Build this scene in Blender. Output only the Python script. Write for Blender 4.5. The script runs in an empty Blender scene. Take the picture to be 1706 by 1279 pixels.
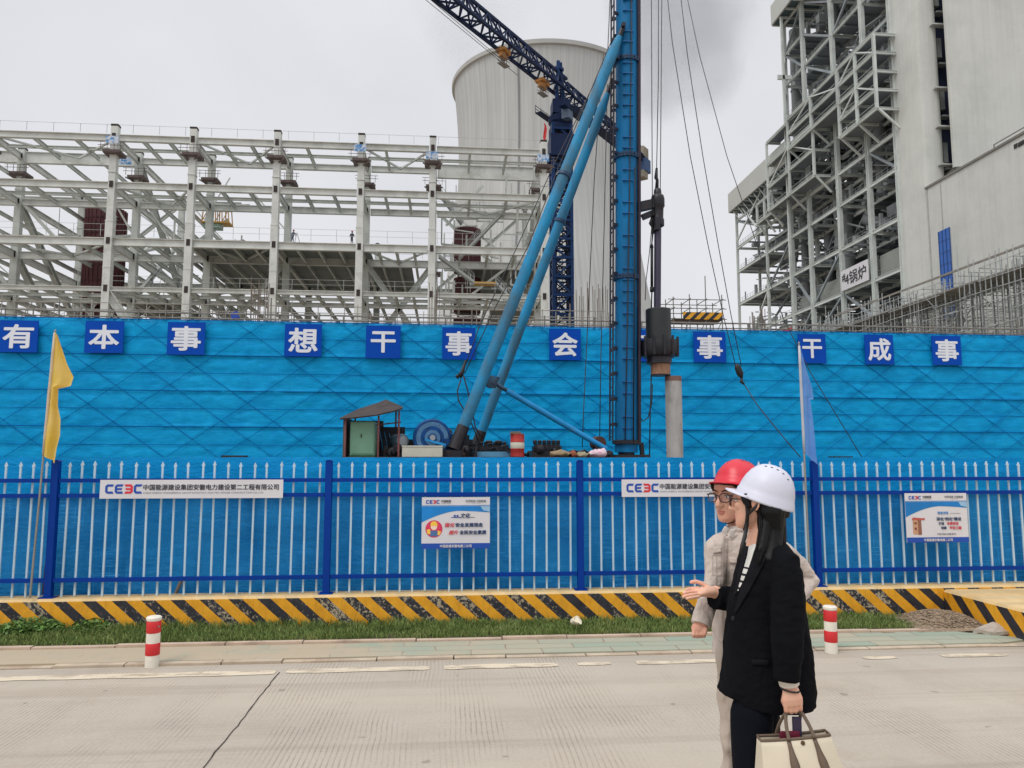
import bpy, bmesh, math, random
from mathutils import Vector, Matrix, noise
from mathutils.bvhtree import BVHTree

# ------------------------------------------------------------------ camera, sky, sun, exposure
SC = bpy.context.scene
COL = SC.collection
F, CZ = 1250.0, 1.70                      # focal length in photo pixels, eye height
YAW, PIT = math.radians(5.0), math.atan(129 / 1250.0)
cam = bpy.data.cameras.new('camera')
cam.lens = 36.0 * F / 1706.0
cam.sensor_width = 36.0
cam.clip_start, cam.clip_end = 0.1, 6000
co = bpy.data.objects.new('camera', cam)
COL.objects.link(co)
co.location = (0, 0, CZ)
co.rotation_euler = (math.pi / 2 + PIT, 0, -YAW)
SC.camera = co

SUN_EL, SUN_AZ = math.radians(58), math.radians(226)     # azimuth clockwise from +Y: behind the camera, to the left
W = bpy.data.worlds.new('World')
SC.world = W
W.use_nodes = True
nt = W.node_tree
bg = nt.nodes['Background']
bg.inputs['Strength'].default_value = 0.15
sky = nt.nodes.new('ShaderNodeTexSky')
sky.sky_type = 'NISHITA'
sky.sun_disc = False
sky.sun_elevation = SUN_EL
sky.sun_rotation = SUN_AZ
hs = nt.nodes.new('ShaderNodeHueSaturation')             # an overcast sky: nearly no colour left
hs.inputs['Saturation'].default_value = 0.06
hs.inputs['Value'].default_value = 1.0
nt.links.new(sky.outputs[0], hs.inputs['Color'])
tc = nt.nodes.new('ShaderNodeTexCoord')
cn = nt.nodes.new('ShaderNodeTexNoise')
cn.inputs['Scale'].default_value = 2.6
cn.inputs['Detail'].default_value = 4
cn.inputs['Roughness'].default_value = 0.5
nt.links.new(tc.outputs['Generated'], cn.inputs['Vector'])
cr = nt.nodes.new('ShaderNodeValToRGB')                  # soft cloud layer
cr.color_ramp.elements[0].position = 0.3
cr.color_ramp.elements[0].color = (4.7, 4.8, 5.1, 1)
cr.color_ramp.elements[1].position = 0.7
cr.color_ramp.elements[1].color = (5.6, 5.65, 5.9, 1)
nt.links.new(cn.outputs['Fac'], cr.inputs['Fac'])
sep = nt.nodes.new('ShaderNodeSeparateXYZ')
nt.links.new(tc.outputs['Generated'], sep.inputs[0])
zr = nt.nodes.new('ShaderNodeMapRange')                  # overcast sky is brighter overhead
zr.inputs['From Min'].default_value = 0.55
zr.inputs['From Max'].default_value = 1.0
zr.inputs['To Min'].default_value = 1.0
zr.inputs['To Max'].default_value = 2.3
nt.links.new(sep.outputs['Z'], zr.inputs['Value'])
mul = nt.nodes.new('ShaderNodeMix')
mul.data_type = 'RGBA'
mul.blend_type = 'MULTIPLY'
mul.inputs[0].default_value = 1.0
nt.links.new(cr.outputs['Color'], mul.inputs[6])
nt.links.new(zr.outputs['Result'], mul.inputs[7])
mx = nt.nodes.new('ShaderNodeMix')
mx.data_type = 'RGBA'
mx.inputs[0].default_value = 0.9
nt.links.new(hs.outputs['Color'], mx.inputs[6])
nt.links.new(mul.outputs[2], mx.inputs[7])
nt.links.new(mx.outputs[2], bg.inputs['Color'])

sun = bpy.data.lights.new('sun', 'SUN')
sun.energy = 1.3
sun.angle = math.radians(25)
sun.color = (1.0, 0.96, 0.9)
so = bpy.data.objects.new('sun', sun)
COL.objects.link(so)
so.location = (0, 0, 80)
sd = Vector((math.sin(SUN_AZ) * math.cos(SUN_EL), math.cos(SUN_AZ) * math.cos(SUN_EL), math.sin(SUN_EL)))
so.rotation_euler = sd.to_track_quat('Z', 'Y').to_euler()

vs = SC.view_settings
SC.display_settings.display_device = 'sRGB'
vs.view_transform = 'Standard'
vs.look = 'None'
vs.exposure = 0.0
vs.gamma = 1.0
vs.use_curve_mapping = False
cy = SC.cycles
cy.max_bounces = 5
cy.diffuse_bounces = 3
cy.glossy_bounces = 2
cy.transparent_max_bounces = 12
cy.volume_bounces = 1
cy.use_denoising = True
cy.denoiser = 'OPENIMAGEDENOISE'
cy.sample_clamp_indirect = 6

random.seed(7)
R_ = Vector((math.cos(YAW), -math.sin(YAW), 0))
F_ = Vector((math.sin(YAW), math.cos(YAW), 0))
U_ = Vector((0, 0, 1))


def ray(px, py):
    x, y = (px - 853) / F, -(py - 639.5) / F
    fy = math.cos(PIT) - y * math.sin(PIT)
    fz = math.sin(PIT) + y * math.cos(PIT)
    return R_ * x + F_ * fy + U_ * fz


O_ = Vector((0, 0, CZ))


def PY(px, py, Y):
    r = ray(px, py)
    return O_ + r * (Y / r.y)


def PX(px, py, X):
    r = ray(px, py)
    return O_ + r * (X / r.x)


def PZ(px, py, Z):
    r = ray(px, py)
    return O_ + r * ((Z - CZ) / r.z)


def PD(px, py, d):
    r = ray(px, py)
    return O_ + r * (d / r.dot(F_))


# ------------------------------------------------------------------ materials
def lin(r, g, b):
    f = lambda c: (c / 255 / 12.92) if c <= 10 else ((c / 255 + 0.055) / 1.055) ** 2.4
    return (f(r), f(g), f(b))


MATS = {}


def node_mat(name):
    m = bpy.data.materials.new(name)
    m.use_nodes = True
    n = m.node_tree
    b = n.nodes['Principled BSDF']
    MATS[name] = m
    return m, n, b


def N(n, kind, **kw):
    x = n.nodes.new('ShaderNode' + kind)
    for k, v in kw.items():
        if k in x.inputs:
            x.inputs[k].default_value = v
        else:
            setattr(x, k, v)
    return x


def L(n, a, b):
    n.links.new(a, b)


def mixc(n, fac, a, b, blend='MIX'):
    x = n.nodes.new('ShaderNodeMix')
    x.data_type = 'RGBA'
    x.blend_type = blend
    for i, v in ((0, fac), (6, a), (7, b)):
        if isinstance(v, (int, float)):
            x.inputs[i].default_value = v
        elif isinstance(v, tuple):
            x.inputs[i].default_value = v + (1,) if len(v) == 3 else v
        else:
            L(n, v, x.inputs[i])
    return x.outputs[2]


def ramp(n, src, stops):
    x = n.nodes.new('ShaderNodeValToRGB')
    e = x.color_ramp.elements
    while len(e) < len(stops):
        e.new(0.5)
    for i, (p, c) in enumerate(stops):
        e[i].position = p
        e[i].color = (c, c, c, 1) if isinstance(c, (int, float)) else tuple(c) + (1,)
    L(n, src, x.inputs['Fac'])
    return x.outputs['Color']


def math_(n, op, a, b=None, c=None):
    x = n.nodes.new('ShaderNodeMath')
    x.operation = op
    for i, v in enumerate((a, b, c)):
        if v is None:
            continue
        if isinstance(v, (int, float)):
            x.inputs[i].default_value = v
        else:
            L(n, v, x.inputs[i])
    return x.outputs[0]


def noise_tex(n, vec, scale, detail=3, rough=0.55, stretch=None):
    if stretch:
        mp = N(n, 'Mapping')
        mp.inputs['Scale'].default_value = stretch
        L(n, vec, mp.inputs['Vector'])
        vec = mp.outputs[0]
    t = N(n, 'TexNoise')
    t.inputs['Scale'].default_value = scale
    t.inputs['Detail'].default_value = detail
    t.inputs['Roughness'].default_value = rough
    L(n, vec, t.inputs['Vector'])
    return t.outputs['Fac']


def bump(n, b, height, strength=0.3, dist=0.01):
    x = N(n, 'Bump')
    x.inputs['Strength'].default_value = strength
    x.inputs['Distance'].default_value = dist
    L(n, height, x.inputs['Height'])
    L(n, x.outputs[0], b.inputs['Normal'])


def coord(n):
    return n.nodes.new('ShaderNodeTexCoord').outputs['Object']


def geo_pos(n):
    return n.nodes.new('ShaderNodeNewGeometry').outputs['Position']


def mat(name, c, rough=0.6, metal=0.0, var=0.18, scale=3.0, c2=None, stretch=None, bmp=0.0, bscale=None, amount=(0.35, 0.7), spec=None, bdist=0.01):
    """plain weathered surface: base colour broken up by noise, an optional second colour in patches, optional bump"""
    if name in MATS:
        return MATS[name]
    m, n, b = node_mat(name)
    p = geo_pos(n)
    f = noise_tex(n, p, scale, 4, 0.6, stretch)
    c = tuple(c)
    lo = tuple(x * (1 - var) for x in c)
    hi = tuple(min(1, x * (1 + var)) for x in c)
    colr = ramp(n, f, [(0.3, lo), (0.7, hi)])
    if c2:
        f2 = noise_tex(n, p, scale * 0.6, 6, 0.7, stretch)
        colr = mixc(n, ramp(n, f2, [(amount[0], 0.0), (amount[1], 1.0)]), colr, tuple(c2))
    L(n, colr, b.inputs['Base Color'])
    b.inputs['Roughness'].default_value = rough
    b.inputs['Metallic'].default_value = metal
    if spec is not None:
        b.inputs['Specular IOR Level'].default_value = spec
    if bmp:
        bump(n, b, noise_tex(n, p, bscale or scale * 4, 4), bmp, bdist)
    return m


# ------------------------------------------------------------------ mesh helpers
class MB:
    def __init__(self):
        self.v, self.f = [], []

    def add(self, vs, fs):
        o = len(self.v)
        self.v += [Vector(x) for x in vs]
        self.f += [tuple(i + o for i in q) for q in fs]
        return self

    def box(self, a, b):
        x0, y0, z0 = a
        x1, y1, z1 = b
        return self.add([(x0, y0, z0), (x1, y0, z0), (x1, y1, z0), (x0, y1, z0), (x0, y0, z1), (x1, y0, z1), (x1, y1, z1), (x0, y1, z1)],
                        [(0, 3, 2, 1), (4, 5, 6, 7), (0, 1, 5, 4), (1, 2, 6, 5), (2, 3, 7, 6), (3, 0, 4, 7)])

    def bar(self, p, q, w, h=None, up=None):
        """rectangular bar from p to q, w wide, h high"""
        p, q = Vector(p), Vector(q)
        h = h or w
        d = (q - p)
        if d.length < 1e-6:
            return self
        d.normalize()
        up = Vector(up) if up else (Vector((0, 0, 1)) if abs(d.z) < 0.95 else Vector((0, 1, 0)))
        s = d.cross(up).normalized()
        u = s.cross(d).normalized()
        s, u = s * (w / 2), u * (h / 2)
        vs = [p - s - u, p + s - u, p + s + u, p - s + u, q - s - u, q + s - u, q + s + u, q - s + u]
        return self.add(vs, [(0, 1, 2, 3), (4, 7, 6, 5), (0, 4, 5, 1), (1, 5, 6, 2), (2, 6, 7, 3), (3, 7, 4, 0)])

    def ibeam(self, p, q, h, w, t=0.06, up=None):
        p, q = Vector(p), Vector(q)
        d = (q - p).normalized()
        u = Vector(up) if up else (Vector((0, 0, 1)) if abs(d.z) < 0.95 else Vector((0, 1, 0)))
        s = d.cross(u).normalized()
        u = s.cross(d).normalized()
        o = u * (h / 2 - t / 2)
        self.bar(p, q, t, h - 2 * t, u)
        self.bar(p + o, q + o, w, t, u)
        self.bar(p - o, q - o, w, t, u)
        return self

    def tube(self, pts, r, seg=8, cap=True, ell=None, ref=None, closed=False):
        """round (or elliptical) tube through pts; r is a number or one per point; ell scales the second axis"""
        pts = [Vector(x) for x in pts]
        n = len(pts)
        rs = r if isinstance(r, (list, tuple)) else [r] * n
        o = len(self.v)
        prev = Vector(ref) if ref else None
        for i, p in enumerate(pts):
            if closed:
                d = pts[(i + 1) % n] - pts[i - 1]
            else:
                d = pts[min(i + 1, n - 1)] - pts[max(i - 1, 0)]
            d = d.normalized() if d.length > 1e-9 else Vector((0, 0, 1))
            if prev is None:
                prev = Vector((0, 0, 1)) if abs(d.z) < 0.9 else Vector((1, 0, 0))
            a = prev - d * prev.dot(d)
            if a.length < 1e-6:
                a = d.orthogonal()
            a.normalize()
            b = d.cross(a)
            prev = a
            ra, rb = rs[i] if isinstance(rs[i], (list, tuple)) else (rs[i], rs[i] * (ell or 1))
            for k in range(seg):
                t = 2 * math.pi * k / seg
                self.v.append(p + a * (ra * math.cos(t)) + b * (rb * math.sin(t)))
        for i in range(n if closed else n - 1):
            j = (i + 1) % n
            for k in range(seg):
                k2 = (k + 1) % seg
                self.f.append((o + i * seg + k, o + i * seg + k2, o + j * seg + k2, o + j * seg + k))
        if cap and not closed:
            self.f.append(tuple(o + k for k in reversed(range(seg))))
            self.f.append(tuple(o + (n - 1) * seg + k for k in range(seg)))
        return self

    def lathe(self, prof, c=(0, 0, 0), seg=24, axis=None):
        """prof: list of (radius, height) turned about the vertical (or given) axis through c"""
        c = Vector(c)
        ax = Vector(axis).normalized() if axis else Vector((0, 0, 1))
        a = ax.orthogonal().normalized()
        b = ax.cross(a)
        o = len(self.v)
        for r, z in prof:
            for k in range(seg):
                t = 2 * math.pi * k / seg
                self.v.append(c + ax * z + (a * math.cos(t) + b * math.sin(t)) * max(r, 1e-4))
        for i in range(len(prof) - 1):
            for k in range(seg):
                k2 = (k + 1) % seg
                self.f.append((o + i * seg + k, o + i * seg + k2, o + (i + 1) * seg + k2, o + (i + 1) * seg + k))
        self.f.append(tuple(o + k for k in reversed(range(seg))))
        self.f.append(tuple(o + (len(prof) - 1) * seg + k for k in range(seg)))
        return self

    def rings(self, rings, cap=True):
        """loft through equal-length rings of points"""
        o = len(self.v)
        s = len(rings[0])
        for r in rings:
            self.v += [Vector(x) for x in r]
        for i in range(len(rings) - 1):
            for k in range(s):
                k2 = (k + 1) % s
                self.f.append((o + i * s + k, o + i * s + k2, o + (i + 1) * s + k2, o + (i + 1) * s + k))
        if cap:
            self.f.append(tuple(o + k for k in reversed(range(s))))
            self.f.append(tuple(o + (len(rings) - 1) * s + k for k in range(s)))
        return self

    def ball(self, c, r, seg=14, rot=None):
        """ellipsoid; r = number or (rx, ry, rz)"""
        c = Vector(c)
        r = (r, r, r) if isinstance(r, (int, float)) else r
        rings = []
        for i in range(1, seg // 2 + 1):
            th = math.pi * (i - 0.5) / (seg // 2)
            rg = []
            for k in range(seg):
                t = 2 * math.pi * k / seg
                p = Vector((r[0] * math.sin(th) * math.cos(t), r[1] * math.sin(th) * math.sin(t), -r[2] * math.cos(th)))
                rg.append(c + (rot @ p if rot else p))
            rings.append(rg)
        return self.rings(rings)

    def prism(self, poly, a, b, thick):
        """extrude a polygon given in 2D in the frame (origin, axis_u, axis_v) = a ; b = extrude direction"""
        o, u, v = (Vector(x) for x in a)
        d = Vector(b) * thick
        n = len(poly)
        vs = [o + u * x + v * y for x, y in poly] + [o + u * x + v * y + d for x, y in poly]
        fs = [tuple(range(n)), tuple(range(2 * n - 1, n - 1, -1))]
        for i in range(n):
            j = (i + 1) % n
            fs.append((i, i + n, j + n, j))
        return self.add(vs, fs)

    def grid(self, rows):
        o = len(self.v)
        w = len(rows[0])
        for r in rows:
            self.v += [Vector(x) for x in r]
        for i in range(len(rows) - 1):
            for k in range(w - 1):
                self.f.append((o + i * w + k, o + i * w + k + 1, o + (i + 1) * w + k + 1, o + (i + 1) * w + k))
        return self

    def merge(self, other):
        o = len(self.v)
        self.v += other.v
        self.f += [tuple(i + o for i in q) for q in other.f]
        return self

    def xform(self, M):
        self.v = [M @ x for x in self.v]
        return self


def mesh_of(name, mb, off=None, smooth=None, fix=True):
    me = bpy.data.meshes.new(name)
    o = off or Vector((0, 0, 0))
    me.from_pydata([(x - o)[:] for x in mb.v], [], mb.f)
    if fix:
        bm = bmesh.new()
        bm.from_mesh(me)
        bmesh.ops.recalc_face_normals(bm, faces=bm.faces)
        bm.to_mesh(me)
        bm.free()
    if smooth:
        me.polygons.foreach_set('use_smooth', [True] * len(me.polygons))
        if smooth is not True:
            me.set_sharp_from_angle(angle=math.radians(smooth))
    me.update()
    return me


BASE = {}


def tag(o, label=None, cat=None, group=None, kind=None):
    for k, v in (('label', label), ('category', cat), ('group', group), ('kind', kind)):
        if v:
            o[k] = v
    return o


def thing(name, label, cat, loc, group=None):
    o = bpy.data.objects.new(name, None)
    o.empty_display_size = 0.2
    COL.objects.link(o)
    o.location = Vector(loc)
    BASE[o.name] = Vector(loc)
    return tag(o, label, cat, group)


def part(name, mb, m, parent, smooth=None, label=None, kind=None, fix=True):
    off = BASE[parent.name]
    me = mb if isinstance(mb, bpy.types.Mesh) else mesh_of(name, mb, off, smooth, fix)
    o = bpy.data.objects.new(name, me)
    if m and not me.materials:
        me.materials.append(m)
    COL.objects.link(o)
    o.parent = parent
    BASE[o.name] = off
    return tag(o, label, None, None, kind)


def many(name, mbs, m, parent, smooth=None, cap=100):
    """one part per piece; past the cap the remaining (smallest in view) pieces become one part marked stuff"""
    for b in mbs[:cap]:
        part(name, b, m, parent, smooth)
    if len(mbs) > cap:
        r = MB()
        for b in mbs[cap:]:
            r.merge(b)
        part(name, r, m, parent, smooth, kind='stuff')


def solo(name, mb, m, label, cat, group=None, kind=None, smooth=None, loc=None):
    if loc is None:
        xs, ys, zs = zip(*[x[:] for x in mb.v])
        loc = Vector(((min(xs) + max(xs)) / 2, (min(ys) + max(ys)) / 2, min(zs)))
    me = mesh_of(name, mb, Vector(loc), smooth)
    o = bpy.data.objects.new(name, me)
    me.materials.append(m)
    COL.objects.link(o)
    o.location = loc
    BASE[o.name] = Vector(loc)
    return tag(o, label, cat, group, kind)


def structure(name, mb, m, smooth=None):
    me = mesh_of(name, mb, None, smooth)
    o = bpy.data.objects.new(name, me)
    me.materials.append(m)
    COL.objects.link(o)
    o['kind'] = 'structure'
    BASE[o.name] = Vector((0, 0, 0))
    return o


def dup(root, loc, label=None, group=None):
    r = root.copy()
    COL.objects.link(r)
    r.location = Vector(loc)
    BASE[r.name] = Vector(loc)
    if label:
        r['label'] = label
    if group:
        r['group'] = group
    for ch in list(root.children):
        c = ch.copy()
        COL.objects.link(c)
        c.parent = r
        BASE[c.name] = Vector(loc)
        for g in ch.children:
            d = g.copy()
            COL.objects.link(d)
            d.parent = c
            BASE[d.name] = Vector(loc)
    return r


def text_mb(s, size, o, u, v, bold=0.0, depth=0.004, align='CENTER', width=None, height=None, shear=0.0):
    """lettering as mesh: centred on o, running along u, upright along v, raised along u x v"""
    c = bpy.data.curves.new('lettering', 'FONT')
    c.body = s
    c.size = 1.0
    c.extrude = 0.0
    c.shear = shear
    c.resolution_u = 3
    ob = bpy.data.objects.new('lettering', c)
    COL.objects.link(ob)
    dg = bpy.context.evaluated_depsgraph_get()
    me = bpy.data.meshes.new_from_object(ob.evaluated_get(dg), depsgraph=dg)
    bpy.data.objects.remove(ob)
    xs = [x.co.x for x in me.vertices]
    ys = [x.co.y for x in me.vertices]
    x0, x1, y0, y1 = min(xs), max(xs), min(ys), max(ys)
    o, u, v = Vector(o), Vector(u).normalized(), Vector(v).normalized()
    w = u.cross(v)
    sx = sy = size
    if width:
        sx = width / (x1 - x0)
    if height:
        sy = height / (y1 - y0)
        if not width:
            sx = sy
    if width and not height:
        sy = sx
    mb = MB()
    cx = (x0 + x1) / 2 if align == 'CENTER' else x0
    cyy = (y0 + y1) / 2
    offs = [(0, 0)]
    if bold:                     # heavier strokes: the same outline laid a hair apart round the middle
        n_ = 8 if bold > 0.025 else 4
        offs += [(bold * math.cos(6.28318 * (k + 0.5) / n_), bold * math.sin(6.28318 * (k + 0.5) / n_)) for k in range(n_)]
    for i, (ox, oy) in enumerate(offs):
        mb.add([o + u * ((p.co.x - cx + ox) * sx) + v * ((p.co.y - cyy + oy) * sy) + w * (depth + i * max(0.0003, depth * 0.03)) for p in me.vertices], [tuple(q.vertices) for q in me.polygons])
    bpy.data.meshes.remove(me)
    return mb


def remesh(mb, voxel, smooth_it=2, fac=0.5):
    """fuse overlapping closed pieces into one continuous surface"""
    me = mesh_of('fuse', mb)
    ob = bpy.data.objects.new('fuse', me)
    COL.objects.link(ob)
    r = ob.modifiers.new('r', 'REMESH')
    r.mode = 'VOXEL'
    r.voxel_size = voxel
    if smooth_it:
        s = ob.modifiers.new('s', 'SMOOTH')
        s.iterations = smooth_it
        s.factor = fac
    dg = bpy.context.evaluated_depsgraph_get()
    out = bpy.data.meshes.new_from_object(ob.evaluated_get(dg), depsgraph=dg)
    bpy.data.objects.remove(ob)
    res = MB()
    res.add([x.co.copy() for x in out.vertices], [tuple(q.vertices) for q in out.polygons])
    bpy.data.meshes.remove(out)
    return res


def catenary(p, q, sag, n=14):
    p, q = Vector(p), Vector(q)
    return [p.lerp(q, i / n) - Vector((0, 0, sag * 4 * (i / n) * (1 - i / n))) for i in range(n + 1)]


def lattice(p, q, w, h, bay, chord, web, tri=False, up=(0, 0, 1)):
    """box (or triangular) lattice girder between p and q; returns chords and lacing"""
    p, q = Vector(p), Vector(q)
    d = (q - p)
    ln = d.length
    d.normalize()
    up = Vector(up)
    s = d.cross(up).normalized()
    u = s.cross(d).normalized()
    if tri:
        cs = [-s * (w / 2), s * (w / 2), u * h]
        faces = [(0, 1), (1, 2), (2, 0)]
    else:
        cs = [-s * (w / 2) - u * (h / 2), s * (w / 2) - u * (h / 2), s * (w / 2) + u * (h / 2), -s * (w / 2) + u * (h / 2)]
        faces = [(0, 1), (1, 2), (2, 3), (3, 0)]
    chords = [MB().bar(p + c, q + c, chord, chord) for c in cs]
    lace = MB()
    n = max(1, round(ln / bay))
    for i in range(n):
        a, b = p + d * (ln * i / n), p + d * (ln * (i + 1) / n)
        for j, (k, l) in enumerate(faces):
            x, y = (a + cs[k], b + cs[l]) if (i + j) % 2 else (a + cs[l], b + cs[k])
            lace.bar(x, y, web, web)
            lace.bar(a + cs[k], a + cs[l], web * 0.8, web * 0.8)
    return chords, lace
# ------------------------------------------------------------------ ground, road, pavement
def road_mat():
    m, n, b = node_mat('grooved concrete')
    p = geo_pos(n)
    sx = N(n, 'SeparateXYZ')
    L(n, p, sx.inputs[0])
    big = noise_tex(n, p, 0.9, 5, 0.6)
    fine = noise_tex(n, p, 45, 4, 0.7)
    base = ramp(n, big, [(0.25, lin(160, 150, 137)), (0.5, lin(171, 161, 147)), (0.75, lin(180, 171, 158))])
    base = mixc(n, 0.22, base, ramp(n, fine, [(0.3, (0.23, 0.205, 0.17)), (0.7, (0.55, 0.495, 0.42))]))
    # brushed grooves run across the road in combed bands
    wob = noise_tex(n, p, 1.3, 2, 0.5)
    xx = math_(n, 'ADD', sx.outputs['X'], math_(n, 'MULTIPLY', wob, 0.05))
    saw = math_(n, 'FRACT', math_(n, 'MULTIPLY', xx, 30.0))
    line = ramp(n, saw, [(0.0, 1.0), (0.18, 1.0), (0.34, 0.0), (1.0, 0.0)])
    patch = ramp(n, noise_tex(n, p, 1.0, 3, 0.6, (1.6, 0.55, 1)), [(0.44, 0.0), (0.58, 1.0)])
    wear = ramp(n, noise_tex(n, p, 9, 3, 0.6), [(0.3, 0.25), (0.65, 1.0)])
    gl = math_(n, 'MULTIPLY', math_(n, 'MULTIPLY', line, patch), wear)
    col = mixc(n, math_(n, 'MULTIPLY', gl, 0.6), base, lin(112, 97, 80))
    # tyre-worn paler and stained bands along the road
    st = ramp(n, noise_tex(n, p, 1.0, 4, 0.6, (0.12, 1.1, 1)), [(0.42, 0.0), (0.62, 1.0)])
    col = mixc(n, math_(n, 'MULTIPLY', st, 0.35), col, lin(190, 178, 160))
    ty = ramp(n, noise_tex(n, p, 1.0, 5, 0.7, (0.06, 2.6, 1)), [(0.52, 0.0), (0.66, 1.0)])
    col = mixc(n, math_(n, 'MULTIPLY', ty, 0.32), col, lin(126, 112, 96))
    dm = ramp(n, noise_tex(n, p, 0.55, 6, 0.72), [(0.55, 0.0), (0.72, 1.0)])
    col = mixc(n, math_(n, 'MULTIPLY', dm, 0.35), col, lin(136, 120, 102))
    spot = ramp(n, noise_tex(n, p, 7, 2, 0.4), [(0.73, 0.0), (0.76, 1.0)])
    col = mixc(n, math_(n, 'MULTIPLY', spot, 0.5), col, lin(110, 98, 86))
    L(n, col, b.inputs['Base Color'])
    b.inputs['Roughness'].default_value = 0.85
    hgt = math_(n, 'SUBTRACT', math_(n, 'MULTIPLY', fine, 0.3), gl)
    bump(n, b, hgt, 0.35, 0.004)
    return m


def earth_mat():
    m, n, b = node_mat('bare earth')
    p = geo_pos(n)
    c = ramp(n, noise_tex(n, p, 0.5, 6, 0.65), [(0.3, lin(118, 104, 88)), (0.7, lin(156, 144, 126))])
    L(n, c, b.inputs['Base Color'])
    b.inputs['Roughness'].default_value = 0.95
    bump(n, b, noise_tex(n, p, 20, 5, 0.7), 0.6, 0.02)
    return m


g = MB()
g.grid([[(x, y, -0.03) for x in (-2500, -60, 60, 2500)] for y in (-500, -30, 60, 3500)])
structure('ground', g, earth_mat())

road = MB()
road.box((-40, -8, -0.2), (40, 6.70, 0.0))
structure('road', road, road_mat())

# transverse joint and cross crack in the slab, sunk dark lines
mj = mat('joint filler', lin(58, 50, 44), 0.95, var=0.3, scale=20)
j = MB()
rows = []
for i in range(60):
    y = 1.2 + i * (6.42 - 1.2) / 59
    x = -1.33 + 0.012 * noise.noise((y * 2.2, 0, 0)) + 0.012 * noise.noise((y * 9, 3, 0))
    w = 0.0035 + 0.004 * abs(noise.noise((y * 14, 7, 0)))
    rows.append([(x - w, y, 0.004), (x + w, y, 0.004)])
j.grid(rows)
structure('road_joint', j, mj)


def worn_paint(name, c, under, cover=0.45, scale=9):
    m, n, b = node_mat(name)
    p = geo_pos(n)
    f = ramp(n, noise_tex(n, p, scale, 6, 0.75, (0.35, 1, 1)), [(cover - 0.04, 0.0), (cover + 0.05, 1.0)])
    base = ramp(n, noise_tex(n, p, 3, 4), [(0.3, tuple(x * 0.9 for x in c)), (0.7, c)])
    L(n, mixc(n, f, tuple(under), base), b.inputs['Base Color'])
    b.inputs['Roughness'].default_value = 0.8
    return m


ln = MB()
rnd = random.Random(4)
for x0, x1, y, w in ((-9, -1.36, 6.42, 0.085), (-1.28, -0.12, 6.44, 0.08), (0.0, 0.95, 6.45, 0.085), (1.12, 1.4, 6.45, 0.06), (1.62, 2.95, 6.45, 0.08), (3.62, 3.92, 6.43, 0.06), (4.35, 4.95, 6.44, 0.07), (5.2, 6.3, 6.42, 0.06)):
    nseg = max(3, int((x1 - x0) / 0.06))
    rows = []
    for i in range(nseg + 1):
        x = x0 + (x1 - x0) * i / nseg
        e = min(1, min(i, nseg - i) / 1.2 + 0.7)
        a = w * e * (0.75 + 0.2 * noise.noise((x * 5, 1.3, 0)))
        c = w * e * (0.75 + 0.2 * noise.noise((x * 6, 8.3, 0)))
        rows.append([(x, y - a, 0.004), (x, y + c, 0.004)])
    ln.grid(rows)
structure('road_marking', ln, worn_paint('worn road paint', lin(212, 198, 174), lin(172, 158, 138), 0.47))


def paver_mat():
    m, n, b = node_mat('old green pavers')
    p = geo_pos(n)
    sx = N(n, 'SeparateXYZ')
    L(n, p, sx.inputs[0])
    br = N(n, 'TexBrick')
    br.inputs['Scale'].default_value = 1.0
    br.inputs['Brick Width'].default_value = 0.62
    br.inputs['Row Height'].default_value = 0.17
    br.inputs['Mortar Size'].default_value = 0.006
    br.inputs['Bias'].default_value = 0.0
    br.inputs['Color1'].default_value = lin(132, 156, 140) + (1,)
    br.inputs['Color2'].default_value = lin(170, 164, 144) + (1,)
    br.inputs['Mortar'].default_value = lin(128, 112, 96) + (1,)
    mp = N(n, 'Mapping')
    wv = noise_tex(n, p, 2.2, 2, 0.5)
    vm = N(n, 'VectorMath', operation='ADD')
    cx = N(n, 'CombineXYZ')
    L(n, math_(n, 'MULTIPLY', wv, 0.05), cx.inputs['Y'])
    L(n, math_(n, 'MULTIPLY', wv, 0.12), cx.inputs['X'])
    L(n, p, vm.inputs[0])
    L(n, cx.outputs[0], vm.inputs[1])
    L(n, vm.outputs[0], br.inputs['Vector'])
    col = br.outputs['Color']
    # dust washed over the pavers, thickest at the left end
    d = math_(n, 'ADD', noise_tex(n, p, 1.4, 6, 0.7), math_(n, 'MULTIPLY', sx.outputs['X'], -0.075))
    col = mixc(n, ramp(n, d, [(0.44, 0.15), (0.66, 0.95)]), col, lin(176, 160, 136))
    edge = ramp(n, sx.outputs['Y'], [(6.62, 0.0), (6.63, 0.0)])
    L(n, col, b.inputs['Base Color'])
    b.inputs['Roughness'].default_value = 0.85
    bump(n, b, math_(n, 'SUBTRACT', math_(n, 'MULTIPLY', noise_tex(n, p, 30, 4), 0.2), br.outputs['Fac']), 0.4, 0.006)
    return m


sw = MB()
sw.prism([(-40, 6.79), (5.2, 6.79), (5.6, 6.9), (5.0, 7.29), (-40, 7.29)], ((0, 0, 0), (1, 0, 0), (0, 1, 0)), (0, 0, 1), 0.02)
structure('pavement', sw, paver_mat())

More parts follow.
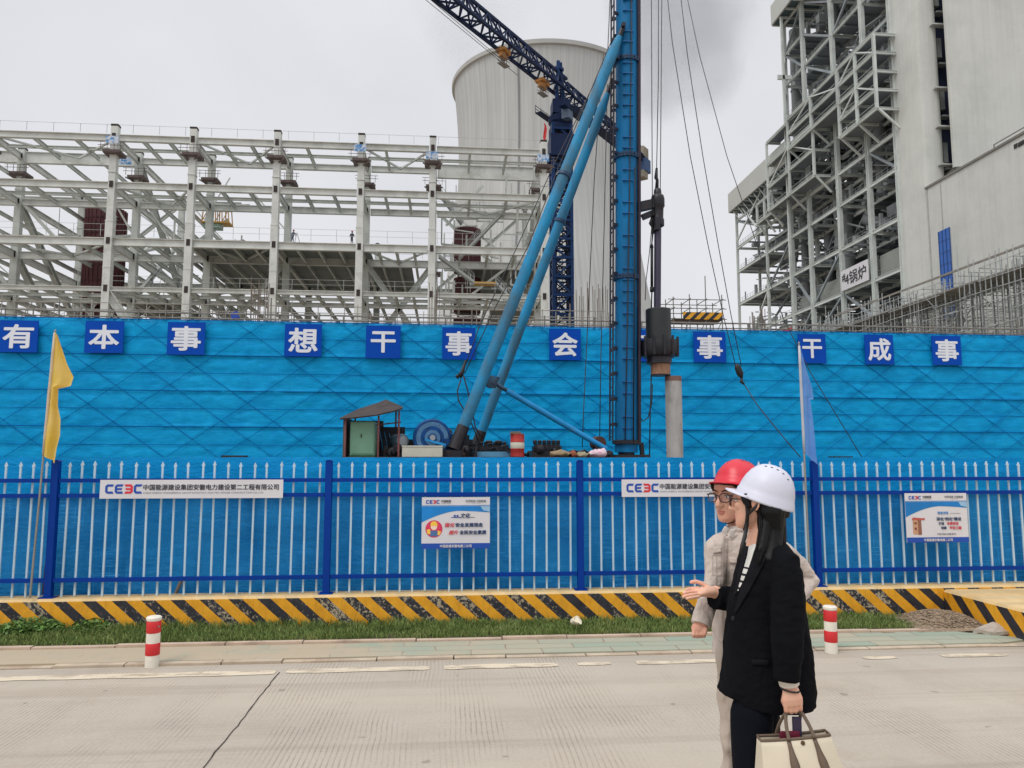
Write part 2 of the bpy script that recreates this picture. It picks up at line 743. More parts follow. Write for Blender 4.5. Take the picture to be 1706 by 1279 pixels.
kb = MB()
kb2 = MB()
x = -12.0
rnd = random.Random(11)
while x < 5.25:
    w = rnd.uniform(0.42, 0.8)
    t = 0.014 + rnd.uniform(-0.008, 0.008)
    dy = rnd.uniform(-0.012, 0.012)
    kb.box((x, 6.705 + dy * 0.3, -0.1), (min(x + w, 5.3) - 0.012, 6.783 + dy * 0.3, t))
    x += w
structure('kerb', kb, mat('kerb stone', lin(186, 170, 148), 0.85, var=0.2, scale=2.5, c2=lin(150, 124, 104), amount=(0.5, 0.72), bmp=0.3))
for x0, x1 in ((-40, -12.0),):
    pass
eb = MB()
x = -12.0
while x < 4.95:
    w = rnd.uniform(0.6, 1.1)
    eb.box((x, 7.293, 0.0), (min(x + w, 5.0) - 0.01, 7.36, 0.038 + rnd.uniform(-0.006, 0.006)))
    x += w
structure('pavement_edging', eb, mat('edging stone', lin(192, 170, 150), 0.85, var=0.14, scale=3, c2=lin(150, 130, 112), amount=(0.52, 0.7)))

soil = MB()
soil.grid([[(x, y, 0.03 + 0.02 * noise.noise((x * 2, y * 3, 0))) for x in [i * 0.25 - 12 for i in range(73)]] for y in (7.36, 7.55, 7.75, 8.0)])
structure('soil', soil, mat('damp soil', lin(74, 64, 46), 0.95, var=0.3, scale=6))

# driveway slab and rubble at the right end of the pavement
dr = MB()
dr.grid([[(x, y, 0.004 + max(0, 0.05 * noise.noise((x * 1.1, y * 1.3, 4)))) for x in [5.1 + i * 0.15 for i in range(60)]] for y in [6.7 + i * 0.085 for i in range(9)]])
structure('driveway', dr, mat('driveway concrete', lin(186, 176, 162), 0.9, var=0.1, scale=2, c2=lin(160, 144, 128), bmp=0.3))

grv = MB()
rnd = random.Random(21)


def stone(mb, c, r, rnd):
    pts = []
    rot = Matrix.Rotation(rnd.uniform(0, 6.28), 3, 'Z')
    sc = Vector((rnd.uniform(0.7, 1.3), rnd.uniform(0.6, 1.1), rnd.uniform(0.4, 0.75)))
    for d in ((1, 0, 0), (-1, 0, 0), (0, 1, 0), (0, -1, 0), (0, 0, 1), (0, 0, -1)):
        v = Vector(d) + Vector((rnd.uniform(-.35, .35), rnd.uniform(-.35, .35), rnd.uniform(-.25, .25)))
        pts.append(Vector(c) + rot @ Vector((v.x * sc.x, v.y * sc.y, v.z * sc.z)) * r)
    mb.add(pts, [(0, 2, 4), (2, 1, 4), (1, 3, 4), (3, 0, 4), (2, 0, 5), (1, 2, 5), (3, 1, 5), (0, 3, 5)])


mound = MB()
rows = []
for i in range(15):
    y = 7.25 + i * 0.055
    rows.append([(x, y, 0.02 + 0.13 * max(0, 1 - ((x - 5.12) / 0.45) ** 2) * max(0, math.sin(math.pi * min(1, i / 13))) + 0.01 * noise.noise((x * 9, y * 9, 0))) for x in [4.3 + k * 0.08 for k in range(19)]])
mound.grid(rows)
for _ in range(1000):
    x, y = rnd.gauss(5.12, 0.2), rnd.uniform(7.3, 7.98)
    h = 0.02 + 0.13 * max(0, 1 - ((x - 5.12) / 0.45) ** 2) * max(0, math.sin(math.pi * min(1, max(0, (y - 7.25) / 0.72))))
    stone(mound, (x, y, h + 0.004), rnd.uniform(0.008, 0.022), rnd)
tag(solo('gravel_heap', mound, mat('gravel', lin(136, 118, 98), 0.95, var=0.4, scale=30), 'low heap of grey brown gravel against the striped plinth corner', 'gravel', kind='stuff'))
rub = MB()
for c, s in (((5.42, 7.18, 0.03), 0.16), ((5.7, 7.0, 0.03), 0.14), ((5.62, 7.2, 0.02), 0.18), ((5.95, 6.86, 0.02), 0.13)):
    k = MB()
    k.ball((0, 0, 0), (s * 1.5, s * 0.9, 0.06), 12)
    k.v = [v + Vector((noise.noise(v * 9), noise.noise(v * 9 + Vector((5, 0, 0))), noise.noise(v * 9 + Vector((0, 7, 0))))) * 0.05 + Vector(c) for v in k.v]
    rub.merge(k)
solo('rubble', rub, mat('broken concrete', lin(186, 176, 164), 0.95, var=0.12, scale=8, c2=lin(140, 126, 112), bmp=0.6), 'lumps of spilled pale concrete where the pavement ends', 'rubble', kind='stuff', smooth=40)

# ------------------------------------------------------------------ grass strip
def grass_mat():
    m, n, b = node_mat('grass blades')
    p = geo_pos(n)
    f = noise_tex(n, p, 5, 4, 0.7)
    c = ramp(n, f, [(0.25, (0.07, 0.12, 0.03)), (0.5, (0.15, 0.23, 0.055)), (0.75, (0.28, 0.32, 0.11))])
    f2 = noise_tex(n, p, 60, 2, 0.5)
    c = mixc(n, ramp(n, f2, [(0.45, 0.0), (0.8, 0.5)]), c, (0.40, 0.37, 0.18))
    L(n, c, b.inputs['Base Color'])
    b.inputs['Roughness'].default_value = 0.6
    b.inputs['Specular IOR Level'].default_value = 0.25
    return m


GR = grass_mat()
gr = MB()
rnd = random.Random(5)
V, Fc = gr.v, gr.f
for _ in range(46000):
    x = rnd.uniform(-7.2, 5.1)
    t = rnd.random()
    y = 7.37 + 0.62 * t
    if x > 4.3 and rnd.random() < (x - 4.3) / 0.8 * (0.25 + t * 0.9):
        continue
    cl = 0.5 + 0.5 * noise.noise((x * 1.3, y * 2.0, 0)) + 0.35 * noise.noise((x * 5, y * 5, 3))
    if cl < 0.12 and rnd.random() < 0.6:
        continue
    h = (0.03 + 0.045 * max(0.1, cl) + 0.05 * max(0, t - 0.45) * (1.3 if x < -0.2 else 0.5)) * rnd.uniform(0.55, 1.45)
    a = rnd.uniform(0, 6.283)
    w = rnd.uniform(0.003, 0.0055)
    dx, dy = math.cos(a) * w, math.sin(a) * w
    lx, ly = rnd.gauss(0, 0.35) * h, rnd.gauss(-0.1, 0.35) * h
    o = len(V)
    V += [Vector((x - dx, y - dy, 0.02)), Vector((x + dx, y + dy, 0.02)), Vector((x + lx * 0.4 - dx * .7, y + ly * 0.4 - dy * .7, 0.02 + h * 0.62)), Vector((x + lx * 0.4 + dx * .7, y + ly * 0.4 + dy * .7, 0.02 + h * 0.62)), Vector((x + lx, y + ly, 0.02 + h))]
    Fc += [(o, o + 1, o + 3, o + 2), (o + 2, o + 3, o + 4)]
me = mesh_of('grass', gr, None, None, False)
go = bpy.data.objects.new('grass', me)
me.materials.append(GR)
COL.objects.link(go)
tag(go, 'strip of short green grass between striped plinth and pavement', 'grass', kind='stuff')


def weed(c, r, nleaf, label, rnd, h):
    t = thing('weed', label, 'weed', c)
    st, lf = MB(), MB()
    c = Vector(c)
    for i in range(nleaf):
        a = rnd.uniform(0, 6.283)
        d = r * math.sqrt(rnd.random())
        z = h * rnd.uniform(0.25, 1.0) * (1 - 0.5 * (d / r) ** 2)
        p = c + Vector((math.cos(a) * d, math.sin(a) * d * 0.5, z))
        if i % 5 == 0:
            st.bar(c + Vector((math.cos(a) * d * 0.3, math.sin(a) * d * 0.15, 0)), p, 0.004, 0.004)
        s = rnd.uniform(0.012, 0.026)
        u = Vector((rnd.uniform(-1, 1), rnd.uniform(-1, 1), rnd.uniform(-0.2, 0.7))).normalized()
        v = u.cross(Vector((rnd.uniform(-1, 1), rnd.uniform(-1, 1), 1))).normalized()
        lf.add([p - u * s, p + v * s * 0.55, p + u * s, p - v * s * 0.55], [(0, 1, 2, 3)])
    part('stem', st, mat('weed stem', (0.07, 0.12, 0.03), 0.7), t)
    part('foliage', lf, mat('weed leaf', (0.10, 0.2, 0.035), 0.55, var=0.5, scale=14), t, fix=False)


weed((-4.0, 7.86, 0.03), 0.33, 900, 'leafy light green weed clump at the left end of the grass', random.Random(2), 0.17)
weed((-3.45, 7.9, 0.03), 0.2, 320, 'small darker weed tuft beside the leafy clump by the plinth', random.Random(3), 0.15)

rag = MB()
rr = random.Random(9)
rag.ball((0, 0, 0), (0.055, 0.04, 0.026), 14)
rag.v = [v + Vector((noise.noise(v * 22), noise.noise(v * 22 + Vector((5, 0, 0))), noise.noise(v * 22 + Vector((0, 7, 0))))) * 0.04 + PZ(960, 1034, 0.14) for v in rag.v]
solo('litter', rag, mat('crumpled paper', lin(214, 204, 182), 0.9), 'crumpled white scrap lying on the grass by the plinth', 'litter', smooth=30)

# ------------------------------------------------------------------ striped plinth
def stripe_mat(name, axis, period, slope, chip=True, ybias=0.52, top=True):
    m, n, b = node_mat(name)
    p = geo_pos(n)
    s = N(n, 'SeparateXYZ')
    L(n, p, s.inputs[0])
    jit = math_(n, 'MULTIPLY', math_(n, 'SUBTRACT', noise_tex(n, p, 14, 3), 0.5), 0.012)
    q = math_(n, 'ADD', math_(n, 'ADD', s.outputs[axis], jit), math_(n, 'MULTIPLY', s.outputs['Z'], slope))
    fr = math_(n, 'FRACT', math_(n, 'ADD', math_(n, 'DIVIDE', q, period), 100.0))
    isy = math_(n, 'LESS_THAN', fr, ybias)
    yel = ramp(n, noise_tex(n, p, 6, 6, 0.7), [(0.25, lin(204, 142, 26)), (0.5, lin(232, 164, 28)), (0.75, lin(238, 178, 50))])
    # grime running down the yellow paint
    yel = mixc(n, ramp(n, noise_tex(n, p, 6, 5, 0.7, (3, 3, 0.5)), [(0.5, 0.0), (0.75, 0.35)]), yel, lin(120, 84, 36))
    blk = ramp(n, noise_tex(n, p, 8, 5), [(0.3, lin(28, 28, 34)), (0.7, lin(52, 52, 60))])
    if chip:
        region = noise_tex(n, p, 1.3, 3, 0.6)
        spots = noise_tex(n, p, 26, 6, 0.75)
        f = math_(n, 'ADD', spots, math_(n, 'MULTIPLY', math_(n, 'SUBTRACT', region, 0.5), 0.55))
        cf = ramp(n, f, [(0.545, 0.0), (0.585, 1.0)])
        blk = mixc(n, cf, blk, ramp(n, spots, [(0.5, lin(190, 176, 150)), (0.7, lin(150, 128, 92))]))
        f3 = ramp(n, noise_tex(n, p, 5, 6, 0.8), [(0.70, 0.0), (0.72, 1.0)])
        yel = mixc(n, f3, yel, lin(192, 168, 128))
    col = mixc(n, isy, blk, yel)
    if top:      # worn, dusty upper face
        ge = n.nodes.new('ShaderNodeNewGeometry')
        sn = N(n, 'SeparateXYZ')
        L(n, ge.outputs['Normal'], sn.inputs[0])
        up = math_(n, 'GREATER_THAN', sn.outputs['Z'], 0.7)
        dusty = ramp(n, noise_tex(n, p, 3, 5, 0.7), [(0.3, lin(200, 168, 112)), (0.7, lin(222, 196, 150))])
        col = mixc(n, math_(n, 'MULTIPLY', up, 0.9), col, dusty)
    L(n, col, b.inputs['Base Color'])
    b.inputs['Roughness'].default_value = 0.65
    bump(n, b, noise_tex(n, p, 22, 5, 0.7), 0.35, 0.006)
    return m


CT = 0.335
pl = MB()
pl.prism([(8.0, -0.1), (8.25, -0.1), (8.25, CT), (8.03, CT), (8.0, CT - 0.022)], ((-16, 0, 0), (0, 1, 0), (0, 0, 1)), (1, 0, 0), 40)
solo('fence_plinth', pl, stripe_mat('hazard stripes', 'X', 0.283, 1.12), 'long low wall in yellow and black slanted stripes under the fence', 'low wall')
bl = MB()
bl.prism([(5.46, -0.05), (5.46, 0.275), (5.485, 0.3), (7.2, 0.3), (7.2, -0.05)], ((0, 5.6, 0), (1, 0, 0), (0, 0, 1)), (0, 1, 0), 2.39)
solo('corner_block', bl, stripe_mat('hazard stripes side', 'Y', 0.33, -1.0, chip=False), 'broad flat topped striped block jutting from the plinth at the right edge', 'concrete block')

# ------------------------------------------------------------------ picket fence
FY = 8.12
PAINT_NAVY = mat('navy fence paint', lin(0, 54, 142), 0.5, var=0.1, scale=2, spec=0.15)
PAINT_WHITE = mat('white picket paint', lin(182, 206, 220), 0.5, var=0.08, scale=4, c2=lin(150, 160, 160), amount=(0.56, 0.8), stretch=(8, 8, 1.2), spec=0.25)
fence = thing('picket_fence', 'white spear top picket fence with dark blue posts and rails on the plinth', 'fence', (0, FY, CT))
posts = [-9.4, -6.7, -3.98, -1.23, 1.45, 4.1, 6.8, 9.5]
for x in posts:
    b = MB().box((x - 0.034, FY - 0.034, CT), (x + 0.034, FY + 0.034, 1.70)).box((x - 0.07, FY - 0.07, CT), (x + 0.07, FY + 0.07, CT + 0.008))
    b.prism([(-0.038, 0), (0.038, 0), (0.018, 0.018), (-0.018, 0.018)], ((x, FY - 0.038, 1.70), (1, 0, 0), (0, 0, 1)), (0, 1, 0), 0.076)
    part('post', b, PAINT_NAVY, fence)
pick = MB()
poly = [(-0.0095, 0.42), (-0.0095, 1.63), (-0.008, 1.645), (-0.017, 1.66), (0, 1.70), (0.017, 1.66), (0.008, 1.645), (0.0095, 1.63), (0.0095, 0.42)]
poly = [(a, z if z > 0.5 else CT + 0.004) for a, z in poly]
pick_x = []
for i in range(len(posts) - 1):
    if posts[i + 1] < -6.6 or posts[i] > 6.9:
        continue
    a, bq = posts[i] + 0.04, posts[i + 1] - 0.04
    for z in (0.505, 1.352, 1.505):
        part('rail', MB().box((a, FY - 0.02, z - 0.02), (bq, FY + 0.02, z + 0.02)), PAINT_NAVY, fence)
    for k in range(20):
        pick_x.append(a + (bq - a) * (k + 0.5) / 20 + random.uniform(-0.004, 0.004))
pick_x = sorted(pick_x, key=abs)
pm = None
rest = MB()
rnd = random.Random(8)
for i, x in enumerate(pick_x):
    sh = rnd.uniform(-0.012, 0.006)
    if i < 100:
        if pm is None:
            k = MB().prism(poly, ((0, FY + 0.023, 0), (1, 0, 0), (0, 0, 1)), (0, 1, 0), 0.014)
            pm = mesh_of('picket', k, Vector((0, FY, CT)))
            pm.materials.append(PAINT_WHITE)
        o = bpy.data.objects.new('picket', pm)
        COL.objects.link(o)
        o.parent = fence
        o.location = (x, 0, sh)
        o.rotation_euler = (0, rnd.uniform(-0.008, 0.008), 0)
    else:
        rest.prism(poly, ((x, FY + 0.023, 0), (1, 0, 0), (0, 0, 1)), (0, 1, 0), 0.014)
if rest.v:
    part('picket', rest, PAINT_WHITE, fence, kind='stuff')


# debris netting hung right behind the fence: two widths of net, the lower one older and darker
def net_mat(name, c, c2, transp, streak=0.2):
    m, n, b = node_mat(name)
    p = geo_pos(n)
    f = noise_tex(n, p, 1.3, 5, 0.6)
    col = ramp(n, f, [(0.3, c), (0.7, c2)])
    fade = ramp(n, noise_tex(n, p, 5, 5, 0.7, (0.4, 1, 2.5)), [(0.5, 0.0), (0.8, 0.35)])
    col = mixc(n, fade, col, tuple(min(1, x * 1.35 + 0.02) for x in c2))
    # slubs and stretched weave showing as fine cross-hatched streaks in patches
    pm_ = ramp(n, noise_tex(n, p, 1.6, 4, 0.7), [(0.42, 0.0), (0.62, 1.0)])
    sh_ = math_(n, 'MAXIMUM', ramp(n, noise_tex(n, p, 3.0, 2, 0.5, (1.2, 1, 26)), [(0.52, 0.0), (0.72, 1.0)]), ramp(n, noise_tex(n, p, 3.0, 2, 0.5, (30, 1, 1.0)), [(0.55, 0.0), (0.75, 0.8)]))
    col = mixc(n, math_(n, 'MULTIPLY', math_(n, 'MULTIPLY', pm_, sh_), streak), col, tuple(min(1, x * 1.5 + 0.05) for x in c2))
    dk_ = ramp(n, noise_tex(n, p, 2.0, 3, 0.6, (1.6, 1, 0.25)), [(0.55, 0.0), (0.75, streak)])
    col = mixc(n, dk_, col, tuple(x * 0.62 for x in c))
    L(n, col, b.inputs['Base Color'])
    b.inputs['Roughness'].default_value = 0.5
    b.inputs['Specular IOR Level'].default_value = 0.1
    bump(n, b, math_(n, 'ADD', noise_tex(n, p, 26, 5, 0.65, (1, 1, 1.6)), math_(n, 'MULTIPLY', noise_tex(n, p, 5, 4, 0.6, (0.7, 1, 2.2)), 1.6)), 0.6, 0.016)
    tl = N(n, 'BsdfTranslucent')
    L(n, col, tl.inputs['Color'])
    mx1 = N(n, 'MixShader')
    mx1.inputs[0].default_value = 0.05
    L(n, b.outputs[0], mx1.inputs[1])
    L(n, tl.outputs[0], mx1.inputs[2])
    tr = N(n, 'BsdfTransparent')
    mx2 = N(n, 'MixShader')
    L(n, ramp(n, noise_tex(n, p, 2.1, 3), [(0.3, transp * 0.6), (0.7, transp * 1.4)]), mx2.inputs[0])
    L(n, mx1.outputs[0], mx2.inputs[1])
    L(n, tr.outputs[0], mx2.inputs[2])
    L(n, mx2.outputs[0], n.nodes['Material Output'].inputs['Surface'])
    return m


scr = thing('fence_screen', 'blue debris netting hung close behind the picket fence', 'screen', (0, 8.42, 0))
rows = []
xs = [-8.5 + i * 0.04 for i in range(440)]
for k in range(13):
    z = 1.345 + k * (1.745 - 1.345) / 12
    rows.append([(x, 8.36 + 0.012 * noise.noise((x * 1.1, z * 2.5, 2)) + 0.01 * noise.noise((x * 4, z * 8, 5)), z + (0.008 * noise.noise((x * 0.9, 3, 0)) if k == 12 else 0)) for x in xs])
part('upper_net', MB().grid(rows), net_mat('cyan fence net', lin(6, 138, 204), lin(14, 152, 216), 0.02), scr, True, fix=False)
rows = []
for k in range(30):
    z = 0.22 + k * (1.39 - 0.22) / 29
    rows.append([(x, 8.40 + 0.02 * noise.noise((x * 0.9, z * 1.5, 9)) + 0.016 * noise.noise((x * 3.5, z * 2, 15)) + 0.006 * noise.noise((x * 14, z * 7, 25)), z) for x in xs])
part('lower_net', MB().grid(rows), net_mat('navy fence net', lin(20, 120, 190), lin(44, 148, 214), 0.05, 0.7), scr, True, fix=False)
tp = MB()
x = -8.3
while x < 8.5:
    tp.tube([(x, 8.47, 0), (x, 8.47, 1.72)], 0.02, 6)
    x += 1.37
for z in (0.9, 1.36, 1.73):
    tp.tube([(-8.5, 8.45, z), (9, 8.45, z)], 0.012, 6)
part('support_tube', tp, mat('dark tube', lin(40, 70, 110), 0.5), scr)
bk = MB()
bk.grid([[(x, 8.56, z) for x in (-9, 9.5)] for z in (0, 1.70)])
part('backing_sheet', bk, mat('faded backing sheet', lin(12, 84, 160), 0.7, var=0.3, scale=2, c2=lin(34, 110, 176), stretch=(1, 1, 0.3), amount=(0.4, 0.75)), scr)

pipe = MB().tube([PY(284, 1010, 8.3), PY(304, 962, 8.33)], 0.02, 8)
solo('steel_pipe', pipe, mat('rusty pipe', lin(110, 100, 90), 0.6, var=0.3), 'short rusty pipe leaning behind the pickets left of centre', 'pipe', smooth=40)
board = MB().bar(PY(74, 990, 8.27), PY(84, 905, 8.3), 0.05, 0.02)
solo('dark_strut', board, mat('dark wood', lin(52, 34, 32), 0.7), 'thin dark strut standing behind the leftmost blue post', 'strut')


def floodlight(px0, px1, py0, py1, Y, label):
    a, b_ = PY(px0, py0, Y), PY(px1, py1, Y)
    t = thing('floodlight', label, 'floodlight', ((a.x + b_.x) / 2, Y, b_.z), 'black floodlights on the screen top')
    body = MB().box((a.x, Y - 0.05, b_.z), (b_.x, Y + 0.06, a.z))
    for i in range(12):
        xx = a.x + (b_.x - a.x) * (i + 0.5) / 12
        body.box((xx - 0.003, Y + 0.061, b_.z), (xx + 0.003, Y + 0.09, a.z - 0.003))
    part('housing', body, mat('black housing', lin(18, 18, 20), 0.5), t)
    part('lens', MB().box((a.x + 0.01, Y - 0.056, b_.z + 0.006), (b_.x - 0.01, Y - 0.051, a.z - 0.006)), mat('dark lens', lin(34, 36, 40), 0.15), t)
    part('bracket', MB().box(((a.x + b_.x) / 2 - 0.015, Y, b_.z - 0.12), ((a.x + b_.x) / 2 + 0.015, Y + 0.012, b_.z - 0.003)), mat('black housing', lin(18, 18, 20), 0.5), t)
    return t


floodlight(371, 411, 758.5, 763.5, 8.5, 'slim black floodlight on the netting right of the yellow flag')
floodlight(1385, 1418, 760, 769, 8.5, 'black floodlight on the netting near the blue flag')

# ------------------------------------------------------------------ signs on the fence
SIGN_WHITE = mat('sign white', lin(214, 212, 216), 0.45, var=0.04, scale=2)
INK_BLUE = mat('ink blue', lin(12, 72, 168), 0.5, var=0.05)
INK_RED = mat('ink red', lin(214, 40, 62), 0.5, var=0.05)
INK_DARK = mat('ink dark', lin(44, 46, 58), 0.6, var=0.05)
INK_NAVY = mat('ink navy', lin(22, 56, 104), 0.6, var=0.05)
INK_GREY = mat('ink grey', lin(110, 114, 124), 0.6, var=0.05)
INK_CYAN = mat('ink cyan', lin(0, 128, 204), 0.5, var=0.1)
XU, ZU = Vector((1, 0, 0)), Vector((0, 0, 1))


def logo(parent, x, z, h, y, blue=INK_BLUE, red=INK_RED):
    """four block letters C E (mirrored E) C with cut corners"""
    w = h * 0.88
    t = h * 0.24
    c = h * 0.2

    def C_(ox):
        return [[(ox + c, h), (ox + w, h), (ox + w - t * .5, h - t), (ox + c * 1.3, h - t), (ox + t, h - t * 1.25), (ox + t, t * 1.25), (ox + c * 1.3, t), (ox + w - t * .5, t), (ox + w, 0), (ox + c, 0), (ox, c), (ox, h - c)]]

    def mid(ox):
        return [[(ox + t, h / 2 - t * .42), (ox + w - t * .8, h / 2 - t * .42), (ox + w - t * .4, h / 2 + t * .42), (ox + t, h / 2 + t * .42)]]
    st = w * 1.12
    for polys, m in ((C_(0), blue), (C_(st) + mid(st), blue), ([[(2 * st + w - px, pz) for px, pz in q] for q in C_(0) + mid(0)], red), (C_(st * 3), blue)):
        b = MB()
        for k, q in enumerate(polys):
            b.prism(q, ((x, y - 0.0006 * (1 + k % 2), z), (1, 0, 0), (0, 0, 1)), (0, -1, 0), 0.0012)
        part('logo_letter', b, m, parent)
    return x + st * 4


def banner(x0, x1, z0, z1, label):
    Y = FY - 0.048
    t = thing('company_banner', label, 'banner', ((x0 + x1) / 2, Y, z0), 'long white company banners on the fence')
    rows = []
    for k in range(5):
        z = z0 + (z1 - z0) * k / 4
        rows.append([(x0 + (x1 - x0) * i / 30, Y, z) for i in range(31)])
    part('panel', MB().box((x0, Y, z0), (x1, Y + 0.006, z1)), SIGN_WHITE, t)
    h = z1 - z0
    xe = logo(t, x0 + h * 0.28, z0 + h * 0.26, h * 0.5, Y - 0.001)
    s = text_mb('中国能源建设集团安徽电力建设第二工程有限公司', 1, (xe + (x1 - 0.04 - xe) / 2 - 0.002, Y, z0 + h * 0.60), XU, ZU, 0.022, 0.003, width=x1 - 0.045 - xe)
    part('lettering', s, INK_DARK, t)
    s = text_mb('CHINA ENERGY ENGINEERING GROUP ANHUI NO.2 ELECTRIC POWER CONSTRUCTION CO.,LTD', 1, (xe + (x1 - 0.2 - xe) / 2, Y, z0 + h * 0.29), XU, ZU, 0.0, 0.003, width=x1 - 0.2 - xe, height=h * 0.1)
    part('lettering', s, INK_GREY, t)


banner(-3.52, -1.69, 1.322, 1.512, 'long white company banner on the rails beside the yellow flag')
banner(1.9, 3.74, 1.318, 1.505, 'long white company banner on the rails partly hidden behind the two people')


def poster(x0, x1, z0, z1, label, kind):
    Y = FY - 0.05
    w, h = x1 - x0, z1 - z0
    t = thing('safety_poster', label, 'poster', ((x0 + x1) / 2, Y, z0), 'white and blue posters on the fence')
    part('panel', MB().box((x0, Y, z0), (x1, Y + 0.008, z1)), SIGN_WHITE, t)

    def flat(name, poly, m, d):
        part(name, MB().prism([(x0 + a * w, z0 + b * h) for a, b in poly], ((0, Y - d, 0), (1, 0, 0), (0, 0, 1)), (0, -1, 0), 0.001), m, t)

    def word(s, cx, cz, hh, m, bold=0.02, width=None, shear=0.0):
        part('lettering', text_mb(s, 1, (x0 + cx * w, Y, z0 + cz * h), XU, ZU, bold, 0.005, height=hh * h, width=width * w if width else None, shear=shear), m, t)
    flat('footer', [(0, 0), (1, 0), (1, 0.105), (0, 0.105)], INK_BLUE, 0.001)
    flat('rule', [(0, 0.832), (1, 0.832), (1, 0.845), (0, 0.845)], mat('rule blue', lin(90, 140, 190), 0.5), 0.001)
    sw_ = [(0, 0.825)] + [(1 - i / 40 * 0, 0.825) for i in range(1)] + [(1 - i / 20, 0.70 + 0.035 * math.sin(i / 20 * 3.0) - 0.19 * max(0, (i / 20 - 0.45)) ** 1.6 / 0.38) for i in range(21)]
    flat('swoosh', sw_, mat('swoosh blue', lin(0, 122, 196), 0.5, var=0.25, scale=3), 0.001)
    flat('swoosh', [(0.86, 0.822), (1, 0.822), (1, 0.71), (0.9, 0.745)], mat('swoosh pale', lin(150, 190, 220), 0.5), 0.0025)
    logo(t, x0 + 0.06 * w, z0 + 0.875 * h, h * 0.07, Y - 0.001)
    word('中国能建', 0.355, 0.925, 0.045, INK_DARK, 0.025)
    word('ENERGY CHINA', 0.355, 0.882, 0.018, INK_GREY, 0.0)
    word('世界能源 中国能建', 0.79, 0.925, 0.042, INK_GREY, 0.02, width=0.30)
    word('Energy Worldwide', 0.80, 0.882, 0.018, INK_GREY, 0.0)
    word('中国能建安徽电建二公司', 0.5, 0.053, 0.055, SIGN_WHITE, 0.03, width=0.46)
    if kind == 0:
        word('安全', 0.505, 0.635, 0.05, INK_BLUE, 0.035)
        word('文化', 0.635, 0.64, 0.09, INK_NAVY, 0.03, shear=0.3)
        flat('underline', [(0.43, 0.6), (0.58, 0.6), (0.58, 0.612), (0.43, 0.612)], INK_BLUE, 0.002)
        flat('underline', [(0.7, 0.6), (0.78, 0.6), (0.78, 0.612), (0.7, 0.612)], INK_GREY, 0.002)
        word('强化', 0.41, 0.46, 0.085, INK_RED, 0.025, width=0.15, shear=0.3)
        word('安全发展观念', 0.695, 0.46, 0.078, INK_NAVY, 0.035, width=0.40)
        word('提升', 0.465, 0.315, 0.08, INK_RED, 0.025, width=0.14, shear=0.3)
        word('全民安全素质', 0.75, 0.315, 0.078, INK_NAVY, 0.035, width=0.39)
        cx, cz, r = x0 + 0.18 * w, z0 + 0.385 * h, 0.125 * w
        em = part('emblem', MB().prism([(cx + r * math.cos(a / 24 * 6.2832), cz + r * math.sin(a / 24 * 6.2832)) for a in range(24)], ((0, Y - 0.001, 0), (1, 0, 0), (0, 0, 1)), (0, -1, 0), 0.001), mat('emblem red', lin(214, 52, 92), 0.5, var=0.2, scale=40), t)
        e = lambda q, m, d: part('emblem_mark', MB().prism([(cx + a * r, cz + b * r) for a, b in q], ((0, Y - d, 0), (1, 0, 0), (0, 0, 1)), (0, -1, 0), 0.001), m, em)
        e([(-0.42, 0.35), (0.42, 0.35), (0.36, 0.7), (0.15, 0.88), (-0.15, 0.88), (-0.36, 0.7)], mat('emblem yellow', lin(236, 190, 70), 0.5), 0.0025)
        e([(-0.36, 0.34), (0.36, 0.34), (0.36, 0.1), (0.15, -0.12), (-0.15, -0.12), (-0.36, 0.1)], mat('emblem face', lin(240, 206, 186), 0.5), 0.0026)
        e([(-0.4, -0.2), (0.4, -0.2), (0.45, -0.85), (-0.45, -0.85)], mat('emblem shirt', lin(70, 104, 150), 0.5), 0.0027)
        e([(-0.85, -0.1), (-0.45, 0.0), (-0.4, -0.6), (-0.75, -0.55)], mat('emblem yellow', lin(236, 190, 70), 0.5), 0.0028)
        e([(0.85, -0.35), (0.45, -0.15), (0.42, -0.7), (0.65, -0.68)], mat('emblem yellow', lin(236, 190, 70), 0.5), 0.0029)
    else:
        word('安全文化', 0.6, 0.6, 0.055, INK_CYAN, 0.03)
        flat('underline', [(0.72, 0.585), (0.88, 0.585), (0.88, 0.592), (0.72, 0.592)], INK_GREY, 0.002)
        word('深化“四化”建设', 0.69, 0.475, 0.068, INK_NAVY, 0.03, width=0.40)
        word('打造', 0.565, 0.385, 0.055, INK_NAVY, 0.03)
        word('本质安全', 0.75, 0.385, 0.06, INK_RED, 0.03)
        word('创建', 0.6, 0.295, 0.055, INK_NAVY, 0.03)
        word('平安工程', 0.79, 0.295, 0.06, INK_RED, 0.03)
        word('严细实 零容忍 全覆盖 重实效', 0.64, 0.17, 0.03, INK_GREY, 0.02)
        # small drawing of a gate tower
        tan, dk = mat('print tan', lin(196, 150, 120), 0.6, var=0.2, scale=40), mat('print brown', lin(120, 66, 52), 0.6)
        flat('drawing', [(0.105, 0.17), (0.24, 0.15), (0.24, 0.49), (0.105, 0.49)], tan, 0.001)
        flat('drawing', [(0.19, 0.155), (0.245, 0.165), (0.24, 0.49), (0.185, 0.48)], mat('print shade', lin(140, 92, 76), 0.6), 0.0022)
        flat('drawing', [(0.09, 0.46), (0.30, 0.455), (0.30, 0.50), (0.26, 0.49), (0.11, 0.51)], mat('print red', lin(186, 84, 72), 0.6), 0.0034)
        for zz in (0.26, 0.37):
            flat('drawing', [(0.13, zz), (0.165, zz), (0.165, zz + 0.045), (0.13, zz + 0.045)], dk, 0.0022)


poster(-0.25, 0.47, 0.785, 1.322, 'white and blue poster with round red worker emblem, middle of the fence', 0)
poster(5.12, 5.85, 0.80, 1.345, 'white and blue poster with small brown tower drawing, right end of fence', 1)

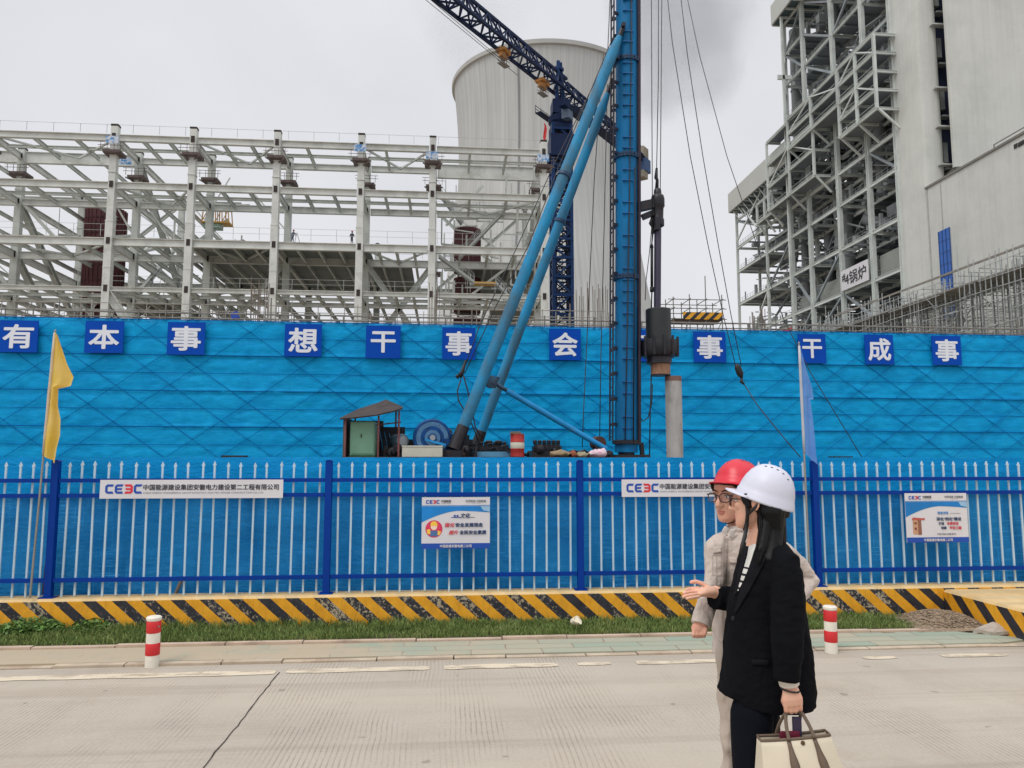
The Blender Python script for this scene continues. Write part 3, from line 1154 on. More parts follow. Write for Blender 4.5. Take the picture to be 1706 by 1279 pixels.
# ------------------------------------------------------------------ bollards
bo = thing('bollard', 'red and white banded round bollard at the kerb near the left edge', 'bollard', PZ(253, 1110, 0), 'red and white bollards along the kerb')
bx, by = BASE[bo.name].x, BASE[bo.name].y
wht = mat('bollard white', lin(226, 220, 206), 0.5, var=0.08, scale=12, c2=lin(180, 168, 148), amount=(0.62, 0.8))
part('tube', MB().lathe([(0.055, 0.0), (0.055, 0.385), (0.05, 0.39)], (bx, by, 0), 28), wht, bo, 40)
for z0 in (0.095, 0.275):
    part('red_band', MB().lathe([(0.0555, z0), (0.0575, z0 + 0.003), (0.0575, z0 + 0.095), (0.0555, z0 + 0.098)], (bx, by, 0), 28), mat('bollard red', lin(206, 38, 44), 0.4, var=0.1, scale=10), bo, 40)
part('cap', MB().lathe([(0.0565, 0.378), (0.061, 0.382), (0.061, 0.40), (0.052, 0.408), (0.0, 0.409)], (bx, by, 0), 28), wht, bo, 35)
part('bolt', MB().lathe([(0.008, 0), (0.008, 0.006), (0.003, 0.008)], (bx + 0.05, by - 0.033, 0.33), 8, (0.83, -0.55, 0)), mat('bolt steel', lin(150, 150, 150), 0.4, 0.8), bo)
b2 = dup(bo, PZ(1385, 1087, 0), 'red and white banded round bollard behind the woman in black')
b2.rotation_euler = (0.01, 0.012, 1.0)

# ------------------------------------------------------------------ flags on poles
def flag(name, base, top, edge, m, label, pole_m, sleeve_m, fold):
    """limp flag: pole sleeve line from top down, cloth hangs in folds; edge = list of (fraction down, reach, drop)"""
    base, top = Vector(base), Vector(top)
    t = thing('flag', label, 'flag', base)
    part('pole', MB().tube([base, base.lerp(top, 0.55), top], [0.011, 0.010, 0.008], 10), pole_m, t, 40)
    part('finial', MB().ball(top + Vector((0, 0, 0.008)), 0.012, 8), pole_m, t, True)
    rows = []
    for i in range(len(edge)):
        f, reach, drop, shift = edge[i]
        p = top + (base - top) * f
        row = []
        for k in range(25):
            u = k / 24
            x = reach * u
            fo = fold * math.sin(u * 9 + f * 5) * (0.25 + u) * (0.5 + f)
            row.append(p + Vector((x, -0.012 + fo + 0.01 * noise.noise((u * 6, f * 9, shift)), -drop * u)))
        rows.append(row)
    # refine between the given sections
    fine = []
    for i in range(len(rows) - 1):
        for s in range(6):
            fine.append([a.lerp(b_, s / 6) for a, b_ in zip(rows[i], rows[i + 1])])
    fine.append(rows[-1])
    part('cloth', MB().grid(fine), m, t, True, fix=False)
    d = (base - top)
    part('sleeve', MB().tube([top + d * (edge[0][0] + (edge[-1][0] - edge[0][0]) * i / 6) + Vector((0, -0.004, 0)) for i in range(7)], [0.013, 0.015, 0.014, 0.016, 0.014, 0.015, 0.013], 10), sleeve_m, t, True)
    return t


def cloth_mat(name, c, c2):
    m, n, b = node_mat(name)
    p = geo_pos(n)
    col = ramp(n, noise_tex(n, p, 4, 4), [(0.3, c), (0.7, c2)])
    L(n, col, b.inputs['Base Color'])
    b.inputs['Roughness'].default_value = 0.6
    b.inputs['Sheen Weight'].default_value = 0.2
    bump(n, b, noise_tex(n, p, 18, 4), 0.3, 0.01)
    tl = N(n, 'BsdfTranslucent')
    L(n, col, tl.inputs['Color'])
    x = N(n, 'MixShader')
    x.inputs[0].default_value = 0.35
    L(n, b.outputs[0], x.inputs[1])
    L(n, tl.outputs[0], x.inputs[2])
    L(n, x.outputs[0], n.nodes['Material Output'].inputs['Surface'])
    return m


YB, YT = PY(50, 996, 7.99), PY(92, 552, 8.02)
flag('flag', YB, YT,
     [(0.005, 0.02, 0.02, 1), (0.06, 0.09, 0.03, 1), (0.12, 0.155, 0.02, 1), (0.185, 0.235, -0.02, 1), (0.20, 0.215, 0.03, 1), (0.212, 0.095, 0.03, 2), (0.28, 0.11, 0.02, 2), (0.34, 0.155, 0.0, 2), (0.40, 0.165, 0.0, 3), (0.44, 0.145, 0.02, 3), (0.475, 0.135, 0.08, 3)],
     cloth_mat('yellow flag cloth', lin(232, 192, 62), lin(238, 206, 120)), 'limp yellow flag on a leaning pole at the left of the fence',
     mat('pole steel', lin(150, 146, 138), 0.4, 0.4), cloth_mat('cream sleeve', lin(226, 206, 170), lin(232, 216, 190)), 0.034)
BB, BT = PY(1350, 975, 8.02), PY(1331, 572, 8.02)
fb = flag('flag', BB, BT,
          [(0.01, 0.015, 0.02, 1), (0.08, 0.06, 0.05, 1), (0.16, 0.125, 0.10, 1), (0.20, 0.13, 0.10, 1), (0.215, 0.09, 0.06, 2), (0.28, 0.11, 0.08, 2), (0.36, 0.12, 0.10, 2), (0.43, 0.125, 0.10, 3), (0.46, 0.14, 0.13, 3)],
          cloth_mat('blue flag cloth', lin(84, 140, 214), lin(112, 164, 226)), 'limp blue flag on a pole behind the woman in the white helmet',
          MATS['pole steel'], cloth_mat('pale sleeve', lin(206, 210, 220), lin(224, 224, 228)), 0.012)
# ------------------------------------------------------------------ netted scaffold wall with letter boards
WY = 25.9
WX0, WX1 = -19.0, 26.0
NET = net_mat('blue net', lin(4, 146, 210), lin(14, 166, 226), 0.02)


def wtop(x):
    return 6.47 - 0.0032 * (x + 15) + 0.012 * noise.noise((x * 0.4, 5, 0))


wall = thing('netted_scaffold', 'long scaffold wall covered in blue netting behind the yard', 'scaffold', ((WX0 + WX1) / 2, WY, 0))
rows = []
nx, nz = 640, 86
SEAM = 0.6
for k in range(nz + 1):
    row = []
    for i in range(nx + 1):
        x = WX0 + (WX1 - WX0) * i / nx
        z = wtop(x) * k / nz
        q = (wtop(x) - z) / SEAM                       # position between two lashing lines
        fq = q - math.floor(q)
        band = math.floor(q)
        loose = 0.5 + 0.5 * noise.noise((x * 0.35, band * 1.7, 3))
        belly = math.sin(math.pi * fq) ** 0.8 * (0.010 + 0.022 * loose)
        if fq > 0.86 and band % 2 == 1:
            belly += 0.05 * (fq - 0.86) / 0.14         # lower hem of each net hangs free
        y = -belly - 0.018 * noise.noise((x * 1.1, z * 2.4, 1)) - 0.016 * noise.noise((x * 2.2 + z * 1.0, z * 5.2, 8)) - 0.011 * noise.noise((x * 1.4, z * 11.0, 47)) - 0.012 * noise.noise((x * 3.0 - z * 3.4, z * 3.5, 28))
        # creases where the cross braces press on the cloth
        for s in (1, -1):
            c = ((x + s * z * 1.42) / 1.72) % 1.0
            dd = min(c, 1 - c) * 1.72
            y -= 0.013 * math.exp(-(dd / 0.08) ** 2) * (0.6 + 0.8 * noise.noise((x * 0.6, z * 0.9, 17)))
        row.append((x, WY + y, z))
    rows.append(row)
part('net', MB().grid(rows), NET, wall, True, fix=False)
STEEL_D = mat('scaffold tube', lin(120, 118, 112), 0.5, 0.3, var=0.25, scale=6, c2=lin(110, 78, 56), amount=(0.55, 0.75))
TUBE_BLUE = mat('shaded tube', lin(6, 96, 160), 0.6, var=0.15, spec=0.1)
br = []
rnd = random.Random(31)
for s in (1, -1):
    c = WX0 - 10
    while c < WX1 + 10:
        # tube from (c,0) rising at the brace slope; only its stretch inside the wall is built
        xa, xb = c, c - s * 6.35 * 1.42
        za, zb = 0.0, 6.35
        pts = []
        for t in (0.0, 1.0):
            pts.append((xa + (xb - xa) * t, za + (zb - za) * t))
        lo, hi = 0.0, 1.0
        for lim, sg in ((WX0 + 0.1, 1), (WX1 - 0.1, -1)):
            a, b_ = (xa - lim) * sg, (xb - lim) * sg
            if a < 0 and b_ < 0:
                lo = 2
            elif a < 0:
                lo = max(lo, -a / (b_ - a))
            elif b_ < 0:
                hi = min(hi, a / (a - b_))
        if lo < hi - 0.1 and rnd.random() < 0.93:
            j = rnd.uniform(-0.05, 0.05)
            P = lambda t: Vector((xa + (xb - xa) * t + j, WY - 0.066 + 0.008 * s, za + (zb - za) * t))
            br.append(MB().tube([P(lo), P(lo + (hi - lo) * 0.5) + Vector((0, rnd.uniform(-0.005, 0.02), 0)), P(hi)], 0.0085, 6))
        c += 1.72
many('brace', br, TUBE_BLUE, wall)
lg = []
for k in range(11):
    z = 6.42 - k * SEAM
    if z < 0.3:
        break
    ys = WY + (-0.04 if k % 2 else -0.052)
    lg.append(MB().tube([(WX0, ys, z + 0.05 - 0.0032 * (WX0 + 15)), (0, ys, z - 0.0032 * 15 + 0.05 + 0.01), (WX1, ys, z + 0.05 - 0.0032 * (WX1 + 15))], 0.009 if k % 2 else 0.015, 6))
many('ledger', lg, TUBE_BLUE, wall)
st = []
x = WX0 + 0.2
i = 0
while x < WX1:
    top = wtop(x) + 0.25 + rnd.uniform(0, 0.22)
    if i % 4 == 3:
        top += rnd.uniform(0.1, 0.5)
    st.append(MB().tube([(x, WY + 0.1, 0), (x + rnd.uniform(-0.02, 0.02), WY + 0.1, top)], 0.024, 6))
    x += 0.86 + rnd.uniform(-0.08, 0.08)
    i += 1
many('standard', sorted(st, key=lambda b: abs(b.v[0].x)), STEEL_D, wall)
hr = []
for z, y in ((0.1, 0.13), (0.27, 0.13), (0.05, 0.95), (0.45, 0.95)):
    hr.append(MB().tube([(x, WY + y, wtop(x) + z + 0.01 * noise.noise((x, z * 9, 0))) for x in [WX0 + i * 1.5 for i in range(31)]], 0.02, 6))
many('guard_rail', hr, STEEL_D, wall)
part('walkway', MB().box((WX0, WY + 0.15, 6.25), (WX1, WY + 0.95, 6.3)), mat('brown walkway', lin(92, 74, 62), 0.8, var=0.3), wall)
part('rear_net', MB().grid([[(x, WY + 1.0, z) for x in (WX0, 0, WX1)] for z in (0, 6.3)]), mat('rear net', lin(2, 100, 170), 0.7, var=0.2, scale=0.8), wall)

BOARD = mat('letter board blue', lin(0, 72, 176), 0.5, var=0.06, scale=1.5, spec=0.12)
LETTER = mat('letter white', lin(226, 230, 238), 0.5, var=0.03)
chars = '有本事想干事会干事干成事'
spots = [(0, 61, 533, 587), (143, 204, 534, 588), (280, 340, 536, 591), (475, 535, 539, 594), (610, 667, 542, 597), (737, 792, 545, 599), (915, 968, 547, 600), (1032, 1085, 549, 602), (1155, 1210, 552, 604), (1329, 1377, 556, 605), (1440, 1490, 557, 607), (1552, 1603, 559, 608)]
names = ['blue board with white character 有, leftmost on the blue net', 'blue board with white character 本 on the blue net', 'blue board with white character 事, third from the left', 'blue board with white character 想 on the blue net',
         'blue board with white character 干 between 想 and 事 on the net', 'blue board with white character 事 left of the raking struts', 'blue board with white character 会 left of the piling leader', 'blue board mostly hidden behind the piling hammer',
         'blue board with white character 事 just right of the piling hammer', 'blue board with white character 干 behind the blue flag tip', 'blue board with white character 成 on the blue net', 'blue board with white character 事, rightmost on the blue net']
for ch, (x0, x1, y0, y1), lb in zip(chars, spots, names):
    a, b_ = PY(x0, y0, WY - 0.17), PY(x1, y1, WY - 0.17)
    t = thing('letter_board', lb, 'sign board', ((a.x + b_.x) / 2, a.y, b_.z), 'blue character boards along the netted wall')
    tl = rnd.uniform(-0.008, 0.008)
    w, h = (b_.x - a.x), (a.z - b_.z)
    part('panel', MB().box((a.x, a.y, b_.z), (b_.x, a.y + 0.03, a.z)), BOARD, t)
    part('character', text_mb(ch, 1, ((a.x + b_.x) / 2, a.y, (a.z + b_.z) / 2), XU, ZU, 0.026, 0.008, height=h * (0.72 if ch not in '干' else 0.62), width=w * (0.76 if ch not in '干' else 0.68)), LETTER, t)

# small scaffold platform with a striped toe board, above the wall right of the hammer
sp = thing('scaffold_platform', 'small tube scaffold platform with orange and black toe board', 'scaffold', (12.5, 33.5, 0))
tubes = []
y0, y1 = 33.0, 34.2
xl, xr = PY(1122, 520, y0).x, PY(1203, 520, y0).x
zt, zm, zb = PY(1160, 499, y0).z, PY(1160, 514, y0).z, PY(1160, 533, y0).z
for i in range(4):
    x = xl + (xr - xl) * i / 3
    for y in (y0, y1):
        tubes.append(MB().tube([(x, y, 0), (x, y, zt + (0.25 if (i + (y > y0)) % 2 else 1.0 * (i == 2) + 0.12))], 0.024, 6))
for z in (zt, zm, zb + 0.05, zb - 0.6, zb - 1.5):
    for y in (y0, y1):
        tubes.append(MB().tube([(xl - 0.25, y - 0.03, z), (xr + 0.2, y - 0.03, z)], 0.02, 6))
    for i in range(4):
        x = xl + (xr - xl) * i / 3
        tubes.append(MB().tube([(x + 0.03, y0 - 0.1, z + 0.03), (x + 0.03, y1 + 0.1, z + 0.03)], 0.02, 6))
for i in range(3):
    tubes.append(MB().tube([(xl + (xr - xl) * i / 3, y0, zb - 1.5), (xl + (xr - xl) * (i + 1) / 3, y0, zb)], 0.02, 6))
many('tube', tubes, STEEL_D, sp)
part('deck', MB().box((xl, y0, zb), (xr, y1, zb + 0.05)), mat('brown walkway', None or lin(92, 74, 62), 0.8), sp)
a, b_ = PY(1137, 520, y0), PY(1203, 533, y0)
part('toe_board', MB().box((a.x, y0 - 0.09, b_.z), (b_.x, y0 - 0.06, a.z)), stripe_mat('toe stripes', 'X', 0.44, -1.0, chip=False, top=False), sp)

# ------------------------------------------------------------------ piling rig
RY = 18.0
DZ = 1.80                                              # deck level
BLUE = mat('rig blue', lin(8, 108, 162), 0.5, var=0.22, scale=1.6, spec=0.2, c2=lin(22, 72, 104), amount=(0.45, 0.85), bmp=0.1, stretch=(2.5, 2.5, 0.35))
BLUE2 = mat('rig pale blue', lin(36, 132, 190), 0.55, spec=0.2, var=0.14, scale=2.5, c2=lin(96, 116, 122), amount=(0.55, 0.76))
BLUE_STRUT = mat('strut blue', lin(34, 136, 184), 0.55, spec=0.2, var=0.16, scale=1.6, c2=lin(74, 88, 92), amount=(0.4, 0.72), stretch=(1.6, 1.6, 0.7), bmp=0.25)
GREASE = mat('greasy steel', lin(40, 40, 46), 0.45, 0.3, var=0.35, scale=5, c2=lin(78, 52, 40), amount=(0.58, 0.74))
DARKST = mat('dark steel', lin(62, 60, 68), 0.45, 0.4, var=0.2, scale=3, c2=lin(98, 74, 60), amount=(0.6, 0.76))
RUST = mat('rust', lin(84, 54, 44), 0.85, var=0.3, scale=6, c2=lin(60, 40, 34))
ROPE = mat('wire rope', lin(52, 52, 56), 0.5, 0.3)
BLACK = mat('black rubber', lin(22, 22, 24), 0.6)

rig = thing('piling_rig', 'blue piling rig with tall tube leader, raking struts and machine deck', 'piling rig', (1.1, RY, 0))
xl, xr = PY(569, 763, 16.3).x, PY(1063, 763, 16.3).x
dk = MB().box((xl, 16.3, DZ - 0.22), (xr, 16.55, DZ)).box((xl, 19.4, DZ - 0.22), (xr, 19.65, DZ)).box((xl + 0.01, 16.55, DZ - 0.14), (xr - 0.01, 19.4, DZ - 0.03))
for i in range(9):
    x = xl + (xr - xl) * (i + 0.5) / 9
    dk.box((x - 0.08, 16.56, DZ - 0.4), (x + 0.08, 19.39, DZ - 0.145))
part('deck', dk, mat('rusty deck', lin(70, 46, 40), 0.8, var=0.3, scale=4, c2=lin(40, 36, 36)), rig)
for y in (16.6, 19.0):
    part('skid', MB().prism([(xl + 0.4, 0.15), (xl + 0.9, -0.03), (xr - 0.9, -0.03), (xr - 0.4, 0.15), (xr - 0.4, 0.55), (xl + 0.4, 0.55)], ((0, y, 0), (1, 0, 0), (0, 0, 1)), (0, 1, 0), 0.7), GREASE, rig)
for x in (xl + 0.9, (xl + xr) / 2, xr - 0.9):
    for y in (16.95, 19.35):
        part('jack', MB().lathe([(0.2, 0.55), (0.2, 0.9), (0.12, 0.92), (0.12, DZ - 0.4)], (x, y, 0), 14), DARKST, rig, 40)
# leader: tube with flanged joints, front rails, ladder and small holes
LB, LT = Vector((4.36, RY, DZ + 0.12)), Vector((4.66, RY, 19.5))
ldv = (LT - LB).normalized()
la = lambda z: LB + ldv * ((z - LB.z) / ldv.z)
part('leader', MB().tube([la(DZ + 0.12), la(4), la(9), la(14), LT], 0.275, 28), BLUE, rig, 40)
part('leader_foot', MB().lathe([(0.2, -0.35), (0.2, 0.0), (0.34, 0.02), (0.34, 0.1), (0.29, 0.12)], la(DZ + 0.3) + Vector((0, 0, 0.0)), 20).box((4.0, 17.6, DZ), (4.85, 18.4, DZ + 0.06)), GREASE, rig, 40)
for z in (6.24, 9.35, 11.9, 15.2):
    c = la(z)
    b = MB().lathe([(0.285, -0.06), (0.315, -0.055), (0.315, -0.006), (0.30, 0.0), (0.315, 0.006), (0.315, 0.055), (0.285, 0.06)], c, 28, ldv)
    for k in range(18):
        a = 6.283 * k / 18
        b.bar(c + Vector((math.cos(a) * 0.325, math.sin(a) * 0.325, -0.05)), c + Vector((math.cos(a) * 0.325, math.sin(a) * 0.325, 0.05)), 0.025)
    part('flange', b, mat('dark blue steel', lin(22, 58, 92), 0.5, var=0.2), rig, 40)
for sx, sy in ((0.285, -0.16), (0.285, 0.16)):
    part('guide_rail', MB().tube([la(DZ + 0.3) + Vector((sx, sy, 0)), LT + Vector((sx, sy, 0))], 0.045, 10), mat('rail steel', lin(56, 46, 58), 0.4, 0.5, var=0.2), rig, 40)
lad = MB()
for y in (-0.16, 0.16):
    lad.tube([la(2.2) + Vector((-0.37, y, 0)), LT + Vector((-0.37, y, 0))], 0.022, 8)
z = 2.3
while z < 19.3:
    lad.tube([la(z) + Vector((-0.37, -0.16, 0)), la(z) + Vector((-0.37, 0.16, 0))], 0.014, 6)
    z += 0.3
z = 2.6
while z < 19.3:
    for y in (-0.16, 0.16):
        lad.bar(la(z) + Vector((-0.38, y, 0)), la(z) + Vector((-0.24, y * 0.6, 0)), 0.05, 0.07)
    z += 0.62
part('ladder', lad, mat('ladder dark', lin(44, 44, 58), 0.5, 0.3, var=0.2), rig)
# small welded lugs on the near face
z = 2.5
while z < 15.5:
    if abs((z * 1.7) % 1.5 - 0.75) > 0.2:
        c = la(z)
        part('lug', MB().box((c.x - 0.16, c.y - 0.30, c.z - 0.012), (c.x + 0.1, c.y - 0.24, c.z + 0.012)), mat('lug blue', lin(14, 96, 160), 0.5, var=0.2), rig)
    z += 0.28
part('hose', MB().tube([la(2.2) + Vector((-0.1, -0.30, 0)), la(5) + Vector((-0.05, -0.31, 0)), la(8) + Vector((0.0, -0.3, 0)), la(12) + Vector((0.05, -0.29, 0)), LT + Vector((0.05, -0.29, 0))], 0.014, 6), ROPE, rig, True)
part('hose', MB().tube([la(2.1) + Vector((0.1, -0.31, 0)), la(6) + Vector((0.13, -0.3, 0)), la(9) + Vector((0.15, -0.28, 0))], 0.016, 6), BLACK, rig, True)
part('leg_plate', MB().bar(la(2.15) + Vector((0.36, -0.05, 0)), (4.78, RY - 0.1, 1.25), 0.09, 0.12), BLACK, rig)

# raking struts
SA0, SA1 = PY(757, 748, 16.9), PY(1038, 45, 17.72)
SB0, SB1 = PY(790, 752, 19.1), PY(1019, 138, 18.25)
for p, q, r in ((SA0, SA1, 0.135), (SB0, SB1, 0.125)):
    d = (q - p).normalized()
    ln_ = (q - p).length
    s = part('strut', MB().tube([p + d * 0.55, p + d * 0.75, p.lerp(q, 0.45), q - d * 0.75, q - d * 0.3], [r * 0.96, r, r, r, r * 0.55], 20), BLUE_STRUT, rig, 40)
    part('strut_head', MB().tube([q - d * 0.33, q - d * 0.02], 0.06, 12).tube([q - Vector((0.02, 0.15, 0)), q + Vector((0.02, 0.15, 0))], 0.055, 12), GREASE, s, 40)
    part('strut_foot', MB().tube([p, p + d * 0.56], [r * 1.25, r * 1.02], 16).box((p.x - 0.17, p.y - 0.2, DZ), (p.x + 0.17, p.y + 0.2, DZ + 0.14)), GREASE, s, 40)
    for f in (0.62, 0.64):
        c = p.lerp(q, f)
        if f == 0.62:
            part('collar', MB().lathe([(r * 1.01, -0.05), (r * 1.22, -0.04), (r * 1.22, 0.04), (r * 1.01, 0.05)], c, 18, d), mat('dark blue steel', lin(22, 58, 92), 0.5), s, 40)
# lower brace with its pivot
B0, B1 = PY(826, 640, 17.4), PY(1010, 748, 17.3)
d = (B1 - B0).normalized()
part('lower_brace', MB().tube([B0 + d * 0.3, B0.lerp(B1, 0.5), B1], [0.062, 0.07, 0.062], 14), BLUE2, rig, 40)
part('brace_pivot', MB().lathe([(0.13, -0.05), (0.15, -0.04), (0.15, 0.04), (0.13, 0.05)], PY(818, 636, 17.35), 20, (0.2, -1, 0)).tube([PY(815, 632, 17.4), PY(840, 648, 17.5), PY(856, 655, 17.5)], 0.05, 10).tube([PY(822, 646, 17.5), PY(830, 628, 17.5)], 0.045, 10), mat('pivot steel', lin(58, 96, 126), 0.45, 0.2, var=0.3, scale=8, c2=lin(34, 40, 52)), rig, 40)
part('brace_drum', MB().lathe([(0.0, -0.12), (0.16, -0.12), (0.16, 0.12), (0.0, 0.12)], PY(996, 738, 17.7), 22, (0.3, -1, 0)), RUST, rig, 40)

# shed with rusty canopy at the left end
sh = part('canopy', MB().grid([[PY(566, 697, 16.5), PY(600, 694, 16.5), PY(629, 690, 16.4), PY(656, 684, 16.4), PY(671, 679, 16.4)], [PY(568, 695, 17.6), PY(598, 687, 17.6), PY(630, 679, 17.6), PY(655, 676, 17.6), PY(671, 678, 17.6)], [PY(572, 693, 18.6), PY(597, 681, 18.6), PY(631, 670, 18.6), PY(643, 665, 18.6), PY(671, 677, 18.6)]]), mat('dark brown sheet', lin(60, 46, 42), 0.85, var=0.35, scale=5, c2=lin(34, 30, 30)), rig)  # canopy sheet in dark brown mottled with near black
m_ = sh.modifiers.new('thick', 'SOLIDIFY')
m_.thickness = 0.03
for px, pt, y in ((576, 694, 16.6), (631, 690, 16.55), (665, 682, 16.6), (592, 684, 18.3), (660, 677, 18.3)):
    c = PY(px, pt, y)
    part('canopy_post', MB().tube([(c.x, y, DZ), c - Vector((0, 0, 0.03))], 0.022, 8), mat('rust red post', lin(120, 72, 72), 0.7, var=0.25), rig, 40)
part('canopy_rail', MB().tube([PY(626, 708, 16.6), PY(668, 703, 16.6)], 0.015, 6), RUST, rig)
a, b_ = PY(573, 695, 16.85), PY(588, 760, 16.85)
part('shed_wall', MB().box((a.x, 16.75, DZ), (a.x + 0.05, 18.3, a.z)).box((a.x + 0.05, 18.25, DZ), (a.x + 0.75, 18.3, a.z)), mat('shed board', lin(96, 92, 84), 0.8, var=0.2, scale=3), rig)
a, b_ = PY(634, 711, 17.9), PY(674, 755, 17.9)
part('dark_panel', MB().box((a.x, 17.9, DZ), (b_.x, 18.0, a.z)).box((a.x + 0.05, 17.5, DZ), (a.x + 0.4, 17.88, DZ + 0.4)), mat('soot steel', lin(30, 34, 42), 0.6, var=0.3, scale=4), rig)
for k in range(4):
    p = PY(638 + k * 9, 750, 17.4)
    part('lever', MB().tube([p, PY(632 + k * 8, 716 + k * 3, 17.5)], 0.012, 6), BLUE2, rig, True)
cab = thing('control_cabinet', 'pale green steel control cabinet under the rusty canopy', 'cabinet', PY(605, 760, 16.9))
a, b_ = PY(584, 702, 16.75), PY(612, 758, 16.75)
c_ = PY(625, 702, 17.2)
CG = mat('cabinet green', lin(118, 164, 136), 0.5, var=0.08, scale=3, c2=lin(96, 128, 108), amount=(0.6, 0.8))
part('body', MB().box((a.x, 16.75, DZ + 0.04), (a.x + 0.53, 17.3, a.z)), CG, cab)
part('door', MB().box((a.x + 0.02, 16.735, DZ + 0.07), (a.x + 0.51, 16.748, a.z - 0.03)), CG, cab)
part('handle', MB().box((a.x + 0.23, 16.715, DZ + 0.42), (a.x + 0.25, 16.734, DZ + 0.5)), BLACK, cab)
part('plinth', MB().box((a.x - 0.01, 16.74, DZ), (a.x + 0.54, 17.31, DZ + 0.038)), mat('plinth green', lin(40, 92, 56), 0.7), cab)

# winch and motor
wc = PY(720, 730, 17.3)
wn = thing('winch', 'blue drum winch on the deck between cabinet and strut foot', 'winch', (wc.x, 17.3, DZ))
ax = Vector((0.1, -1, 0)).normalized()
WB = mat('winch blue', lin(20, 70, 126), 0.5, var=0.25, scale=8, c2=lin(40, 44, 56), amount=(0.5, 0.7), spec=0.2)
part('gear_case', MB().lathe([(0.0, -0.08), (0.40, -0.08), (0.43, -0.05), (0.43, 0.05), (0.40, 0.08), (0.27, 0.085), (0.26, 0.11), (0.20, 0.11), (0.19, 0.13), (0.1, 0.13), (0.09, 0.17), (0.0, 0.17)], (wc.x, 17.05, wc.z), 32, ax), WB, wn, 35)
part('hub', MB().lathe([(0.0, 0.17), (0.07, 0.17), (0.06, 0.21), (0.0, 0.21)], (wc.x, 17.05, wc.z), 12, ax), mat('pale steel', lin(150, 156, 160), 0.4, 0.4), wn)
part('gear_ring', MB().lathe([(0.30, 0.088), (0.36, 0.088), (0.36, 0.1), (0.30, 0.1)], (wc.x, 17.05, wc.z), 32, ax), mat('ring pale blue', lin(72, 116, 156), 0.5, var=0.3, scale=12), wn, 35)
part('gear_ring', MB().lathe([(0.14, 0.132), (0.175, 0.132), (0.175, 0.145), (0.14, 0.145)], (wc.x, 17.05, wc.z), 24, ax), MATS['ring pale blue'], wn, 35)
part('drum', MB().lathe([(0.0, -0.85), (0.38, -0.85), (0.38, -0.8), (0.26, -0.79), (0.26, -0.1), (0.38, -0.09)], (wc.x + 0.06, 17.05, wc.z), 28, ax), ROPE, wn, 35)
part('cover', MB().tube([PY(713, 714, 17.5), PY(728, 713, 17.5), PY(745, 719, 17.5), PY(752, 724, 17.5)], [0.05, 0.09, 0.1, 0.07], 10, ell=3.0), mat('dark cover', lin(46, 40, 44), 0.7, var=0.3), wn, True)
wc2 = PY(742, 737, 17.1)
part('pinion_case', MB().lathe([(0.0, -0.08), (0.24, -0.08), (0.26, 0.0), (0.24, 0.06), (0.1, 0.065), (0.09, 0.12), (0, 0.12)], wc2, 24, ax), WB, wn, 35)
part('link', MB().bar(PY(708, 732, 16.85), PY(743, 741, 16.85), 0.03, 0.05), BLUE2, wn)
part('base', MB().box((wc.x - 0.6, 16.85, DZ), (wc.x + 0.6, 18.3, DZ + 0.16)), GREASE, wn)
mo = PY(668, 735, 17.2)
part('drive_casing', MB().box((wc.x - 0.75, 17.9, DZ), (wc.x + 0.95, 18.5, DZ + 0.42)).box((wc.x + 0.45, 17.2, DZ), (wc.x + 0.85, 17.85, DZ + 0.5)).box((wc.x - 0.72, 17.4, DZ), (wc.x - 0.5, 17.85, DZ + 0.3)), mat('soot steel', lin(30, 34, 42), 0.6, var=0.3, scale=4), wn)
mt = thing('electric_motor', 'grey round motor beside the dark panel under the canopy', 'motor', (mo.x, 17.2, DZ))
part('casing', MB().lathe([(0.0, -0.3), (0.15, -0.3), (0.17, -0.26), (0.17, 0.05), (0.15, 0.1), (0.06, 0.12), (0.0, 0.12)], mo, 20, (0.5, -1, 0)), mat('motor grey', lin(96, 120, 136), 0.45, 0.2, var=0.2, scale=9), mt, 40)
part('fan_cover', MB().lathe([(0.0, 0.1), (0.12, 0.1), (0.11, 0.16), (0.0, 0.17)], mo, 18, (0.5, -1, 0)), mat('pale steel', lin(150, 156, 160), 0.4), mt, 40)
part('feet', MB().box((mo.x - 0.2, 17.0, DZ), (mo.x + 0.2, 17.4, mo.z - 0.14)), GREASE, mt)
ps = MB()
for k in range(7):
    p = PY(640 + k * 13, 752 + (k % 3) * 2, 16.9 + 0.12 * (k % 4))
    ps.tube([p, p + Vector((0.25 + 0.1 * (k % 2), 0.1, 0.04 * (k % 3)))], 0.02, 6)
solo('pipe_offcuts', ps, RUST, 'loose rusty pipe offcuts lying on the rig deck by the cabinet', 'scrap', kind='stuff')
a, b_ = PY(670, 742, 16.6), PY(737, 758, 16.6)
bx_ = thing('white_crate', 'long white box on the deck below the winch', 'box', ((a.x + b_.x) / 2, 16.8, DZ))
WBX = mat('dirty white box', lin(206, 204, 188), 0.6, var=0.08, scale=5, c2=lin(168, 160, 140), amount=(0.58, 0.8))
part('body', MB().box((a.x, 16.6, DZ), (b_.x, 17.0, a.z - 0.03)), WBX, bx_)
part('lid', MB().box((a.x - 0.008, 16.59, a.z - 0.028), (b_.x + 0.008, 17.01, a.z)), WBX, bx_)

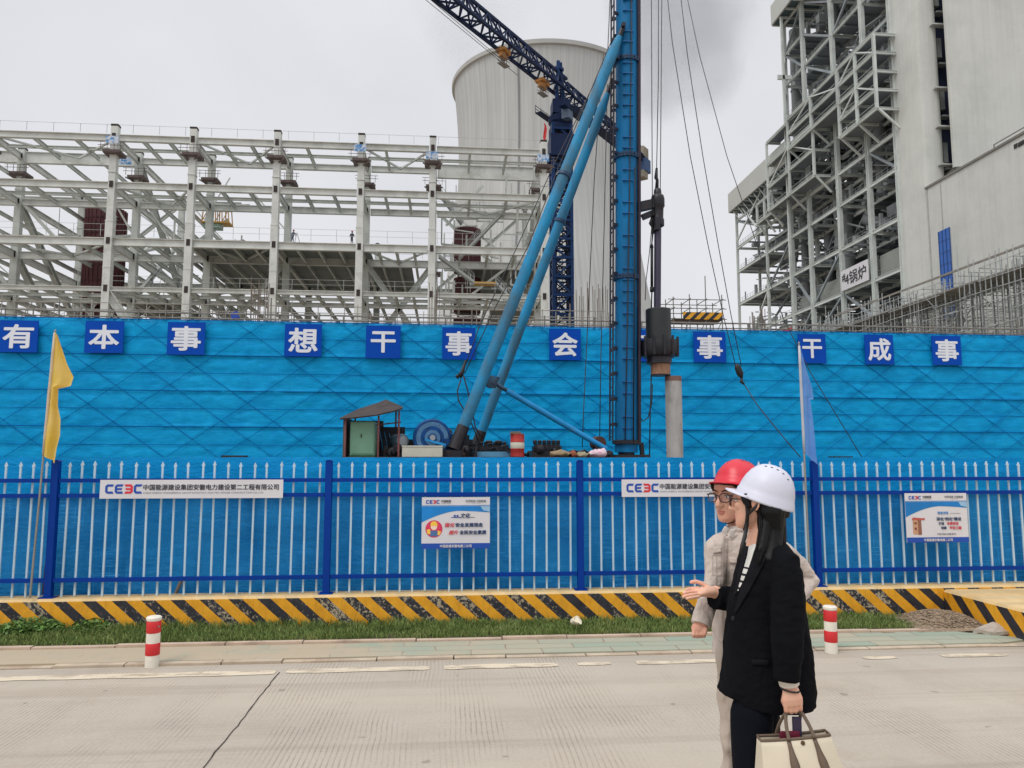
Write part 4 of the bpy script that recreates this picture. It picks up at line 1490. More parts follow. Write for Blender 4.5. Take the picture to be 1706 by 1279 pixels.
# red and white oil drum, engine sets, sacks
c = PY(862, 740, 16.8)
dr_ = thing('oil_drum', 'red oil drum with a broad white band on the rig deck', 'drum', (c.x, 16.8, DZ))
zt = PY(862, 723, 16.8).z
hh = zt - DZ
part('barrel', MB().lathe([(0.15, 0), (0.158, 0.01), (0.155, 0.03), (0.155, hh * .33), (0.160, hh * .345), (0.155, hh * .36), (0.155, hh * .64), (0.16, hh * .655), (0.155, hh * .67), (0.155, hh - 0.02), (0.158, hh), (0.14, hh), (0.14, hh - 0.01), (0, hh - 0.01)], (c.x, 16.8, DZ), 24), mat('drum red', lin(176, 50, 44), 0.5, var=0.15, scale=8, c2=lin(120, 60, 50), amount=(0.6, 0.8)), dr_, 35)
part('white_band', MB().lathe([(0.156, hh * .37), (0.1585, hh * .38), (0.1585, hh * .62), (0.156, hh * .63)], (c.x, 16.8, DZ), 24), WBX, dr_, 35)
part('pallet_lid', MB().box((c.x - 0.17, 16.66, zt + 0.004), (c.x + 0.08, 16.9, zt + 0.03)).box((c.x - 0.15, 16.68, zt + 0.034), (c.x + 0.06, 16.88, zt + 0.055)), mat('board grey', lin(120, 112, 100), 0.8), dr_)


def engine(px0, px1, pyt, Y, label, seed, stacks):
    a, b_ = PY(px0, pyt, Y), PY(px1, 757, Y)
    r = random.Random(seed)
    t = thing('engine', label, 'engine', ((a.x + b_.x) / 2, Y + 0.3, DZ))
    EM = mat('engine black', lin(26, 28, 34), 0.5, 0.2, var=0.3, scale=9, c2=lin(54, 44, 40), amount=(0.58, 0.75))
    part('bed', MB().box((a.x - 0.05, Y, DZ), (b_.x + 0.05, Y + 0.6, DZ + 0.12)), GREASE if stacks == 0 else mat('bed blue', lin(90, 150, 184), 0.5, var=0.15), t)
    h = a.z - DZ
    part('block', MB().box((a.x, Y + 0.1, DZ + 0.125), (b_.x, Y + 0.5, DZ + h * 0.6)).box((a.x + 0.04, Y + 0.13, DZ + h * 0.6), (b_.x - 0.04, Y + 0.47, DZ + h * 0.72)), EM, t)
    d = MB()
    n = 6
    for k in range(n):
        x = a.x + (b_.x - a.x) * (k + 0.5) / n
        d.lathe([(0.04, 0), (0.05, 0.02), (0.05, h * 0.2), (0.02, h * 0.24)], (x, Y + 0.3, DZ + h * 0.72), 10)
        d.tube([(x, Y + 0.09, DZ + h * 0.3), (x + 0.03, Y + 0.04, DZ + h * 0.45), (x + 0.02, Y + 0.08, DZ + h * 0.62)], 0.012, 6)
        d.lathe([(0.0, 0), (0.05, 0), (0.05, 0.03), (0, 0.03)], (x, Y + 0.1, DZ + h * r.uniform(0.25, 0.45)), 10, (0, -1, 0))
    part('fittings', d, EM, t)
    for k in range(stacks):
        x = a.x + (b_.x - a.x) * (0.35 + 0.35 * k)
        part('filter', MB().lathe([(0.07, 0), (0.085, 0.02), (0.085, h * 0.28), (0.06, h * 0.34), (0.0, h * 0.35)], (x, Y + 0.3, DZ + h * 0.7), 14), EM, t, 40)
    return t


engine(799, 846, 734, 17.0, 'dark engine with two round filters on a pale blue bed', 1, 2)
engine(890, 937, 731, 17.0, 'bulky black engine on the deck right of the oil drum', 2, 0)
for px0, px1, pt, pb, Y, c, lb, nm, ct in ((916, 952, 747, 758, 16.6, lin(140, 122, 94), 'beige crumpled sacking on the rig deck beside the black engine', 'sacking', 'sack'), (950, 964, 748, 757, 16.62, lin(140, 76, 52), 'small orange brown bundle on the rig deck', 'bundle', 'bundle'), (963, 985, 752, 759, 16.6, lin(150, 140, 114), 'flat pale rag on the rig deck', 'rag', 'rag'), (983, 1014, 744, 758, 16.6, lin(216, 190, 200), 'white and pink bag lying on the rig deck near the leader', 'bag', 'bag')):
    a, b_ = PY(px0, pt, Y), PY(px1, pb, Y)
    k = MB().ball((0, 0, 0), ((b_.x - a.x) / 2 * 1.0, 0.16, (a.z - DZ) * 0.45), 16)
    k.v = [v + Vector((noise.noise(v * 9 + Vector((px0, 0, 0))), 0, noise.noise(v * 14 + Vector((0, px0, 7))))) * 0.06 + Vector(((a.x + b_.x) / 2, Y + 0.15, DZ + (a.z - DZ) * 0.34)) for v in k.v]
    solo(nm, k, mat('cloth ' + nm, c, 0.85, var=0.2, scale=9, c2=(lin(196, 70, 110) if nm == 'bag' else None), amount=(0.55, 0.65), bmp=0.5), lb, ct, smooth=50)

# greasy odds and ends between the machines
cl_ = MB()
rnd = random.Random(61)
for k in range(190):
    px = rnd.choice((rnd.uniform(636, 700), rnd.uniform(740, 850), rnd.uniform(874, 1018)))
    Yq = rnd.uniform(16.9, 18.6)
    p = PY(px, 760, Yq)
    h = rnd.uniform(0.06, 0.3) * (0.6 if px > 940 else 1)
    s = rnd.uniform(0.03, 0.12)
    kind = rnd.random()
    if kind < 0.4:
        cl_.bar((p.x, Yq, DZ), (p.x + rnd.uniform(-.1, .1), Yq, DZ + h), s)
    elif kind < 0.7:
        cl_.tube([(p.x, Yq, DZ + h), (p.x + 0.1, Yq - 0.05, DZ + h * 1.15), (p.x + 0.22, Yq, DZ + h * 0.6)], 0.018, 6)
    else:
        cl_.lathe([(0.0, 0), (s, 0), (s, 0.06), (s * 0.5, 0.08), (s * 0.4, 0.14), (0, 0.14)], (p.x, Yq, DZ + h * 0.6), 10, (rnd.uniform(-.5, .5), -1, rnd.uniform(-.2, .2)))
solo('machine_clutter', cl_, GREASE, 'greasy pipes, valves and fittings crowding the rig deck between the machines', 'machinery', kind='stuff')

# hydraulic hammer on the guide rails
hm = thing('pile_hammer', 'dark steel pile hammer hung on the front of the leader', 'pile hammer', PY(1098, 625, RY))
HC = PY(1096, 500, RY)
hx = HC.x
dp = lambda px, py: PY(px, py, RY)
part('upper_bracket', MB().bar(dp(1064, 345), dp(1096, 338), 0.2, 0.22).box((dp(1062, 0).x + 0.3, RY - 0.2, dp(0, 356).z), (dp(1062, 0).x + 0.42, RY + 0.2, dp(0, 334).z)).bar(dp(1070, 362), dp(1094, 352), 0.12, 0.14), GREASE, hm)
part('head', MB().lathe([(0.05, 0.48), (0.09, 0.44), (0.10, 0.32), (0.15, 0.28), (0.17, 0.2), (0.17, 0.0), (0.14, -0.05), (0.13, -0.3), (0.15, -0.34), (0.15, -0.5), (0.09, -0.54)], dp(1096, 344), 18), GREASE, hm, 40)
part('column', MB().tube([dp(1096, 360), dp(1095, 516)], 0.088, 18), mat('column steel', lin(70, 66, 84), 0.4, 0.4, var=0.15, scale=3, stretch=(4, 4, 0.3)), hm, 40)
zt, zb = dp(1096, 515).z, dp(1096, 566).z
part('ram_cylinder', MB().lathe([(0.0, zt), (0.29, zt), (0.31, zt - 0.02), (0.31, zb), (0, zb)], (hx, RY, 0), 28), mat('ram black', lin(46, 50, 52), 0.45, 0.2, var=0.12, scale=2.5), hm, 40)
za, zb = dp(1096, 566).z, dp(1096, 594).z
fl = MB().lathe([(0.36, za), (0.46, za - 0.03), (0.47, za - 0.1), (0.47, zb + 0.06), (0.43, zb), (0.3, zb - 0.02)], (hx, RY, 0), 24)
fl.box((dp(1066, 0).x - 0.1, RY - 0.24, zb + 0.04), (hx - 0.3, RY + 0.24, za - 0.06))
for k in range(12):
    a = 6.283 * k / 12
    fl.bar((hx + math.cos(a) * 0.47, RY + math.sin(a) * 0.47, zb + 0.0), (hx + math.cos(a) * 0.47, RY + math.sin(a) * 0.47, za + 0.05), 0.05)
part('pile_cap', fl, GREASE, hm, 40)
za, zb = dp(1096, 594).z, dp(1096, 606).z
part('cap_skirt', MB().lathe([(0.31, za), (0.31, zb), (0.27, zb - 0.01)], (hx, RY, 0), 24), DARKST, hm, 40)
za, zb = dp(1096, 606).z, dp(1098, 626).z
part('cushion', MB().lathe([(0.24, za), (0.235, zb + 0.03)], (hx + 0.03, RY, 0), 24), mat('cushion wood', lin(164, 124, 98), 0.8, var=0.25, scale=8, stretch=(2, 2, 0.5)), hm, 40)
part('cushion_ring', MB().lathe([(0.245, zb + 0.03), (0.245, zb), (0.2, zb)], (hx + 0.03, RY, 0), 24), GREASE, hm, 40)
part('hook', MB().tube([dp(1094, 280), dp(1093, 296), dp(1095, 300), dp(1094, 318)], [0.03, 0.05, 0.04, 0.05], 8), BLACK, hm, True)
part('chain', MB().tube([dp(1087, 360), dp(1084, 372), dp(1088, 380), dp(1086, 405), dp(1086, 412)], [0.03, 0.05, 0.03, 0.016, 0.05], 8).tube([dp(1086, 412), dp(1086, 478)], 0.036, 8).tube([dp(1086, 478), dp(1086, 486)], 0.05, 8).tube([dp(1086, 486), dp(1085, 518)], 0.018, 6), BLACK, hm, True)
part('hose', MB().tube([dp(1087, 640), dp(1086, 670), dp(1080, 695), dp(1071, 702), dp(1064, 690)], 0.014, 6).tube([dp(1085, 625), dp(1083, 700), dp(1082, 768)], 0.016, 6), BLACK, hm, True)

pz = PY(1121, 627, RY)
pe = thing('concrete_pile', 'round grey concrete pile standing upright below the hammer', 'pile', (5.57, RY, 0))
part('shaft', MB().lathe([(0.2, 0.0), (0.2, pz.z - 0.12)], (5.57, RY, 0), 28), mat('pile concrete', lin(172, 170, 168), 0.85, var=0.1, scale=3, c2=lin(130, 124, 116), amount=(0.5, 0.75), stretch=(1.5, 1.5, 0.6), bmp=0.3), pe, 40)
part('end_plate', MB().lathe([(0.203, pz.z - 0.12), (0.203, pz.z), (0.12, pz.z), (0.12, pz.z - 0.3)], (5.57, RY, 0), 28), mat('end plate rust', lin(128, 96, 88), 0.8, var=0.2, scale=9), pe, 40)

# wire ropes: each rope a thing of its own
def rope(pts, label, r=0.011, cat='rope'):
    return solo('wire_rope', MB().tube(pts, r, 6), ROPE, label, cat, 'wire ropes around the piling rig', smooth=True)


def pline(pts, y0, y1=None):
    y1 = y1 if y1 is not None else y0
    return [PY(a, b_, y0 + (y1 - y0) * i / (len(pts) - 1)) for i, (a, b_) in enumerate(pts)]


rope(pline([(1106, -60), (1120, 70), (1150, 260), (1180, 410), (1205, 525), (1225, 607)], 18.1, 17.6), 'long rope from the leader top to the pulley block, left of the pair')
rope(pline([(1128, -60), (1145, 90), (1171, 260), (1197, 410), (1217, 520), (1235, 610)], 18.1, 17.6), 'long rope from the leader top to the pulley block, right of the pair')
rope(pline([(1133, -60), (1165, 90), (1211, 260), (1240, 345), (1272, 441), (1305, 530), (1350, 620), (1440, 768)], 18.1, 16.0), 'long slack guy rope sweeping down to the ground right of the blue flag', 0.010)
rope(pline([(1236, 634), (1262, 675), (1300, 722), (1345, 775)], 17.6, 16.6), 'doubled lower rope running from the pulley block to the ground', 0.013)
rope(pline([(1085, -60), (1086, 170), (1087, 360)], 17.9), 'hoist rope to the hammer bracket beside the leader')
rope(pline([(1097, -60), (1097, 120), (1094, 280)], 17.95), 'thin hoist rope holding the hammer head')
rope(pline([(1103, -60), (1101, 200), (1100, 322)], 18.05), 'hoist rope right of the hammer head')
rope(pline([(1087, 362), (1082, 420), (1076, 470), (1075, 500)], 18.1), 'slack rope hanging between bracket and ram cylinder', 0.01)
rope(pline([(1018, -40), (1012, 95), (920, 280), (862, 410), (798, 545), (771, 620)], 17.8, 17.2), 'steep rope from leader to the hanging tackle beside the front strut')
rope(pline([(1022, 60), (930, 280), (880, 410), (826, 510), (774, 622)], 17.9, 17.3), 'lower steep rope from leader to the hanging tackle')
rope(pline([(1005, 90), (990, 300), (980, 520), (972, 690), (970, 745)], 18.6, 18.0), 'near vertical rope dropping to the deck left of the leader, outer')
rope(pline([(1012, 140), (1006, 400), (1001, 600), (999, 735)], 18.4, 17.8), 'near vertical rope dropping to the rusty drum left of the leader')
for k in range(1):
    rope(pline([(768, 632), (762, 650), (764, 668), (778, 690), (790, 715), (797, 735)], 17.2), 'looped rope tail hanging from tackle to the rear strut foot', 0.016)
    rope(pline([(772, 625), (779, 650), (786, 680), (792, 712), (800, 726)], 17.3), 'straight rope tail hanging from tackle to the deck', 0.016)
tk = thing('tackle_block', 'small black tackle block hanging beside the front strut', 'tackle', PY(768, 632, 17.2))
part('cheek', MB().tube([PY(776, 600, 17.2), PY(770, 620, 17.2), PY(765, 628, 17.2)], [0.02, 0.05, 0.06], 10), BLACK, tk, True)
part('shackle', MB().tube([PY(765, 628, 17.2), PY(759, 626, 17.2)], [0.05, 0.03], 8), BLACK, tk, True)
pb = thing('pulley_block', 'black pulley block on the slanting ropes left of the blue flag', 'pulley', PY(1232, 622, 17.6))
part('cheek', MB().tube([PY(1226, 606, 17.6), PY(1229, 612, 17.6), PY(1233, 622, 17.6), PY(1236, 630, 17.6)], [0.03, 0.085, 0.09, 0.03], 12, ell=0.6), BLACK, pb, True)
part('hook', MB().tube([PY(1236, 630, 17.6), PY(1235, 636, 17.6), PY(1240, 640, 17.55)], [0.03, 0.045, 0.02], 8), BLACK, pb, True)
# ------------------------------------------------------------------ steel frame under construction (left)
PALE = mat('pale primer steel', lin(204, 206, 201), 0.55, var=0.1, scale=0.6, c2=lin(166, 168, 160), amount=(0.5, 0.75))
PALE_G = mat('grey primer steel', lin(192, 196, 190), 0.55, var=0.1, scale=0.5, c2=lin(158, 162, 156), amount=(0.5, 0.75))
DARKP = mat('dark basket steel', lin(96, 82, 80), 0.7, var=0.3, scale=2)
MAROON = mat('maroon duct', lin(84, 40, 44), 0.65, var=0.2, scale=0.5)
DECKD = mat('steel decking', lin(128, 134, 132), 0.7, var=0.2, scale=0.3)
BLKOP = mat('dark opening', lin(50, 40, 38), 0.8)
GALV = mat('galvanised rail', lin(172, 176, 174), 0.5, 0.1, var=0.1)
fr = thing('unfinished_hall', 'pale steel frame of a hall under construction behind the netted wall', 'building', (-20, 95, 0))
CXS = [-69.5, -55.2, -40.6, -31.3, -21.2, -10.9, -2.0, 12.1]
LV = [8.5, 15.5, 22.2, 28.0, 35.0, 41.0]
RW = [92.0, 99.2, 115.5]
TOPS = {92.0: 42.4, 99.2: 42.0, 115.5: 41.4}
cols, opn, plat, caps = [], [], [], []
rnd = random.Random(77)


def low(j, i):      # the middle of the rear row is still only part built
    return j == 2 and i in (3, 4, 5, 6)


for j, y in enumerate(RW):
    for i, x in enumerate(CXS):
        top = TOPS[y] if not low(j, i) else 34.5 + 0.6 * (i % 2)
        w = 0.88
        b = MB().box((x - w / 2, y - w / 2, 0), (x + w / 2, y + w / 2, 30.5)).box((x - w / 2 + 0.04, y - w / 2 + 0.04, 30.5), (x + w / 2 - 0.04, y + w / 2 - 0.04, top))
        for z in (12, 24.8, 30.5, 36.6):
            if z < top:
                b.box((x - w / 2 - 0.03, y - w / 2 - 0.03, z - 0.06), (x + w / 2 + 0.03, y + w / 2 + 0.03, z + 0.06))
        cols.append((y, b))
        for z in LV[2:]:
            if z < top:
                opn.append(MB().box((x - 0.22, y - w / 2 - 0.05, z - 0.35), (x + 0.22, y - w / 2 - 0.02, z + 0.45)))
        caps.append(MB().box((x - 0.42, y - 0.42, top), (x + 0.42, y + 0.42, top + 0.25)))
        if j < 2 or low(j, i):
            # dark hanging work basket round the joint below the top beam
            z = top - 3.3 if not low(j, i) else top - 3.6
            k = MB()
            k.box((x - 0.98, y - 0.95, z - 0.32), (x + 0.98, y + 0.95, z - 0.22))
            k.box((x - 1.02, y - 1.0, z - 0.22), (x + 1.02, y - 0.94, z + 0.08))
            k.box((x - 1.02, y - 0.93, z - 0.21), (x - 0.96, y + 0.95, z + 0.08))
            k.box((x + 0.96, y - 0.93, z - 0.21), (x + 1.02, y + 0.95, z + 0.08))
            for a in (-1.15, -0.4, 0.4, 1.15):
                k.bar((x + a, y - 1.12, z), (x + a, y - 1.12, z + 0.95), 0.05)
            for h in (0.55, 0.95):
                k.bar((x - 1.5, y - 1.12, z + h), (x + 1.5, y - 1.12, z + h), 0.05)
            if rnd.random() < 0.7:
                s = rnd.uniform(0.3, 0.6)
                k.bar((x - 1.2, y - 1.1, z - 0.3), (x - 0.3, y - 0.5, z - 1.4 * s), 0.14)
                k.bar((x + 1.2, y - 1.1, z - 0.3), (x + 0.3, y - 0.5, z - 1.4 * s), 0.14)
            plat.append(k)
for (y, b) in cols:
    part('column', b, PALE if y < 95 else PALE_G, fr)
many('column_opening', opn, BLKOP, fr)
many('column_cap', caps, BLKOP, fr)
for k in plat:
    part('work_basket', k, DARKP, fr)
for px_, py_, nn in ((187, 232, 92), (209, 268, 99.2), (720, 258, 92), (905, 263, 92), (600, 246, 92)):
    c = PY(px_, py_, nn - 1.3)
    part('notice_plate', MB().box((c.x - 0.75, nn - 1.32, c.z - 0.45), (c.x + 0.75, nn - 1.28, c.z + 0.45)), mat('notice blue', lin(60, 130, 190), 0.5, var=0.2, scale=4, c2=lin(200, 206, 212), amount=(0.45, 0.55)), fr)
beams, braces, joists = [], [], []
for j, y in enumerate(RW):
    for i in range(len(CXS) - 1):
        a, b_ = CXS[i] + 0.5, CXS[i + 1] - 0.5
        for li, z in enumerate(LV):
            if j == 2 and (2 < i < 7) and z > 33:
                continue
            h = (0.6, 0.6, 0.55, 0.95, 0.85, 0.82)[li]
            if j == 1 and i in (0, 1) and li == 5:
                h = 1.5
            if j == 1 and i == 6 and li == 5:
                h = 1.9
            beams.append((j, MB().ibeam((a, y, z), (b_, y, z), h, 0.5, 0.07)))
for i, x in enumerate(CXS):
    for j in range(2):
        y0, y1 = RW[j] + 0.5, RW[j + 1] - 0.5
        for li, z in enumerate(LV):
            if j == 1 and low(2, i) and z > 33:
                continue
            beams.append((j, MB().ibeam((x, y0, z), (x, y1, z), (0.6, 0.7, 0.6, 0.95, 0.8, 0.8)[li], 0.4, 0.06)))
beams.sort(key=lambda q: q[0])
many('beam', [b for _, b in beams], PALE, fr, cap=100)
# secondary beams and plan bracing between the rows, at the upper floors
for i in range(len(CXS) - 1):
    x0, x1 = CXS[i], CXS[i + 1]
    for li in (2, 3, 4, 5):
        z = LV[li] - 0.05
        n = 3 if li in (4, 5) else 4
        for k in range(1, n):
            x = x0 + (x1 - x0) * k / n
            if li == 5 and i in (4, 5) and k == 2:
                continue
            joists.append(MB().ibeam((x, RW[0] + 0.3, z), (x, RW[1] - 0.3, z), 0.5, 0.28, 0.05))
            if not (2 < i < 7 and li > 3) and (li < 5 or i < 2 or i == 6):
                joists.append(MB().ibeam((x, RW[1] + 0.3, z), (x, RW[2] - 0.3, z), 0.5, 0.28, 0.05))
        if li != 3:
            yy = RW[0] + 3.4
            joists.append(MB().ibeam((x0 + 0.4, yy, z), (x1 - 0.4, yy, z), 0.4, 0.25, 0.05))
        if (i + li) % 2 == 0 and i != 4:
            xm = (x0 + x1) / 2
            for xx in (x0 + 0.5, x1 - 0.5):
                braces.append(MB().bar((xx, RW[0] + 0.5, z), (xm, RW[1] - 0.5, z), 0.22))
many('joist', joists, PALE_G, fr, cap=60)
# vertical bracing, heavy diagonals
V3 = lambda i, j, z: (CXS[i], RW[j], z)
for (i0, j0, z0, i1, j1, z1, w) in ((1, 1, 35, 1, 2, 22.2, 0.8), (1, 1, 28, 1, 2, 15.5, 0.8), (2, 1, 41, 2, 2, 28, 0.8), (2, 1, 22.2, 2, 2, 35, 0.6), (3, 1, 28, 3, 2, 15.5, 0.7), (2, 0, 22.0, 3, 0, 8.5, 0.9), (3, 1, 15.5, 4, 1, 28, 0.6), (3, 0, 8.5, 2, 0, 15.5, 0.5),
                                     (5, 1, 28, 6, 1, 15.5, 0.7), (6, 1, 28, 5, 1, 15.5, 0.7), (6, 1, 35, 6, 2, 22.2, 0.6), (7, 1, 35, 7, 2, 22.2, 0.6), (7, 1, 41, 7, 2, 28, 0.5), (0, 1, 35, 0, 2, 22, 0.8), (6, 2, 15.5, 7, 2, 28, 0.5), (1, 2, 28, 2, 2, 41, 0.5), (2, 2, 28, 1, 2, 41, 0.5), (6, 2, 28, 7, 2, 41, 0.45), (7, 2, 28, 6, 2, 41, 0.45)):
    braces.append(MB().ibeam(V3(i0, j0, z0), V3(i1, j1, z1), w, w * 0.8, 0.08))
for k_ in range(46):          # slender floor and wall bracing behind the front row
    i_ = rnd.choice((0, 1, 1, 2, 2, 3, 6, 6, 6))
    za = rnd.choice(LV[1:5])
    zb = LV[LV.index(za) + 1]
    ya, yb = (rnd.choice((99.2, 104, 109, 115.5)),) * 2 if rnd.random() < 0.6 else (99.2, 115.5)
    xa_ = rnd.uniform(CXS[i_], CXS[i_ + 1])
    xb_ = min(max(xa_ + rnd.choice((-1, 1)) * rnd.uniform(4, 9), CXS[i_] - 4), CXS[i_ + 1] + 1)
    braces.append(MB().bar((xa_, ya, za), (xb_, yb, zb), rnd.choice((0.14, 0.2, 0.3, 0.4))))
many('brace', braces, PALE_G, fr, cap=60)
# decks
for x0, x1, j0, j1, z in ((CXS[3], CXS[5] + 1, 0, 1, 28.45), (CXS[3] - 2, CXS[5] + 6, 1, 2, 28.2), (CXS[6] + 5, CXS[7], 1, 2, 28.5), (CXS[2] - 3, CXS[3] - 4, 1, 2, 22.6), (CXS[6] + 8, CXS[7], 1, 2, 22.6), (CXS[4], CXS[6], 1, 2, 15.8)):
    part('deck', MB().box((x0, RW[j0] + 0.6, z), (x1, RW[j1] - 0.2, z + 0.15)), DECKD, fr)
# guard rails along the working level and beam tops
rl = []
for z, y, x0, x1, h in ((28.63, 91.75, CXS[0], CXS[7], 1.5), (22.6, 91.8, CXS[2], CXS[7], 1.2), (41.6, 91.9, CXS[0], CXS[7], 1.1), (28.7, 99, CXS[3], CXS[7], 1.2), (35.6, 99.2, CXS[6], CXS[7], 1.2)):
    k = MB()
    x = x0
    while x <= x1:
        k.bar((x, y, z), (x, y, z + h), 0.045)
        x += 3.1
    for f in ((0.5, 1.0) if z != 41.6 else (0.96,)):
        k.bar((x0, y, z + h * f), (x1, y, z + h * f), 0.03)
    rl.append(k)
many('guard_rail', rl, GALV, fr)


def stair(p, q, w, name_mb):
    """straight flight with stringers, treads and handrail"""
    p, q = Vector(p), Vector(q)
    d = (q - p)
    s = Vector((0, 0, 1)).cross(d).normalized() * (w / 2)
    for k in (-1, 1):
        name_mb.bar(p + s * k, q + s * k, 0.08, 0.3)
        for h in (0.55, 1.1):
            name_mb.bar(p + s * k + Vector((0, 0, h)), q + s * k + Vector((0, 0, h)), 0.05)
        for i in range(7):
            c = p + d * (i / 6) + s * k
            name_mb.bar(c, c + Vector((0, 0, 1.1)), 0.045)
    n = int(abs(d.z) / 0.22)
    for i in range(n):
        c = p + d * ((i + 0.5) / n)
        name_mb.bar(c - s, c + s, 0.24, 0.04)


sts = []
for p, q in (((-42, 105, 15.8), (-48, 105, 19.0)), ((-48, 106.5, 19.0), (-42, 106.5, 22.3)), ((-54, 100.5, 8.5), (-49.5, 100.5, 12)), ((-49.5, 101.5, 12), (-54, 101.5, 15.5)), ((-53.5, 96, 15.8), (-47.5, 96, 19.6)), ((2.0, 104, 35.3), (-2.5, 103, 41.0)), ((1.5, 98, 28.6), (7.5, 98, 35.2)), ((-1.2, 95, 28.0), (3.4, 95, 24.6)), ((6.2, 95, 24.6), (10.2, 95, 20.5)), ((-33, 101, 15.8), (-28.5, 101, 22.0))):
    k = MB()
    stair(p, q, 1.1, k)
    sts.append(k)
k = MB().box((3.4, 94.2, 24.4), (6.2, 95.8, 24.6))
part('stair_landing', k, mat('orange landing', lin(200, 160, 90), 0.7), fr)
many('stair', sts, GALV, fr)
# secondary rail clutter at the right bay
cl = MB()
for k in range(64):
    x, y, z = rnd.uniform(-1, 11), rnd.uniform(94, 113), rnd.choice((22.8, 28.7, 35.6, 31.5, 25.5))
    cl.bar((x, y, z), (x + rnd.uniform(1, 5), y + rnd.uniform(-1, 1), z + rnd.uniform(-0.2, 0.2)), rnd.uniform(0.08, 0.3))
    cl.bar((x, y, z), (x, y, z + rnd.uniform(1, 5)), rnd.uniform(0.06, 0.25))
for k in range(40):
    x, y, z = rnd.uniform(-56, -28), rnd.uniform(98, 113), rnd.choice((22.8, 28.7, 18.5, 31.5, 15.9))
    cl.bar((x, y, z), (x + rnd.uniform(1, 5), y + rnd.uniform(-1, 1), z), rnd.uniform(0.08, 0.3))
    cl.bar((x, y, z), (x, y, z + rnd.uniform(1, 5)), rnd.uniform(0.06, 0.22))
part('loose_steel', cl, PALE_G, fr, kind='stuff')

# maroon silos / ducts standing inside the frame
def silo(x0, x1, y0, y1, zs, label):
    t = thing('coal_bunker', label, 'bunker', ((x0 + x1) / 2, (y0 + y1) / 2, 0), 'maroon bunkers inside the steel frame')
    for za, zb in zs:
        b = MB()
        n = 26
        cx, cy_, r = (x0 + x1) / 2, (y0 + y1) / 2, (x1 - x0) / 2
        b.lathe([(r * 0.98, za), (r, za + 0.1), (r, zb - 0.1), (r * 0.98, zb)], (cx, cy_, 0), n)
        for k in range(n):
            a = 6.283 * k / n
            b.bar((cx + math.cos(a) * r * 1.01, cy_ + math.sin(a) * r * 1.01, za), (cx + math.cos(a) * r * 1.01, cy_ + math.sin(a) * r * 1.01, zb), 0.14)
        z = za + 1.2
        part('shell', b, MAROON, t)
        h = MB()
        while z < zb:
            h.lathe([(r * 1.0, z), (r * 1.03, z + 0.02), (r * 1.03, z + 0.16), (r, z + 0.18)], (cx, cy_, 0), n)
            z += 2.2
        part('stiffener', h, mat('dark maroon', lin(62, 30, 34), 0.7), t)


a, b_ = PY(139, 450, 106).x, PY(203, 450, 106).x
silo(a, b_, 103, 109.5, ((8, 22.0), (22.6, 36.5)), 'maroon ribbed bunker between the left columns of the steel frame')
a, b_ = PY(757, 450, 106).x, PY(800, 450, 106).x
silo(a, b_, 103, 109, ((8, 22.0), (22.8, 27.8), (28.7, 35.0)), 'maroon ribbed bunker at the right end of the steel frame')

# yellow load hanging under a beam, and rope-hung platform
ol = thing('lifting_platform', 'small orange caged platform hanging in the left bays of the frame', 'platform', PY(362, 372, 104))
c = BASE[ol.name]
k = MB().box((c.x - 1.9, 103, c.z - 0.2), (c.x + 1.9, 105, c.z)).box((c.x - 1.6, 103.2, c.z + 1.9), (c.x + 1.7, 104.8, c.z + 2.1))
for x in (-1.8, -0.9, 0, 0.9, 1.8):
    for y in (103.1, 104.9):
        k.bar((c.x + x, y, c.z), (c.x + x * 0.9, y, c.z + 1.95), 0.12)
for i in range(4):
    k.bar((c.x - 1.8 + i * 0.9, 103.1, c.z), (c.x - 0.9 + i * 0.9, 103.1, c.z + 1.9), 0.09)
part('cage', k, mat('orange cage', lin(196, 148, 72), 0.6, var=0.25, scale=2), ol)
part('hanger', MB().bar((c.x, 104, c.z + 2.1), (c.x, 104, 34.6), 0.1).bar((c.x - 1.5, 104, c.z + 2.1), (c.x - 1.5, 104, 34.6), 0.06), GALV, ol)
part('green_tray', MB().box((c.x - 1.7, 103.2, c.z - 0.8), (c.x + 0.6, 104.8, c.z - 0.25)), mat('tray green', lin(150, 176, 160), 0.6), ol)


